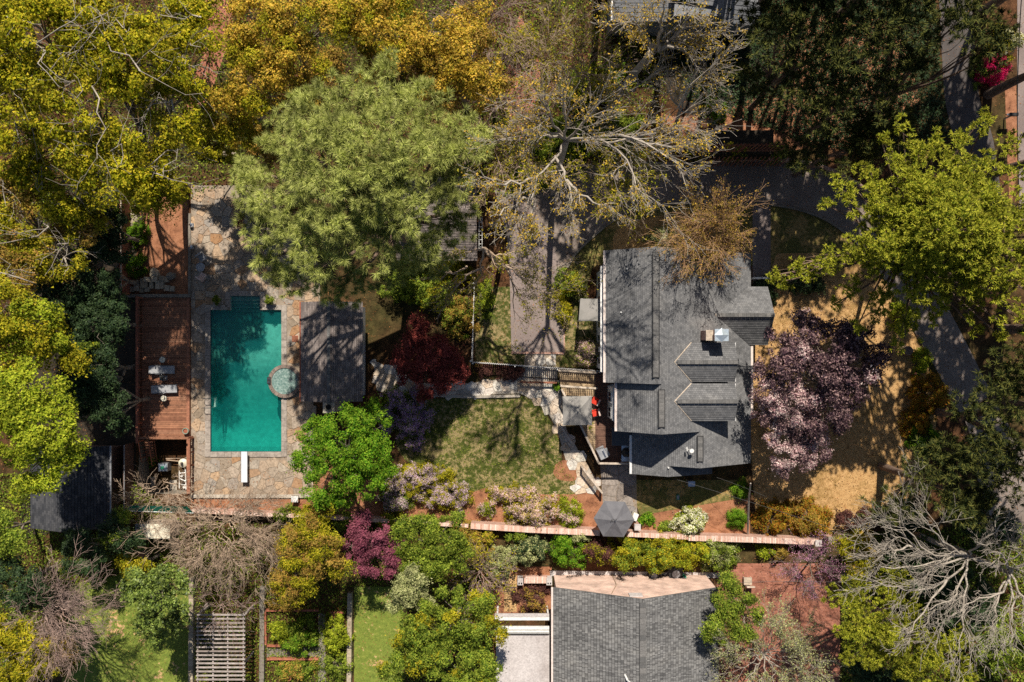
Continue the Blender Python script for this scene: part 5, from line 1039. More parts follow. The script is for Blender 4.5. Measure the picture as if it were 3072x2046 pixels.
# --- pale flat-roofed garage and courtyard
pg = thing('carport', 'pale flat roofed carport with white edge strips next to the pink brick house', 'carport', (*px2(1560, 1980), 0)); z_ = 2.6
MB().rect(1488, 1905, 1648, 2090, 2.45, z_).build('roof', M['palecon'], pg)
for y, m_ in ((1884, 'whitep'), (1896, 'whitep'), (1846, 'palecon'), (1856, 'whitep')): q = P(1566, y, z_); MB().box(q[0], q[1], 2.55, 3.9, .22, .16).build('fascia', M[m_], pg)
for x in (1492, 1645):
    for y in (1850, 1990): q = P(x, y, 2.3); piece('post', M['trimw'], pg, (q[0], q[1], 1.2), (.12, .12, 2.4))
for y in (1899, 1905): q = P(1566, y, 2.7); MB().box(q[0], q[1], 2.66, 3.85, .025, .03).build('conduit', M['black'], pg)
sheet('courtyard_path', [(1514, 1725), (1550, 1725), (1550, 1835), (1512, 1835)], .02, M['tanpave']); sheet('courtyard_bed', [(1440, 1700), (1655, 1700), (1655, 1850), (1440, 1850)], .008, M['straw'])
for (x0__, x1__, lb) in ((1490, 1516, 'stub of low brick wall beside the courtyard path'), (1572, 1642, 'low red brick wall spanning two pale square planters')):
    a = P(x0__, 1740, .6); b = P(x1__, 1740, .6); t = thing('brick_wall', lb, 'wall', (a[0], a[1], 0), 'low courtyard walls'); MB().box((a[0] + b[0]) / 2, a[1], .26, b[0] - a[0], .42, .52).build('wall_course', M['brickwall'], t); n = int((b[0] - a[0]) / .118)
    for i in range(n): piece('brick', M['brick'], t, (a[0] + (i + .5) * .118, a[1], .56), (.104, .5, .07))
for x, lb in ((1561, 'pale square planter with dark opening beside the courtyard path'), (1648, 'pale square planter with dark opening at the corner of the house')):
    p = P(x, 1746, .8); t = thing('planter', lb, 'planter', (p[0], p[1], 0), 'pale square planters'); MB().box(p[0], p[1], .38, .42, .5, .76).build('box', M['palecon'], t)
    for k in (-.09, .09): MB().box(p[0] + k, p[1] - .12, .765, .1, .12, .02).build('opening', M['dark'], t)
# gate grille over the courtyard path
gt = thing('iron_gate', 'black iron garden gate across the courtyard path', 'gate', (*px2(1531, 1790), 0)); p = P(1531, 1775, 1.2)
for i in range(8): piece('bar', M['black'], gt, (p[0] - .42 + i * .12, p[1], .6), (.02, .02, 1.15))
for z in (.1, 1.15): piece('crossbar', M['black'], gt, (p[0], p[1], z), (.9, .03, .03))
MB().ring(p[0], p[1], 1.17, 1.19, .2, .23, 18).build('scroll', M['black'], gt)
# --- northern neighbour
nn = thing('neighbour_house', 'grey roofed house in deep shade at the top edge of the wood', 'house', (10, 26, 0)); y_ = P(0, 64, 4)[1]
roof_plane([(P(1835, 0, 4)[0], y_, 4.0), (P(2010, 0, 4)[0], y_, 4.0), (P(2010, 0, 4)[0], y_ + 6, 6.5), (P(1850, 0, 4)[0], y_ + 6, 6.5)], 'grey_roof', nn, .3); roof_plane([(P(2010, 0, 4)[0], y_ + 1.6, 3.9), (P(2150, 0, 4)[0], y_ + 1.1, 3.9), (P(2150, 0, 4)[0], y_ + 8, 6.2), (P(2010, 0, 4)[0], y_ + 8, 6.2)], 'grey_roof', nn, .3)
roof_plane([(P(2166, 0, 4)[0], P(0, 66, 4)[1], 4.0), (P(2250, 0, 4)[0], P(0, 76, 4)[1], 4.0), (P(2290, 0, 4)[0], P(0, 38, 4)[1], 4.6), (P(2240, 0, 4)[0], P(0, 12, 4)[1], 4.7), (P(2166, 0, 4)[0], P(0, 12, 4)[1], 4.8)], 'grey_roof', nn, .3)
MB().prism([(P(1842, 0, 4)[0], y_ + .5), (P(2285, 0, 4)[0], y_ + .5), (P(2285, 0, 4)[0], y_ + 12), (P(1842, 0, 4)[0], y_ + 12)], 0, 3.7).build('wall', M['grey_roof'], nn); MB().box(P(1835, 0, 4)[0], y_ + 3, 4.1, .14, 6, .12).build('gutter', M['trimw'], nn)
# --- awning, white roofed hut
aw = thing('awning', 'green mesh awning with a white front edge under the bare twiggy tree', 'awning', (*px2(455, 1530), 0))
q = [P(x, y, z) for x, y, z in ((372, 1532, 2.3), (395, 1517, 2.7), (560, 1519, 2.8), (580, 1539, 2.3))]; MB().face([(a, b, c) for a, b, c in q]).face([(a, b, c - .05) for a, b, c in reversed(q)]).build('canopy', M['green_tarp'], aw)
MB().tube([q[0], q[3]], .04).build('front_edge', M['whitep'], aw)
for c in (q[0], q[3]): MB().tube([(c[0], c[1], 0), c], .035).build('post', M['grey_metal'], aw)
hw = thing('hut', 'hut with flat cream roof and a ribbed grey side strip', 'hut', (*px2(460, 1595), 0)); MB().rect(421, 1573, 510, 1616, 2.2, 2.3).build('roof', M['offwhite'], hw); MB().rect(406, 1572, 420, 1615, 2.1, 2.22).build('side_roof', M['grey_metal'], hw); MB().rect(412, 1576, 504, 1612, 0, 2.19).build('wall', M['concrete'], hw)
for i in range(9): q = P(413, 1575 + i * 4.6, 2.25); piece('rib', M['steel'], hw, (q[0], q[1], 2.24), (.32, .025, .03))
p = P(424, 1670, .6); bx = thing('wooden_crate', 'tan wooden box standing just south of the cream-roofed hut', 'crate', (p[0], p[1], 0)); MB().box(p[0], p[1], .3, .5, .7, .6).build('body', M['oldwood'], bx); MB().box(p[0], p[1], .63, .56, .76, .05).build('lid', M['plank'], bx)
# --- pergola
pe = thing('pergola', 'grey weathered slatted pergola with climbing twigs on one end', 'pergola', (*px2(662, 1960), 0)); pz = 2.6
for i, y in enumerate([1844 + k * 12.15 for k in range(22)]): a = P(589, y, pz); b = P(736, y, pz); piece('slat', M['greywood'], pe, ((a[0] + b[0]) / 2, a[1], pz + random.uniform(-.01, .01)), (b[0] - a[0], .09, .12), random.uniform(-.006, .006))
for x in (594, 640, 684, 731): a = P(x, 1838, pz - .14); b = P(x, 2110, pz - .14); MB().box(a[0], (a[1] + b[1]) / 2, pz - .14, .09, a[1] - b[1], .15).build('beam', M['greywood'], pe)
for x in (594, 731):
    for y in (1846, 1990, 2100): a = P(x, y, pz - .3); piece('post', M['greywood'], pe, (a[0], a[1], 1.15), (.12, .12, 2.3))
for (x, y, x2, y2) in ((592, 1846, 622, 1810), (734, 1846, 750, 1822)): MB().tube([P(x, y, pz), P(x2, y2, 1.8)], .06, 4).build('brace', M['greywood'], pe)
# --- low garden walls (neighbour)
def long_wall(x0, y0, x1, y1, w, h, label, mat='stone', cat='wall', step=.5):
    a, b = Vector(P(x0, y0, h)), Vector(P(x1, y1, h)); t = thing('garden_wall', label, cat, (a.x, a.y, 0), 'garden walls'); d = b - a; n = int(d.length / step); rz = math.atan2(d.y, d.x)
    for i in range(n): q = a + d * ((i + .5) / n); piece('stone', M[mat], t, (q.x + random.uniform(-.01, .01), q.y, h / 2 + random.uniform(-.012, .012)), (d.length / n - .015, w * random.uniform(.92, 1.05), h), rz)
    return t
long_wall(573, 1735, 571, 2080, .34, .5, 'mottled stone wall between green lawn and pergola'); long_wall(1049, 1780, 1046, 2080, .34, .5, 'grey stone wall edging the bare-patched grass strip'); long_wall(786, 1760, 784, 2080, .34, .4, 'leaf-strewn stone kerb between pergola and planting beds', 'concrete_dark')
for (x0__, y0__, x1__, y1__, lb) in ((796, 1832, 955, 1832, 'long red timber edging nearest the golden tree'), (795, 1836, 797, 1935, 'short red timber edging beside the stone kerb'), (800, 1938, 890, 1940, 'red timber edging behind the feathery green plant'), (800, 1978, 955, 1978, 'red timber edging in front of the lowest planting bed'), (985, 1838, 1030, 1840, 'short red timber edging close to the stone wall')):
    a, b = P(x0__, y0__, .3), P(x1__, y1__, .3); L_ = math.hypot(b[0] - a[0], b[1] - a[1]); o = tag(MB().box((a[0] + b[0]) / 2, (a[1] + b[1]) / 2, .15, L_, .14, .3, math.atan2(b[1] - a[1], b[0] - a[0])).build('timber_edging', M['redwood']), lb, 'edging', 'red timber bed edgings')
sheet('bed_path', [(955, 1840), (975, 1840), (978, 2080), (955, 2080)], .012, M['concrete_dark']); sheet('bed_path', [(800, 1942), (955, 1942), (955, 1972), (800, 1972)], .012, M['concrete_dark'])
# ---------------------------------------------------------------- furniture and small things
def lounger(lb, px, py, rz):
    t = thing('sun_lounger', lb, 'sun lounger', (0, 0, 0), 'grey sun loungers on the sun deck')
    MB().box(.28, 0, .33, 1.25, .56, .035).build('seat_sling', M['sling'], t); MB().box(-.62, 0, .47, .62, .56, .035, 0, .42).build('back_sling', M['sling'], t)
    for s in (-1, 1):
        MB().box(-.02, s * .30, .32, 1.86, .04, .05).build('side_rail', M['steel'], t); MB().tube([(-.5, s * .34, .36), (-.45, s * .36, .56), (-.1, s * .36, .56), (-.05, s * .34, .36)], .018).build('armrest', M['steel'], t)
        for x in (-.7, .75): piece('leg', M['grey_metal'], t, (x, s * .29, .15), (.04, .04, .30))
    p = P(px, py, .5); t.location = (p[0], p[1], .15); t.rotation_euler[2] = rz; return t
lounger('grey sun lounger nearer the pool steps, beside the lantern table', 487, 1109, 0.0); lounger('grey sun lounger farther from the pool steps, beside a bright round table', 494, 1167, math.radians(2))
def side_table(lb, px, py, r=.24, h=.5, z=.15, mat='offwhite', grp='small round tables by the loungers'):
    p = P(px, py, h + z); t = thing('side_table', lb, 'table', (p[0], p[1], z), grp); MB().cyl(p[0], p[1], z + h - .03, z + h, r, n=24).build('tabletop', M[mat], t); MB().ring(p[0], p[1], z + h - .04, z + h + .012, r - .02, r + .008, 24).build('rim', M['steel'], t)
    for k in range(3): a = k * 2.094 + .4; MB().tube([(p[0] + r * .85 * math.cos(a), p[1] + r * .85 * math.sin(a), z), (p[0] + r * .4 * math.cos(a), p[1] + r * .4 * math.sin(a), z + h - .03)], .015).build('leg', M['grey_metal'], t)
side_table('small round table on the pool-steps side of both loungers', 487, 1079); side_table('small round table beyond the second lounger, casting a round shadow', 491, 1195)
p = P(488, 1134, .5); t = thing('lantern', 'square grey lantern with dark opening standing between the loungers', 'lantern', (p[0], p[1], .15)); MB().box(p[0], p[1], .18, .4, .4, .05).build('base', M['grey_metal'], t); MB().box(p[0], p[1], .58, .38, .4, .06).build('cap', M['steel'], t); MB().box(p[0], p[1], .615, .2, .22, .02).build('opening', M['dark'], t)
for q in ((-1, -1), (1, -1), (-1, 1), (1, 1)): piece('post', M['steel'], t, (p[0] + q[0] * .17, p[1] + q[1] * .17, .38), (.03, .03, .36))
side_table('round glass table between two chairs on the flagstone terrace', 601, 801, .32, .7, .045, 'sling', 'terrace table')
def chair(lb, px, py, rz, mat, z=.045, grp='chairs', name='patio_chair'):
    t = thing(name, lb, 'chair', (0, 0, 0), grp); MB().box(0, 0, .42, .5, .5, .10).build('seat', M[mat], t); MB().box(0, .27, .72, .5, .09, .55, 0, 0, .22).build('backrest', M[mat] if mat != 'red' else M['pinkc'], t)
    for s in (-1, 1):
        MB().tube([(s * .27, -.24, .02), (s * .28, -.22, .62), (s * .28, .25, .64)], .02).build('armrest', M['black'] if mat == 'red' else M['grey_metal'], t)
        for y in (-.22, .22): piece('leg', M['black'], t, (s * .23, y, .19), (.035, .035, .38))
    p = P(px, py, z + .5); t.location = (p[0], p[1], z); t.rotation_euler[2] = rz; return t
chair('dark terrace chair on the tree side of the round glass table', 606, 772, math.radians(35), 'sling', grp='terrace chairs'); chair('dark terrace chair on the pool side of the round glass table', 606, 829, math.radians(150), 'pinkc', grp='terrace chairs')
chair('red cushioned chair nearer the head corner of the square umbrella', 1786, 1203, math.radians(-115), 'red', DZ, 'red chairs beside the square umbrella'); chair('red cushioned chair level with the middle of the square umbrella', 1787, 1238, math.radians(-75), 'red', DZ, 'red chairs beside the square umbrella')
def umbrella(lb, px, py, z, n, r, mat, rise, rot, sag=0.93, base=0.0):
    p = P(px, py, z); t = thing('patio_umbrella', lb, 'umbrella', (p[0], p[1], base)); cs = []
    for k in range(n):
        a0, a1 = rot + 2 * math.pi * k / n, rot + 2 * math.pi * (k + 1) / n; c0 = (p[0] + r * math.cos(a0), p[1] + r * math.sin(a0), z); c1 = (p[0] + r * math.cos(a1), p[1] + r * math.sin(a1), z); am = (a0 + a1) / 2; rm = r * math.cos(math.pi / n) * sag * 1.02
        mb = MB(); ap = (p[0], p[1], z + rise); md = (p[0] + rm * math.cos(am), p[1] + rm * math.sin(am), z - .015)
        h = lambda A, B, f: tuple(A[i] + (B[i] - A[i]) * f for i in range(3)); q0, q1, qm = h(ap, c0, .5), h(ap, c1, .5), h(ap, md, .5); qm = (qm[0], qm[1], qm[2] - .05)
        mb.face([ap, q0, qm]); mb.face([ap, qm, q1]); mb.face([q0, c0, md, qm]); mb.face([qm, md, c1, q1]); mb.build('canopy_panel', M[mat], t)
        MB().tube([(p[0], p[1], z + rise - .06), (c0[0], c0[1], z - .03)], .012).build('rib', M['black'], t); cs.append(c0)
    MB().tube([(p[0], p[1], base), (p[0], p[1], z + rise + .08)], .025).build('pole', M['grey_metal'], t); MB().cyl(p[0], p[1], z + rise - .02, z + rise + .1, .05, .03).build('finial', M['steel'], t); MB().cyl(p[0], p[1], base, base + .08, .28, n=20).build('base', M['black'], t)
    return t
umbrella('taupe square umbrella over the house deck beside two red chairs', 1732, 1232, 2.9, 4, 1.50 * .95 * 1.03, 'umb2', .55, math.radians(46), .97, DZ)
um = umbrella('charcoal hexagonal umbrella at the corner of the brick wall', 1842, 1557, 2.4, 6, 1.47, 'umb', .6, math.radians(-2), .98, 0)
p = P(1842, 1563, 3.05); 
for k in range(4): MB().box(p[0] - .16 + .1 * k, p[1] + .02, 2.93 + .02 * k, .03, .26, .02, -.5).build('vent_slot', M['black'], um)
p = P(1906, 1552, 1.3); t = thing('outdoor_heater', 'small boxy cream grill standing beside the hexagonal umbrella', 'grill', (p[0], p[1], 0)); MB().box(p[0], p[1], .8, .34, .5, .5, -.4).build('body', M['offwhite'], t); MB().box(p[0] + .02, p[1] - .02, 1.08, .38, .54, .05, -.4).build('lid', M['whitep'], t)
for q in ((-.12, -.2), (.12, .2), (.1, -.2), (-.1, .2)): piece('leg', M['grey_metal'], t, (p[0] + q[0], p[1] + q[1], .28), (.04, .04, .56))
# covered grill and ceramic cooker
p = P(1808, 1362, 1.7); t = thing('covered_grill', 'barbecue under a fitted grey cover on the house deck', 'grill', (p[0], p[1], DZ)); r_ = math.radians(25)
MB().prism([(p[0] + x * math.cos(r_) - y * math.sin(r_), p[1] + x * math.sin(r_) + y * math.cos(r_)) for x, y in ((-.33, -.42), (.33, -.42), (.33, .42), (-.33, .42))], DZ + .02, 1.7, .86).build('cover', M['cover'], t); MB().box(p[0] + .1, p[1] + .02, 1.72, .1, .5, .08, r_).build('handle', M['steel'], t); MB().box(p[0] + .37, p[1] + .1, 1.3, .2, .6, .04, r_).build('side_shelf', M['grey_metal'], t)
p = P(1879, 1358, 1.6); t = thing('kamado_grill', 'round black kamado grill set in a pale blue table', 'grill', (p[0], p[1], DZ)); MB().box(p[0], p[1], 1.42, .65, 1.35, .05).build('tabletop', M['capmetal'], t)
for q in ((-.28, -.6), (.28, -.6), (-.28, .6), (.28, .6)): piece('leg', M['trimw'], t, (p[0] + q[0], p[1] + q[1], 1.08), (.06, .06, .64))
MB().cyl(p[0], p[1], 1.2, 1.6, .33, .34, 24).cyl(p[0], p[1], 1.6, 1.82, .34, .14, 24).build('bowl', M['black'], t, True); MB().tube([(p[0] - .1, p[1] - .3, 1.7), (p[0] + .1, p[1] - .3, 1.7)], .02).build('handle', M['steel'], t)
def pot(lb, px, py, r, h, mat, z=0.0, soil=True):
    p = P(px, py, h + z); t = thing('plant_pot', lb, 'pot', (p[0], p[1], z)); MB().cyl(p[0], p[1], z, z + h, r * .7, r, 24, cap=False).build('pot_body', M[mat], t); MB().ring(p[0], p[1], z + h - .05, z + h + .01, r * .8, r * 1.05, 24).build('rim', M[mat], t); MB().cyl(p[0], p[1], z + h - .07, z + h - .06, r * .9, n=20).build('soil', M['redwood'], t)
pot('round glazed pot at the corner where deck meets equipment yard', 556, 1293, .22, .4, 'pot_green', .15); pot('low terracotta pot in shade on the brick courtyard corner', 905, 1519, .25, .3, 'terracotta')
pot('round terracotta pot beside the stone wall and lime shrub', 1000, 1852, .22, .3, 'terracotta'); pot('wide tan pot lying in the flower bed', 866, 2035, .2, .25, 'terracotta')
p = P(884, 1497, .7); t = thing('utility_box', 'pale grey utility box on a post at the terrace corner', 'utility box', (p[0], p[1], 0)); MB().box(p[0], p[1], .55, .48, .44, .32).build('box', M['steel'], t); MB().box(p[0], p[1], .725, .5, .46, .03).build('lid', M['whitep'], t); piece('post', M['black'], t, (p[0], p[1] - .12, .2), (.12, .12, .4))
p = P(2074, 1451, .6); t = thing('condenser', 'grey condenser box in the shade below the house eave', 'air conditioner', (p[0], p[1], 0)); MB().box(p[0], p[1], .35, .48, .36, .7).build('body', M['grey_metal'], t); MB().box(p[0], p[1], .71, .5, .38, .03).build('lid', M['steel'], t)
p = P(2035, 1493, .2); t = thing('valve_cover', 'small green plastic irrigation box lid in the shaded lawn', 'lid', (p[0], p[1], 0)); MB().box(p[0], p[1], .05, .24, .4, .08).build('lid', M['green_tarp'], t); MB().box(p[0], p[1], .095, .16, .3, .02).build('cover_plate', M['grey_metal'], t)
t = thing('shepherd_hook', 'dark iron shepherd hook standing alone on the dry lawn', 'garden hook', (*px2(2721, 1128), 0)); a = px2(2721, 1122)
MB().tube([(a[0], a[1], 0), (a[0], a[1], 1.5), (a[0] + .06, a[1] + .12, 1.7), (a[0] + .25, a[1] + .1, 1.7), (a[0] + .3, a[1], 1.55)], .018).build('rod', M['black'], t); MB().cyl(a[0] - .1, a[1] + .1, 1.45, 1.6, .09, .05, 10).build('feeder', M['brownpicket'], t)
# poles and cables
def cable(lb, pts, r=.018, mat='steel', drop=.5):
    a, b = Vector(P(*pts[0])), Vector(P(*pts[1])); q = [a + (b - a) * (i / 14) - Vector((0, 0, drop * 4 * (i / 14) * (1 - i / 14))) for i in range(15)]
    return tag(MB().tube(q, r, 5).build('cable', M['wire']), lb, 'cable', 'overhead cables')
cable('pale overhead cable sloping from the house eave over the shaded lawn', [(2022, 1436, 3.0), (2560, 1606, 6.5)], .009, 'grey_metal'); cable('overhead cable crossing the red brick terrace', [(2150, 1752, 3.3), (2600, 1750, 6.5)], .012, 'grey_metal'); cable('overhead cable following the street at the edge of the wood', [(3066, -30, 8), (3056, 560, 8)], .03, drop=.3)
cable('thin second cable leaving the house eave above the round shrubs', [(2150, 1432, 2.6), (2300, 1490, 5.5)], .008, 'grey_metal')
t = thing('mailbox', 'dark mailbox on a post beside the street verge', 'mailbox', (*px2(3040, 345), 0)); p = P(3042, 343, 1.2); MB().box(p[0], p[1], 1.15, .62, .22, .24).build('box', M['black'], t); MB().box(p[0] - .4, p[1], 1.15, .2, .12, .1).build('flag', M['whitep'], t); piece('post', M['oldwood'], t, (p[0], p[1], .55), (.1, .1, 1.08))
t = thing('garden_chair', 'faded wicker chair hidden among dry grass below the brick wall of the terrace', 'chair', (*px2(2242, 1745), 0)); p = P(2245, 1745, .5); MB().box(p[0], p[1], .35, .6, .55, .12).build('seat', M['oldwood'], t); MB().box(p[0] + .1, p[1] - .35, .6, .6, .1, .5, 0, 0, -.2).build('backrest', M['oldwood'], t)
for q in ((-1, -1), (1, -1), (-1, 1), (1, 1)): piece('leg', M['oldwood'], t, (p[0] + q[0] * .26, p[1] + q[1] * .24, .15), (.05, .05, .3))
t['label'] = 'faded tan wooden garden chair on the red brick terrace'
# ---------------------------------------------------------------- trees
lt = leafy_tree
lt('sycamore', 'large olive-yellow sycamore with thick white limbs, above the head of the terrace', 'tree', (560, 560), [(250, 330, 150, 15), (400, 160, 140, 15), (330, 500, 130, 14), (520, 330, 110, 13), (180, 560, 115, 9.5), (470, 510, 100, 12), (560, 150, 90, 13), (90, 420, 115, 10)], 'sycamore', 'bark', antlers=2, fork=6, r0=.24, dens=6, n=46, size=.17, rsub=.05, leaf2='olive', frac2=.35, sub=.5)
lt('sycamore', 'olive-gold sycamore with white branches at the upper corner of the wood', 'tree', (430, 320), [(100, 120, 160, 16), (270, 60, 130, 15), (20, 260, 130, 15), (560, 30, 90, 12)], 'sycamore', 'bark', antlers=2, fork=7, r0=.24, dens=6, n=46, size=.17, rsub=.05, leaf2='olive', frac2=.4, sub=.5)
lt('sycamore', 'rusty-leaved sycamore with bare white twigs beside the dark hedge', 'tree', (380, 800), [(90, 640, 125, 9), (180, 760, 100, 8.5), (60, 830, 105, 9), (250, 650, 75, 8.5)], 'rust', 'bark', antlers=2, fork=6, r0=.2, dens=4.6, n=40, size=.16, rsub=.05, leaf2='olive', frac2=.4, sub=.5)
lt('tree', 'low olive-yellow tree overhanging the mulch bed', 'tree', (470, 610), [(440, 575, 62, 7), (500, 560, 58, 7), (400, 545, 60, 8)], 'sycamore', 'barkpale', fork=4, r0=.14, dens=9, n=40, size=.14)
G = 'golden trees of the wood'
lt('golden_tree', 'golden tree closest to the clay path', 'tree', (850, 350), [(760, 250, 110, 11), (860, 180, 110, 12), (660, 330, 70, 9), (900, 280, 80, 10), (720, 400, 70, 9)], 'gold', fork=4, r0=.2, size=.15, group=G, leaf2='olive', frac2=.22)
lt('golden_tree', 'golden tree on the upper frame edge between the clay path and the great pine', 'tree', (920, 200), [(760, 60, 90, 12), (880, 50, 100, 13), (990, 70, 70, 12)], 'gold', fork=4, r0=.2, dens=7.5, n=46, size=.15, group=G, leaf2='olive', frac2=.3)
lt('golden_tree', 'golden tree standing straight above the top of the great pine', 'tree', (1210, 210), [(1130, 70, 90, 11), (1200, 130, 80, 11), (1080, 20, 80, 11), (1100, 180, 60, 9)], 'gold', fork=4, r0=.2, dens=7, n=46, size=.15, group=G, leaf2='olive', frac2=.35)
lt('golden_tree', 'brightest golden tree, between the great pine and the bare twiggy wood', 'tree', (1400, 330), [(1390, 180, 100, 10), (1310, 240, 90, 9), (1450, 250, 90, 9), (1300, 110, 90, 10), (1400, 80, 70, 9), (1340, 290, 60, 7)], 'gold', fork=4, r0=.2, size=.15, group=G, leaf2='rust', frac2=.2)
for (x, y, r, lb, m) in ((560, 30, 60, 'bluish green young tree at the head of the clay path', 'mid'), (640, 430, 70, 'olive understorey tree above the timber sleeper', 'olive'), (790, 440, 60, 'rusty understorey tree touching the great pine', 'rust'), (1180, 20, 60, 'dark shaded understorey tree at the upper edge', 'mid'), (980, 190, 55, 'shaded brownish understorey tree above the great pine', 'rust'), (740, 170, 55, 'yellow-green sapling beside the clay path', 'olive')):
    lt('understorey_tree', lb, 'tree', (x * .93 + 110, y * .93 + 72), [(x, y, r, 5), (x + r * .6, y + 20, r * .6, 4.5), (x - r * .6, y + 10, r * .6, 4.5)], m, fork=2, r0=.1, dens=8, n=44, size=.14, group='understorey trees of the wood')
# the great pine
pine_tree('pine_tree', 'great long-needled pine with the widest crown, towering over the garage', (1235, 735), [(1150, 230, 70, 15), (1070, 330, 110, 17), (920, 360, 80, 16), (1250, 330, 90, 16), (830, 400, 60, 15), (1000, 480, 130, 18), (1180, 470, 130, 18), (1330, 420, 100, 16), (1420, 420, 60, 14), (880, 520, 90, 16), (760, 560, 70, 14), (860, 640, 90, 15), (1020, 620, 120, 17), (1180, 600, 110, 17), (1310, 560, 80, 15), (960, 720, 100, 15), (1110, 720, 100, 15), (790, 680, 60, 13), (1260, 690, 80, 14), (1380, 640, 50, 12), (900, 820, 70, 12), (1030, 830, 80, 12), (800, 780, 50, 12), (1140, 820, 60, 12), (1360, 520, 55, 14), (740, 500, 35, 13), (1300, 760, 62, 11), (1225, 775, 50, 11), (1350, 690, 55, 12), (1180, 760, 50, 12)], needles=46, ln=.43, width=.027, fork=8, r0=.3, kr=.7, tuft=.32, kcov=1.05)
# bare spring trees over the drive
B = dict(leaf='gold', leaf_n=3, leaf_size=.10)
bare_tree('spreading_tree', 'large spreading tree with grey limbs and sparse yellow buds over the drive', (1657, 578), (1700, 420, 12.8), [
    [None, (1665, 468, 14.2), (1612, 536, 16.3), (1570, 660, 17.0)], [None, (1780, 412, 14.9), (1850, 405, 16.3), (1940, 440, 17.8), (2010, 480, 18.5), (2060, 565, 18.5)], [None, (1810, 425, 15.6), (1870, 465, 17.0), (1900, 530, 17.8), (1950, 600, 18.5)],
    [None, (1850, 420, 15.6), (1980, 390, 17.0), (2060, 270, 19.9), (2100, 200, 21.3)], [None, (1690, 350, 17.0), (1690, 270, 19.9)], [None, (1640, 390, 15.6), (1540, 330, 18.5)], [None, (1600, 400, 15.6), (1500, 420, 18.5)], [(1612, 536, 16.3), (1560, 548, 17.0), (1490, 545, 17.8), (1440, 510, 18.5)], [(1600, 580, 16.3), (1540, 620, 17.0), (1470, 650, 17.8)],
    [(1665, 470, 14.2), (1700, 540, 15.6), (1720, 640, 17.0)], [(1600, 600, 16.3), (1590, 680, 17.0), (1560, 720, 17.0)], [None, (1760, 360, 17.0), (1830, 280, 19.9)], [(1850, 405, 16.3), (1960, 430, 17.8), (2050, 450, 19.2)], [(1700, 540, 15.6), (1770, 600, 17.0), (1850, 610, 17.8)], [None, (1640, 330, 17.0), (1600, 250, 19.9)]],
    r0=.19, levels=((7, .30), (6, .45), (5, .5)), minr=.009, leaf_frac=.16, limb_r=.5, bark='barkpale', leaf='gold', leaf_n=3, leaf_size=.11)
bare_tree('leaning_tree', 'slender grey-barked tree rising from the brush toward the shaded neighbour house', (1822, 332), (1962, 150, 13), [
    [None, (1925, 100, 15), (1900, 50, 17)], [None, (1985, 80, 16), (1990, 10, 18)], [None, (2020, 110, 15), (2070, 50, 17)], [None, (2040, 130, 14), (2100, 90, 16)], [None, (1930, 130, 14), (1895, 120, 15)], [(1890, 270, 7), (1950, 230, 9), (2000, 200, 10)], [(1905, 240, 8), (1870, 250, 8.5), (1830, 290, 9)]],
    r0=.22, levels=((7, .45), (6, .5), (4, .5)), minr=.011, leaf_frac=.28, up=.2, **B)
bare_tree('slender_tree', 'fine-twigged grey tree standing right beside the brown picket fence', (2000, 440), (2040, 330, 8), [[None, (2070, 270, 11), (2095, 215, 13)], [None, (2100, 300, 10), (2120, 250, 12)], [None, (2010, 280, 10), (1985, 230, 12)], [None, (2110, 340, 9), (2130, 330, 10)]], r0=.13, levels=((8, .5), (6, .5), (4, .5)), minr=.010, leaf_frac=.12, up=.15, **B)
for (x, y, r, lb, fr) in ((1480, 300, 110, 'pinkish bare thicket tree beside the brightest golden tree', .05), (1450, 60, 90, 'pinkish bare tree at the upper edge beside the golden trees', .03), (1640, 160, 90, 'olive-budded bare tree above the clay bank', .15), (1760, 200, 100, 'olive-budded bare tree in front of the shaded neighbour house', .15), (1550, 480, 90, 'brown-twigged thicket tree next to the garage', .2), (1850, 530, 75, 'yellow-budded thicket tree at the inner bend of the drive', .4)):
    bare_tree('thicket_tree', lb, (x * .94 + 92, y * .94 + 61), (x * .97 + 46, y * .97 + 31, 3), radial_limbs(x, y, r, 3, 6.5, 8), 'barktan' if fr > .1 else 'barkmauve', r0=.10, levels=((6, .5), (5, .5), (4, .5)), minr=.010, leaf='olive' if fr > .1 else None, leaf_frac=fr, leaf_n=3, leaf_size=.13, group='bare thicket trees')
bare_tree('russet_tree', 'russet fine-twigged tree leaning over the shingled roof of the house', (2090, 745), (2110, 705, 3.5), radial_limbs(2122, 706, 84, 3.5, 6.6, 15, jit=.3), 'barkred', r0=.10, levels=((7, .5), (6, .5), (4, .5)), minr=.009, leaf='rust', leaf_frac=.25, leaf_n=3, leaf_size=.10, up=.05)
bare_tree('spindly_tree', 'spindly tree with crossing limbs between parking bay and garage', (1500, 800), (1452, 744, 7), [[(1452, 744, 7), (1400, 758, 7.5), (1350, 755, 8)], [(1452, 744, 7), (1490, 760, 7.5), (1560, 752, 8)], [(1450, 800, 6), (1400, 830, 6.5), (1330, 900, 7)], [None, (1530, 815, 6.5), (1535, 900, 6), (1545, 960, 6)], [None, (1570, 840, 7), (1600, 870, 7)], [None, (1440, 820, 6), (1425, 870, 5)], [None, (1500, 780, 7.5), (1600, 860, 8), (1660, 880, 8)], [(1400, 800, 6), (1340, 820, 7), (1280, 790, 7)]], 'barktan', r0=.15, levels=((7, .4), (6, .45), (4, .5)), minr=.008, leaf='olive', leaf_frac=.22, leaf_n=3, leaf_size=.12)
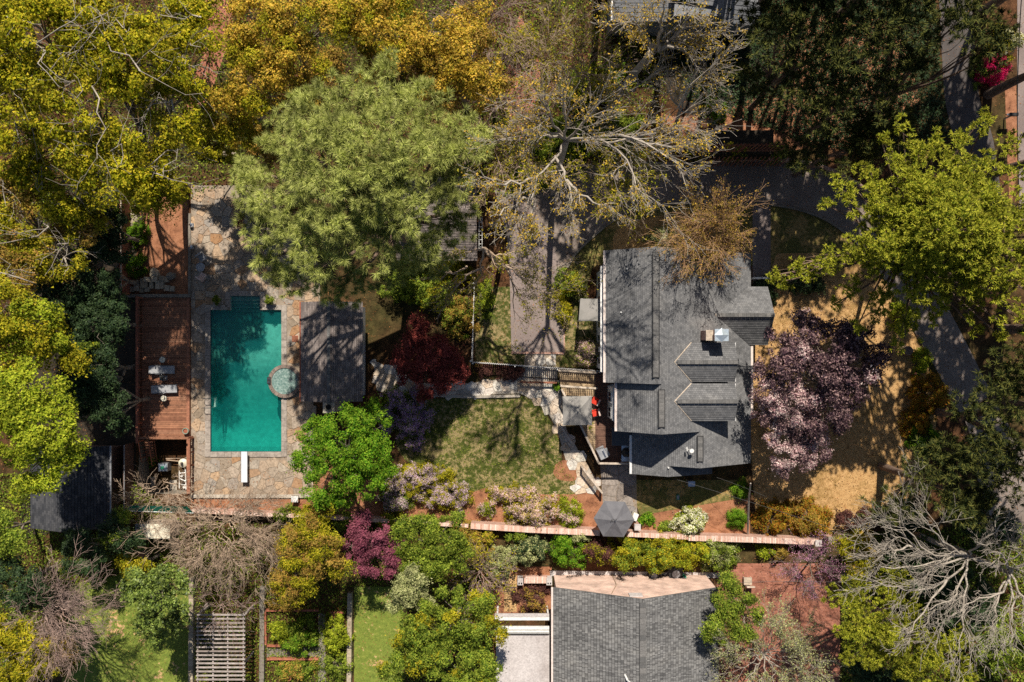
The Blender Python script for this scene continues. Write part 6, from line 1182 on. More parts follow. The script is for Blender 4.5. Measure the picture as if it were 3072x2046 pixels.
def shoots(cx, cy, ry, rx, n, z0, z1):
    out = []
    for i in range(n):
        x, y = cx + random.uniform(-1, 1) * rx * .55, cy + random.uniform(-.75, .35) * ry * .6; a = math.atan2(y - cy + random.uniform(-30, 90), x - cx + random.uniform(-90, 90)) + random.uniform(-.5, .5); l = random.uniform(40, 95); z = random.uniform(z0, z1)
        out.append([(x, y, z), (x + math.cos(a) * l * .5 + random.uniform(-18, 18), y + math.sin(a) * l * .5 + random.uniform(-14, 14), z + .5), (x + math.cos(a) * l + random.uniform(-20, 20), y + math.sin(a) * l, z + random.uniform(.2, .9))])
    return out
bare_tree('twiggy_tree', 'dense leafless crape myrtle over the brick wall behind the diving board', (690, 1560), (690, 1560, 2.2), [[None, (640, 1530, 3.0), (560, 1510, 3.2)], [None, (720, 1530, 3.0), (800, 1510, 3.2)], [None, (620, 1600, 3.6), (520, 1640, 4.2)], [None, (700, 1640, 3.8), (690, 1710, 4.4)], [None, (780, 1590, 3.6), (840, 1560, 4.2)], [None, (760, 1660, 3.8), (790, 1700, 4.4)], [None, (580, 1550, 3.4), (480, 1560, 3.8)]] + shoots(665, 1615, 150, 180, 42, 3.0, 4.6), 'barktan', r0=.10, levels=((6, .5), (5, .55), (3, .6)), minr=.009, limb_r=.36, up=.0, wob=.22)
for ang, lb in ((0, 'gnarled twiggy shoots above the equipment yard'),):
    bare_tree('twiggy_shrub', lb, (470, 1500), (480, 1490, 1.5), shoots(490, 1480, 80, 90, 14, 1.5, 2.4), 'barktan', r0=.05, levels=((6, .5), (5, .5)), minr=.009, up=0, wob=.2, cat='shrub')
bare_tree('bare_tree', 'leafless brown tree over the green neighbour lawn', (190, 1795), (135, 1815, 5), radial_limbs(165, 1850, 105, 5, 7.5, 13), 'barkmauve', r0=.11, levels=((6, .5), (6, .5), (5, .5)), minr=.009, limb_r=.5, wob=.18)
bare_tree('bare_tree', 'great white-limbed leafless tree in the corner beyond the dry lawn', (2700, 1580), (2905, 1668, 9), [[None, (2830, 1690, 10), (2740, 1640, 11), (2640, 1565, 12)], [None, (2800, 1660, 11), (2720, 1590, 12), (2700, 1520, 13)], [None, (2840, 1740, 10), (2740, 1770, 11), (2620, 1740, 12)], [None, (2890, 1730, 10), (2860, 1790, 11), (2790, 1830, 12)], [None, (2850, 1640, 11), (2760, 1540, 13)], [None, (2900, 1760, 10), (2890, 1850, 11), (2880, 1950, 12)], [None, (2950, 1620, 11), (3020, 1560, 12)], [None, (2990, 1700, 10), (3060, 1660, 11)], [(2740, 1640, 11), (2660, 1650, 11.5), (2620, 1640, 12)], [(2840, 1740, 10), (2760, 1850, 11), (2720, 1900, 12)], [None, (2720, 1700, 11.5), (2640, 1700, 12)]], 'barkpale', r0=.17, levels=((7, .38), (6, .45), (4, .55)), minr=.009, limb_r=.46, wob=.2)
bare_tree('bare_tree', 'second white-limbed leafless tree against the picture-side street corner', (2860, 1640), (3030, 1720, 9), [[None, (3000, 1780, 10), (2920, 1800, 11), (2850, 1850, 12)], [None, (2990, 1800, 10), (2980, 1890, 11)], [None, (3060, 1780, 10), (3090, 1850, 12)], [None, (3070, 1690, 11), (3120, 1640, 12)], [None, (3000, 1660, 11), (2960, 1660, 12)], [None, (3040, 1830, 11), (3030, 1930, 12)]], 'barkpale', r0=.14, levels=((7, .45), (5, .5), (4, .5)), minr=.009, wob=.2)
scene.objects['bare_tree.002']['label'] = 'second white-limbed leafless tree, half cut by the frame edge'
# conifers
WL = [(2860, 640, 70, 17), (2800, 700, 60, 16.5), (2920, 700, 65, 16.5)]
for tx, ty, tz in ((2325, 815, 10), (2345, 850, 9.5), (2500, 905, 9.5), (2505, 560, 12), (2480, 605, 12), (2600, 670, 12.5), (2590, 520, 12), (2640, 430, 12.5), (2705, 385, 13), (2800, 420, 14), (2870, 390, 14), (2955, 345, 13), (3040, 420, 14), (3080, 520, 15), (3110, 600, 15), (3150, 700, 15), (3120, 800, 14), (3130, 900, 14), (3080, 990, 13), (3000, 1010, 12.5), (2920, 1000, 12), (2800, 960, 12), (2690, 1035, 10), (2575, 985, 9.5), (2640, 900, 11), (2560, 760, 11), (2740, 880, 13)):
    for t_, r_ in ((.34, 66), (.52, 56), (.70, 46), (.86, 36), (1.0, 24)):
        if math.hypot(tx - 2860, ty - 680) * t_ < 60: continue
        WL.append((2860 + (tx - 2860) * t_ + random.uniform(-12, 12), 680 + (ty - 680) * t_ ** 1.15 + random.uniform(-12, 12), r_ * random.uniform(.8, 1.1), 16.5 + (tz - 16.5) * t_, .4))
pine_tree('white_pine', 'broad yellow-green white pine spreading over the bend of the drive', (2600, 770), WL, 'whitepine', needles=15, ln=.25, width=.065, fork=6, r0=.17, kr=.5, tuft=.24, kcov=.8, sub=.2)
D = 'dark pines along the drive and street'
for (x, y, lbs, lb) in ((2330, 250, [(2330, 120, 100, 14), (2420, 60, 90, 14), (2250, 60, 60, 12), (2460, 170, 80, 13), (2230, 210, 60, 12), (2260, 280, 50, 11), (2360, 240, 80, 12), (2400, 20, 80, 14)], 'dark pine rising behind the brown picket fence'), (2520, 330, [(2560, 150, 110, 14), (2620, 60, 90, 15), (2500, 280, 90, 12), (2600, 300, 80, 12), (2680, 200, 80, 13), (2540, 390, 60, 9), (2460, 340, 80, 11), (2500, 80, 80, 14), (2640, 380, 80, 10)], 'dark pine in the middle of the shaded upper wood'), (2690, 300, [(2790, 80, 90, 15), (2900, 50, 90, 16), (2980, 110, 80, 15), (2740, 190, 60, 13), (2950, 180, 55, 14), (2700, 20, 60, 14)], 'dark pine overhanging the shaded street'), (2480, 470, [(2420, 450, 70, 9), (2520, 470, 80, 9), (2600, 440, 70, 9), (2680, 380, 60, 9)], 'low dark pine at the outer bend of the drive')):
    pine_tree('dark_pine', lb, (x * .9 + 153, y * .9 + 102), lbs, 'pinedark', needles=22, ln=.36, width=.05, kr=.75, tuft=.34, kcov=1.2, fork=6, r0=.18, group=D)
for (x, y, lbs, lb) in ((2900, 1250, [(2960, 1260, 90, 12), (3040, 1200, 80, 13), (2880, 1330, 70, 10), (3020, 1350, 80, 12), (2990, 1130, 70, 12), (3050, 1080, 80, 12), (2900, 1230, 60, 10), (2940, 1400, 80, 11), (3050, 1430, 80, 11)], 'dark pine shading the drive where it leaves the dry lawn'), (2740, 1430, [(2760, 1440, 80, 9), (2850, 1480, 80, 9), (2700, 1500, 60, 8), (2830, 1390, 60, 9), (2900, 1450, 80, 9), (2640, 1540, 50, 7), (2780, 1370, 60, 9), (2960, 1520, 80, 9)], 'dark pine at the lower end of the dry lawn')):
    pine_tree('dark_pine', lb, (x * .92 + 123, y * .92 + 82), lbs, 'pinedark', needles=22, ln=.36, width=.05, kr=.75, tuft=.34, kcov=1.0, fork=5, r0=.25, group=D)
pine_tree('conifer', 'olive-green conifer under the white-limbed tree beside the brick terrace', (2560, 1760), [(2560, 1760, 50, 9), (2530, 1830, 50, 9), (2620, 1880, 70, 9), (2680, 1830, 80, 9), (2590, 1960, 60, 8), (2740, 1930, 80, 8), (2820, 1990, 90, 8), (2680, 1740, 60, 9), (2500, 1790, 30, 8), (2560, 1880, 60, 8.5), (2700, 1990, 70, 7)], 'whitepine', needles=26, ln=.22, width=.05, fork=4, r0=.14, kr=.55, tuft=.22, kcov=.9, cat='conifer')
for (x, y, r, lb) in ((1860, -330, 210, 'tall shade-casting pine added beyond the shaded neighbour house'), (2100, -220, 190, 'broad shade-casting pine added just beyond the shaded neighbour house'), (2300, -420, 210, 'tall shade-casting pine added beyond the head of the drive woods'), (2420, -180, 180, 'broad shade-casting pine added just beyond the upper frame edge'), (2620, -360, 210, 'tall shade-casting pine added farther beyond the upper frame edge near the street'), (2760, -190, 180, 'tall shade-casting pine added beyond the upper frame edge over the street'), (2980, -330, 200, 'tall shade-casting pine added in the far upper corner beyond the street'), (3320, -520, 210, 'shade-casting pine added farthest up the road, outside the upper corner'), (3300, -210, 200, 'shade-casting pine added across from the upper street bend'), (3320, 100, 190, 'shade-casting pine added across from the crimson azalea'), (3330, 400, 190, 'shade-casting pine added behind the broad yellow-green white pine'), (3390, 700, 190, 'shade-casting pine added across the road from the dry lawn top'), (3370, 980, 190, 'shade-casting pine added across the road from the sunny drive stretch'), (3340, 1250, 170, 'shade-casting pine added across the road from the white-limbed trees')):  # pines beyond the frame, added for the shade they cast into it
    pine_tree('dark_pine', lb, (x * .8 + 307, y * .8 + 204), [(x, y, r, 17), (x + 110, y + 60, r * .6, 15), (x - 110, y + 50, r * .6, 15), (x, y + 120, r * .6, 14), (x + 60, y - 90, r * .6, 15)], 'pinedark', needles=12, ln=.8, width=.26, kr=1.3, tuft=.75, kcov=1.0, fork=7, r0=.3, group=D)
for (x, y, r, h, m, lb) in ((2900, 1800, 90, 4, 'dark', 'dark evergreen below the white-limbed leafless tree'), (2760, 1700, 80, 4, 'dark', 'dark evergreen under the reaching white limbs'), (3020, 1930, 90, 4, 'mid', 'mid-green tree in the street corner under bare limbs'), (2960, 1560, 80, 4, 'dark', 'dark evergreen between drive and white-limbed tree'), (2700, 1560, 60, 3, 'dark', 'dark evergreen at the shaded foot of the dry lawn'), (2640, 2020, 80, 3.5, 'dark', 'dark evergreen at the edge of the brick terrace shade')):
    leafy_tree('evergreen_tree', lb, 'tree', (x * .95 + 77, y * .95 + 51), [(x, y, r, h), (x + r * .6, y + r * .3, r * .6, h * .9), (x - r * .6, y - r * .2, r * .6, h * .9)], m, fork=h * .3, r0=.12, dens=6, n=40, size=.15, group='evergreens under bare limbs')
# green trees
lt('maple_tree', 'bright fresh-green maple at the end of the pool house', 'tree', (1060, 1330), [(1040, 1345, 100, 7), (950, 1305, 60, 6.0), (1110, 1290, 70, 6.5), (1100, 1400, 85, 6.5), (1000, 1430, 90, 6), (930, 1370, 60, 6), (1130, 1240, 36, 6), (1020, 1490, 45, 5)], 'green', fork=2.6, r0=.17, dens=9, n=60, size=.13)
lt('japanese_maple', 'crimson Japanese maple beside the corner of the white picket fence', 'tree', (1300, 1075), [(1280, 1060, 80, 3.6), (1230, 1100, 50, 3.3), (1340, 1100, 60, 3.3), (1290, 1140, 55, 3.1), (1260, 1000, 50, 3.6), (1370, 1110, 35, 3), (1210, 1060, 35, 3)], 'maple', fork=1.2, r0=.10, dens=13, n=60, size=.11)
lt('lime_tree', 'brilliant lime-yellow tree overhanging the dark shed', 'tree', (290, 1250), [(90, 1180, 110, 12), (150, 1280, 100, 12), (60, 1310, 100, 12), (180, 1360, 70, 11), (30, 1200, 90, 12), (100, 1400, 80, 11)], 'lime', fork=4, r0=.22, dens=8, n=50, size=.16)
lt('olive_tree', 'dull yellow-green tree between rusty sycamore and lime-yellow tree', 'tree', (300, 1040), [(100, 980, 100, 11), (30, 930, 90, 12), (170, 1030, 80, 10), (40, 1060, 80, 11)], 'olive', fork=4, r0=.2, dens=7, n=48, size=.15, leaf2='lime', frac2=.3)
Hd = 'dark evergreens of the tall hedge'
for i, (x, y, r, lb) in enumerate(((300, 690, 85, 'where the board fence begins'), (290, 830, 90, 'behind the round boxwood'), (300, 970, 85, 'facing the first planks of the sun deck'), (280, 1110, 90, 'facing the two sun loungers'), (330, 1215, 60, 'nearest the dark shed'), (200, 900, 80, 'between rusty sycamore and hedge line'), (230, 1150, 60, 'tucked behind the lime-yellow tree'))):
    lt('hedge_tree', 'dark glossy hedge evergreen ' + lb, 'hedge tree', (x * .9 + 153, y * .9 + 102), [(x, y, r, 6.5), (x + 30, y + 50, r * .7, 5.5), (x - 30, y - 45, r * .7, 6)], 'dark', fork=1.5, r0=.16, dens=9, n=46, size=.13, group=Hd, leaf2='mid' if i % 3 == 0 else None, frac2=.06)
lt('camellia', 'dark green camellia tree against the cream-roofed hut', 'tree', (360, 1600), [(345, 1590, 55, 4.5), (370, 1630, 45, 4)], 'dark', fork=1.5, r0=.1, dens=12, n=50, size=.12, leaf2='mid', frac2=.25)
lt('magnolia_tree', 'glossy dark evergreen magnolia beside the green neighbour lawn', 'tree', (500, 1720), [(480, 1790, 85, 7), (420, 1760, 60, 6.5), (520, 1750, 60, 7), (470, 1870, 60, 6), (540, 1860, 35, 5.5), (470, 1920, 35, 5)], 'glossy', fork=2.5, r0=.16, dens=11, n=50, size=.17)
for (x, y, r, h, m, lb) in ((0, 1600, 70, 8, 'mid', 'mid-green tree behind the shed at the frame edge'), (60, 1750, 80, 7, 'dark', 'dark shaded tree left in the corner below the shed'), (50, 1960, 110, 7, 'olive', 'yellow-olive tree in the corner beside the clay patch'), (250, 1660, 70, 4, 'dark', 'dark shaded bush tree between shed and magnolia'), (170, 1960, 60, 3.5, 'rust', 'rusty low tree at the corner of the green lawn'), (400, 1710, 50, 3, 'olive', 'soft olive bush tree between camellia and magnolia')):
    lt('garden_tree', lb.replace('left in the corner', 'in the corner'), 'tree', (x * .93 + 108, y * .93 + 72), [(x, y, r, h), (x + r * .5, y + r * .4, r * .6, h * .9), (x - r * .4, y - r * .5, r * .6, h * .9)], m, fork=h * .3, r0=.13, dens=8, n=48, size=.14)
lt('golden_tree', 'golden-olive tree below the brick wall beside the crape myrtle', 'tree', (930, 1600), [(920, 1600, 70, 6), (880, 1660, 60, 6), (960, 1650, 70, 6), (900, 1720, 60, 5.5), (960, 1560, 50, 5.5), (860, 1750, 60, 5), (1010, 1700, 45, 5)], 'rust', fork=2, r0=.14, dens=10, n=52, size=.12, leaf2='olive', frac2=.55)
lt('redbud', 'magenta-leaved redbud between golden and green trees below the wall', 'tree', (1120, 1600), [(1110, 1600, 60, 5), (1060, 1640, 45, 4.6), (1150, 1650, 50, 4.8), (1110, 1690, 45, 4.4), (1170, 1710, 30, 4.2)], 'redbud', fork=1.8, r0=.1, dens=12, n=46, size=.10)
lt('green_tree', 'mid-green tree with grey twigs right of the magenta redbud', 'tree', (1280, 1610), [(1240, 1610, 70, 5), (1330, 1620, 70, 5), (1280, 1700, 70, 5), (1370, 1680, 50, 4.5), (1230, 1680, 50, 4.6)], 'mid', fork=1.8, r0=.13, dens=10, n=50, size=.13)
scene.objects['green_tree']['label'] = 'mid-green tree with grey twigs directly beside the magenta redbud'
lt('pale_tree', 'pale cream-green tree above the grass strip', 'tree', (1250, 1750), [(1240, 1770, 60, 6), (1200, 1800, 40, 5.5), (1280, 1810, 40, 5.5)], 'pale', fork=2, r0=.1, dens=12, n=50, size=.12)
lt('green_tree', 'big yellow-green tree between grass strip and carport', 'tree', (1380, 1820), [(1380, 1850, 90, 6.5), (1280, 1880, 80, 6), (1440, 1920, 70, 6), (1330, 1960, 90, 6), (1230, 1960, 70, 5.5), (1420, 2000, 80, 6), (1180, 2000, 50, 5), (1450, 1820, 50, 6)], 'mid', fork=2.2, r0=.16, dens=10, n=52, size=.14, leaf2='olive', frac2=.15)
lt('olive_tree', 'mid-green tree hugging the corner roof edge of the pink brick house', 'tree', (2190, 1780), [(2190, 1800, 65, 5.5), (2160, 1880, 60, 5.5), (2230, 1860, 60, 5.5), (2180, 1750, 30, 5)], 'mid', fork=2, r0=.12, dens=11, n=52, size=.12)
bare_tree('grey_tree', 'silvery bare-twigged tree in front of the red brick terrace', (2260, 1930), (2290, 1960, 3), radial_limbs(2310, 1970, 125, 3, 5, 16), 'barkpale', r0=.08, levels=((5, .5), (5, .5), (4, .5)), minr=.009, leaf='pale', leaf_frac=.6, leaf_n=3, leaf_size=.10)
bare_tree('redbud', 'violet blossoming redbud casting branch shadows on the red brick terrace', (2440, 1660), (2430, 1680, 1.8), radial_limbs(2440, 1690, 80, 1.8, 3.6, 9), 'bark', r0=.06, levels=((6, .5), (6, .5)), minr=.008, leaf='redbudpurple', leaf_frac=.55, leaf_n=3, leaf_size=.07)
lt('shrub_tree', 'bright yellow-green shrub tree at the end of the sunlit brick wall', 'tree', (2560, 1650), [(2565, 1640, 50, 3.5), (2580, 1690, 45, 3.2), (2610, 1650, 35, 3)], 'olive', fork=1, r0=.07, dens=14, n=46, size=.10, leaf2='gold', frac2=.3)
lt('purple_magnolia', 'tall plum-leaved tree with pink blossom facing the house wall', 'tree', (2420, 1170), [(2470, 1050, 110, 7.5), (2400, 1000, 70, 7.5), (2540, 1120, 90, 7), (2400, 1120, 100, 7.5), (2330, 1040, 50, 7), (2560, 1010, 60, 7), (2480, 1200, 90, 6.5), (2600, 1070, 50, 6.5), (2300, 1120, 40, 6.5), (2520, 1240, 50, 5.5), (2640, 1050, 35, 6.3), (2620, 1120, 35, 6)], 'plum', fork=2.6, r0=.17, size=.15, leaf2='pinkbloom', frac2=.04, kr=.42, kcov=.8)
lt('pink_magnolia', 'pale pink magnolia in full bloom below the plum-leaved tree', 'tree', (2390, 1300), [(2370, 1215, 75, 6.8), (2300, 1190, 45, 6.5), (2330, 1290, 60, 5.8), (2420, 1290, 65, 5.3), (2370, 1370, 60, 5), (2440, 1360, 50, 4.8), (2300, 1230, 40, 5), (2450, 1220, 40, 5)], 'pinkbloom', fork=1.6, r0=.11, dens=12, n=38, size=.12, leaf2='plum', frac2=.42, kcov=.85, kr=.36)
lt('mauve_tree', 'mauve-flowered branches glimpsed under the great pine', 'tree', (760, 650), [(715, 660, 22, 3), (880, 615, 45, 4)], 'maple', fork=1.2, r0=.06, dens=10, n=30, size=.10)
scene.objects['mauve_tree'].name = 'plum_shrub'; scene.objects['plum_shrub']['label'] = 'wine-red shrub glimpsed at the terrace edge of the great pine'
# ---------------------------------------------------------------- shrubs
sb = shrub
sb('boxwood', 'round clipped bright green boxwood beside the stacked stones', 'shrub', 408, 797, 34, 34, 1.1, 'green', size=.06, dens=5, n=60, sig=.09); sb('shrub', 'loose green shrub above the round clipped boxwood', 'shrub', 407, 697, 30, 33, 1.2, 'green', size=.09, dens=3, n=44)
sb('azalea', 'violet flowered azalea between lime maple and back lawn', 'azalea', 1232, 1255, 52, 82, 1.7, 'mid', 'lilac', .8, size=.085, dens=1.8, n=36); scene.objects['azalea']['label'] = 'violet flowered azalea between fresh-green maple and back lawn'
sb('azalea', 'dim purple azalea squeezed against the fresh-green maple', 'azalea', 1165, 1235, 30, 60, 1.4, 'mid', 'lilac', .5, size=.085, dens=1.8)
sb('azalea', 'broad mauve azalea under the shaded curve of the back lawn', 'azalea', 1240, 1450, 90, 56, 1.6, 'olive', 'mauve', .5, size=.085, dens=1.8, n=36); sb('azalea', 'mauve and lime azalea joining the straw bed', 'azalea', 1340, 1485, 62, 48, 1.4, 'olive', 'mauve', .6, size=.085, dens=2)
sb('azalea', 'thin mauve azalea nearest the maple trunk side of the lawn', 'azalea', 1185, 1500, 45, 38, 1.2, 'mid', 'mauve', .5, size=.085, dens=2)
sb('azalea', 'wide blush azalea in the middle of the straw bed', 'azalea', 1590, 1535, 75, 55, 1.5, 'olive', 'blush', .62, size=.09, dens=2); sb('azalea', 'blush azalea along the lawn edge of the straw bed', 'azalea', 1530, 1485, 70, 26, 1.3, 'olive', 'blush', .75, size=.09, dens=2.2); sb('azalea', 'green azalea with few pink flowers closest to the hexagonal umbrella', 'azalea', 1712, 1545, 38, 42, 1.3, 'lime', 'blush', .22, size=.09, dens=2.5)
sb('azalea', 'small blush azalea standing alone at the wide end of the straw bed', 'azalea', 1458, 1530, 20, 24, .9, 'lime', 'blush', .35, size=.085, dens=4)
sb('azalea', 'pink azalea between white picket fence and sunroom wall', 'azalea', 1765, 1060, 34, 38, 1.4, 'lime', 'blush', .8, size=.09, dens=3)
sb('viburnum', 'round bush covered in creamy white flower balls', 'shrub', 2070, 1572, 46, 44, 1.6, 'lime', 'white', .85, size=.11, dens=1.8, n=40, sig=.10); sb('boxwood', 'clipped round green boxwood at the foot of the slim trunk', 'shrub', 2215, 1558, 29, 29, 1.0, 'green', size=.06, dens=5, n=60, sig=.09); sb('boxwood', 'shaded green bush in the lawn corner above the clipped boxwood', 'shrub', 2228, 1468, 26, 26, 1.0, 'green', size=.08, dens=4)
sb('shrub', 'pale green flowering shrub against the head gable of the house', 'shrub', 1995, 712, 46, 34, 2.4, 'pale', 'white', .15, size=.11, dens=2.4, n=40); sb('azalea', 'vivid crimson azalea beside the street', 'azalea', 2990, 205, 42, 40, 1.6, 'crimson', size=.09, dens=3, n=50)
sb('shrub', 'white-flowered bush above the vivid crimson azalea', 'shrub', 3030, 120, 30, 60, 2.2, 'olive', 'white', .5, size=.10, dens=2); sb('shrub', 'dark leafy shrub left of the crimson azalea', 'shrub', 2945, 205, 18, 45, 1.2, 'mid', size=.10, dens=3); scene.objects['shrub.003']['label'] = 'dark leafy shrub squeezed between street and crimson azalea'
sb('azalea', 'orange-red shrub along the edge of the dry lawn', 'shrub', 2790, 1190, 55, 60, 1.7, 'autumn', size=.10, dens=2); sb('azalea', 'deep orange shrub lower down the dry lawn edge', 'shrub', 2760, 1265, 42, 50, 1.5, 'autumn', size=.10, dens=2, ); sb('shrub', 'bright green shrub beneath the deep orange shrub', 'shrub', 2780, 1320, 48, 42, 1.5, 'green', size=.10, dens=2)
sb('shrub', 'low green shrub beside the sunny stretch of drive', 'shrub', 2768, 1075, 22, 50, .9, 'lime', size=.10, dens=2); sb('vine', 'bright climbing foliage above the shadow stub in the dry lawn', 'shrub', 2715, 960, 26, 60, 2.6, 'lime', size=.11, dens=3)
sb('barberry', 'burgundy barberry directly below the white picket fence', 'shrub', 1525, 1120, 36, 26, 1.1, 'burgundy', size=.08, dens=3); sb('barberry', 'small burgundy shrub at the corner of the white picket fence', 'shrub', 1450, 1112, 24, 22, 1.0, 'burgundy', 'rust', .2, size=.08, dens=3)
scene.objects['azalea.009']; 
for (x, y, rx, ry, h, m, m2, f, lb) in ((1290, 870, 70, 60, 2.4, 'mid', 'olive', .25, 'shaded loose shrub between great pine and crimson maple'), (1210, 850, 60, 50, 2.2, 'mid', None, 0, 'dark loose shrub at the corner of the pool house'), (1340, 800, 60, 40, 2.0, 'olive', None, 0, 'budding olive shrub in front of the garage'), (1380, 950, 50, 60, 1.8, 'rust', 'mid', .4, 'rusty shrub behind the crimson maple'), (1455, 900, 26, 50, 1.6, 'mid', 'lime', .3, 'green shrub beside the long run of white pickets'), (1710, 850, 40, 45, 2.0, 'mid', 'olive', .4, 'leafy shrub at the corner of parking bay and house'), (1690, 920, 24, 50, 1.4, 'olive', None, 0, 'budding shrub along the parking bay kerb'), (2300, 870, 40, 40, 1.4, 'dark', None, 0, 'dark shrub beside the east wing'), (2420, 840, 60, 40, 1.4, 'dark', None, 0, 'dark foundation shrub behind the east wing'), (1500, 1690, 50, 46, 2.2, 'pale', None, 0, 'silvery shrub above the low courtyard wall'), (1590, 1655, 52, 42, 2.4, 'pale', 'dark', .4, 'speckled grey-green shrub beneath the straw bed wall'), (1700, 1660, 55, 50, 2.4, 'green', None, 0, 'fresh green shrub hanging over the pink brick wall'), (1790, 1660, 48, 40, 2.2, 'burgundy', 'olive', .4, 'brownish twiggy shrub below the hexagonal umbrella'), (1880, 1665, 60, 46, 2.4, 'olive', 'mid', .4, 'olive privet beneath the hexagonal umbrella edge'), (1980, 1665, 62, 50, 2.5, 'mid', 'olive', .5, 'yellow-green privet in the middle of the hedge row'), (2070, 1670, 55, 48, 2.4, 'olive', 'lime', .3, 'brightest privet of the hedge row'), (2160, 1670, 60, 44, 2.3, 'mid', 'pale', .4, 'grey-green privet toward the brick terrace'), (2300, 1655, 24, 20, 1.0, 'lime', None, 0, 'small lime shrub at the foot of the sunlit brick wall'), (2340, 1655, 26, 20, 1.0, 'rust', None, 0, 'small rusty shrub at the foot of the sunlit brick wall'), (1430, 1640, 50, 50, 2.2, 'rust', 'olive', .5, 'rusty shrub where the pale wall begins'), (2320, 1555, 60, 45, 1.2, 'autumn', None, 0, 'russet shrub behind the sunlit brick wall, nearest the slim trunk'), (2430, 1560, 70, 50, 1.3, 'autumn', 'rust', .4, 'large russet shrub behind the far end of the sunlit brick wall'), (2580, 1565, 60, 35, 1.2, 'burgundy', None, 0, 'dark russet shrub in shade past the brick piers'), (940, 1552, 60, 34, 1.6, 'olive', None, 0, 'olive shrub on the narrow brick wall'), (1040, 1565, 50, 24, 1.5, 'mid', None, 0, 'mid-green shrub draped over the narrow brick wall above the redbud'), (1180, 1570, 50, 24, 1.5, 'olive', 'mid', .4, 'olive shrub draped over the narrow brick wall beside the redbud'), (1290, 1580, 60, 24, 1.5, 'mid', 'lime', .3, 'bright shrub draped over the narrow brick wall near the straw bed'), (1390, 1590, 40, 26, 1.5, 'rust', None, 0, 'rusty shrub covering the joint of both brick walls'), (850, 1545, 40, 22, 1.3, 'mid', None, 0, 'green shrub on the narrow wall by the utility box'), (1560, 1608, 40, 16, 1.5, 'mid', None, 0, 'green tuft leaning on the pale wall below the blush azalea'), (1740, 1612, 40, 14, 1.5, 'pale', None, 0, 'grey-green tuft leaning on the pale wall beside the umbrella'), (1990, 1622, 60, 16, 1.5, 'olive', None, 0, 'olive tuft leaning on the short brick wall'), (1620, 1500, 5, 5, .4, 'lime', None, 0, None), (1685, 1280, 18, 30, 1.0, 'mid', None, 0, None), (1768, 1262, 12, 34, .9, 'lime', None, 0, 'yellow-green strip of plants beside the orange planks'), (1672, 1160, 12, 12, .9, 'green', None, 0, 'small green shrub at the first deck railing post'), (838, 1900, 28, 32, 1.0, 'lime', None, 0, 'feathery lime plant in the red-edged bed'), (900, 1915, 48, 50, 1.3, 'mid', 'green', .3, 'spreading mid-green shrub beside the feathery plant'), (1005, 1910, 42, 52, 1.7, 'lime', None, 0, 'lime shrub leaning on the grey stone wall'), (1010, 2000, 36, 40, 1.3, 'mid', None, 0, 'mid-green shrub below the lime shrub'), (890, 2010, 60, 24, .6, 'mid', 'rust', .3, 'low mixed planting below the red-edged bed'), (860, 1820, 60, 16, .7, 'rust', None, 0, 'low rusty plants along the red timber edging'), (1600, 1800, 45, 40, 1.2, 'burgundy', 'rust', .5, 'brown tangled shrub in the courtyard bed'), (1450, 1780, 36, 30, 1.3, 'burgundy', None, 0, 'dark bare shrub beside the stub brick wall'), (2005, 1580, 30, 16, .5, 'mid', None, 0, 'low green perennials before the white flowering bush'), (1945, 1560, 24, 22, .5, 'green', None, 0, 'green perennials at the corner of the shaded lawn'), (940, 1200, 28, 18, .8, 'burgundy', None, 0, None), (2480, 610, 50, 20, .8, 'mid', None, 0, None), (2200, 450, 55, 22, 3.0, 'mid', 'olive', .3, 'ivy-green shrub growing through the brown picket fence'), (2330, 455, 40, 20, 3.0, 'mid', None, 0, 'green shrub at the end of the brown picket fence'), (2110, 440, 45, 40, 1.8, 'olive', 'gold', .3, 'yellow-green shrub hiding the start of the brown picket fence'), (1850, 200, 34, 34, 1.6, 'green', None, 0, 'green shrub lit beside the shaded neighbour house'), (2150, 330, 30, 45, 1.5, 'green', None, 0, 'green shrub lit in the straw slope above the fence'), (1690, 420, 90, 70, 1.6, 'mid', None, 0, 'broad green undergrowth shrub below the spreading tree'), (1780, 250, 90, 60, 1.8, 'mid', 'olive', .4, 'olive undergrowth shrub between the thicket trees'), (1850, 400, 80, 60, 1.5, 'mid', None, 0, 'green undergrowth shrub against the leaning trunk'), (1600, 530, 60, 40, 1.4, 'mid', 'rust', .3, 'green and rusty undergrowth beside the garage end'), (2050, 520, 50, 30, 1.2, 'olive', None, 0, None), (1560, 130, 50, 60, 1.8, 'olive', None, 0, 'olive shrub on the clay bank')):
    if lb: sb('shrub', lb, 'shrub', x, y, rx, ry, h, m, m2, f, size=.12, dens=1)
bare_tree('grey_shrub', 'silver-grey twiggy shrub over the courtyard path', (1440, 1720), (1440, 1705, 1.4), radial_limbs(1440, 1720, 75, 1.4, 2.6, 14), 'barkmauve', r0=.05, levels=((7, .5), (6, .5)), minr=.007, leaf='olive', leaf_frac=.1, cat='shrub')
bare_tree('grey_shrub', 'leafless vine heaped on the end of the pergola', (660, 1820), (665, 1815, 1.8), radial_limbs(665, 1815, 75, 1.8, 2.7, 12), 'barkmauve', r0=.04, levels=((7, .5), (5, .5)), minr=.007, cat='shrub')
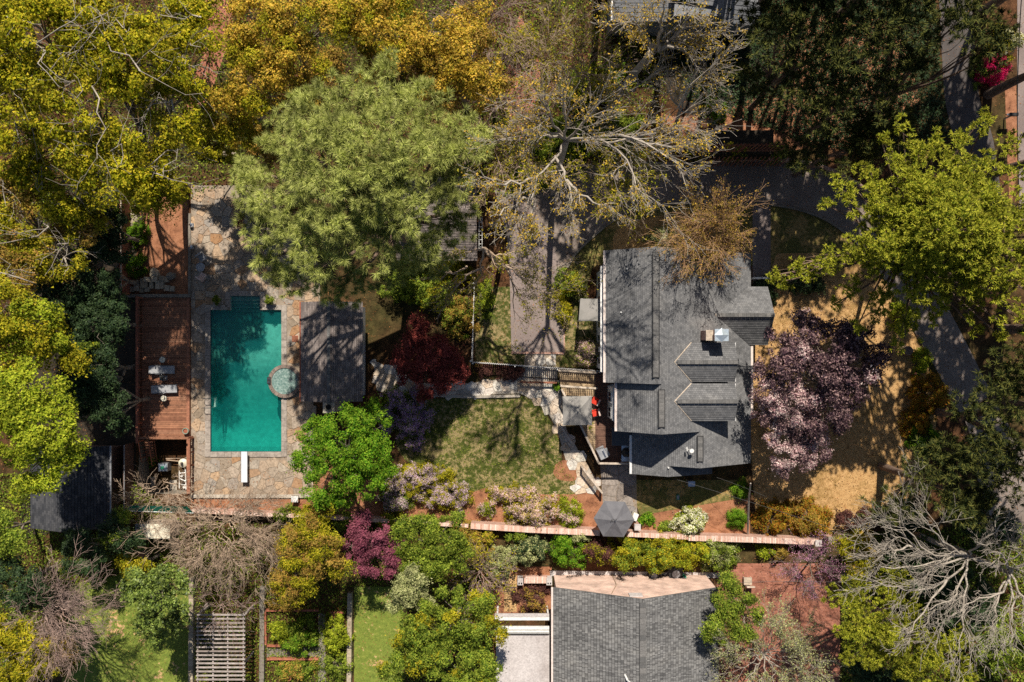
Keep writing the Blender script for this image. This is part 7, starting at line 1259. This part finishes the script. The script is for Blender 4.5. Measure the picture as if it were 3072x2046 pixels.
# trunk beside the clipped boxwood, dark stub standing in for a cast shadow in the dry lawn
p0 = P(2243, 1608, 0); t = thing('slim_tree', 'slim grey trunk rising beside the clipped boxwood at the house corner', 'tree', (p0[0], p0[1], 0)); MB().tube([(p0[0], p0[1], 0), P(2246, 1500, 3), P(2252, 1450, 5)], .09, 8, .05).build('trunk', M['barkpale'], t)
p0 = px2(2712, 1052); t = thing('shadow_stub', 'short dark stub standing in for a shadow on the dry lawn', 'shadow stub', (p0[0], p0[1], 0)); MB().cyl(p0[0], p0[1], 0, .7, .42, .34, 14).build('trunk', M['pinebark'], t); MB().cyl(p0[0], p0[1], .7, .73, .32, n=14).build('stub_top', M['pinebark'], t)
# ---------------------------------------------------------------- litter, grass and ground cover (nobody could count them)
W = [(-60, -60), (3140, -60), (3140, 2110), (-60, 2110)]
HH = [[(573, 556), (700, 556), (905, 850), (940, 1490), (573, 1490)], [(417, 1319), (573, 1319), (573, 1482), (417, 1482)], LAWN, [(2260, 1000), (2800, 1000), (2800, 1560), (2260, 1560)], [(428, 890), (572, 890), (572, 1320), (428, 1320)], [(1534, 700), (1692, 700), (1692, 1058), (1534, 1058)], [(1700, 560), (2540, 500), (2540, 800), (1720, 800)]]
scatter('fallen_leaves', W, 42000, .075, 'brownleaf', label='brown leaf litter over the wooded ground', holes=HH)
scatter('ground_cover', [(-60, -60), (2000, -60), (2000, 480), (1500, 600), (700, 540), (-60, 900)], 40000, .15, 'mid', .08, 'low green undergrowth under the wood', sig=.25, up=.6)
scatter('ivy', [(1950, -60), (2800, -60), (2826, 300), (2850, 420), (2700, 480), (2420, 430), (2060, 300)], 42000, .14, 'dark', .06, 'green ivy under the dark pines', sig=.2, up=.8)
scatter('weeds', [(2520, 1600), (3140, 1560), (3140, 2110), (2520, 2110)], 30000, .14, 'mid', .08, 'green weeds under the white-limbed trees', sig=.3, up=.6)
scatter('weeds', [(575, 1560), (1480, 1590), (1480, 2110), (575, 2110)], 28000, .12, 'mid', .05, 'mixed weeds in the neighbour garden', sig=.15, up=.6, holes=[[(1056, 1760), (1200, 1760), (1200, 2110), (1056, 2110)], [(1480, 1700), (1700, 1700), (1700, 2110), (1480, 2110)]])
scatter('weeds', [(-60, 1420), (380, 1420), (560, 1560), (560, 1720), (180, 1780), (-60, 2110)], 18000, .13, 'mid', .05, 'weeds around the shed', sig=.2, up=.6)
scatter('grass', LAWN, 9000, .07, 'mid', .03, 'short mixed grass of the back lawn', sig=.02, up=.3)
scatter('grass', [(2300, 800), (2680, 880), (2780, 1080), (2790, 1420), (2500, 1570), (2270, 1480), (2262, 1000)], 7000, .07, 'brownleaf', .02, 'dry straw-coloured grass tufts', sig=.015, up=.8)
scatter('terrace_leaves', [(573, 560), (680, 560), (900, 860), (935, 1486), (573, 1486)], 900, .08, 'brownleaf', .06, 'scattered leaves on the terrace', sig=.004, holes=[[(625, 880), (850, 880), (850, 1362), (625, 1362)]])
scatter('drive_leaves', [(1536, 560), (1700, 520), (2115, 490), (2450, 510), (2640, 630), (2840, 900), (2960, 1150), (3060, 1400), (2950, 1500), (2800, 1120), (2600, 770), (2330, 620), (1980, 620), (1740, 750), (1692, 1056), (1536, 1054)], 3500, .085, 'brownleaf', .03, 'leaves blown over the drive', sig=.004)
scatter('path_leaves', PATH, 500, .07, 'brownleaf', .056, 'leaves on the flagstone path', sig=.004)
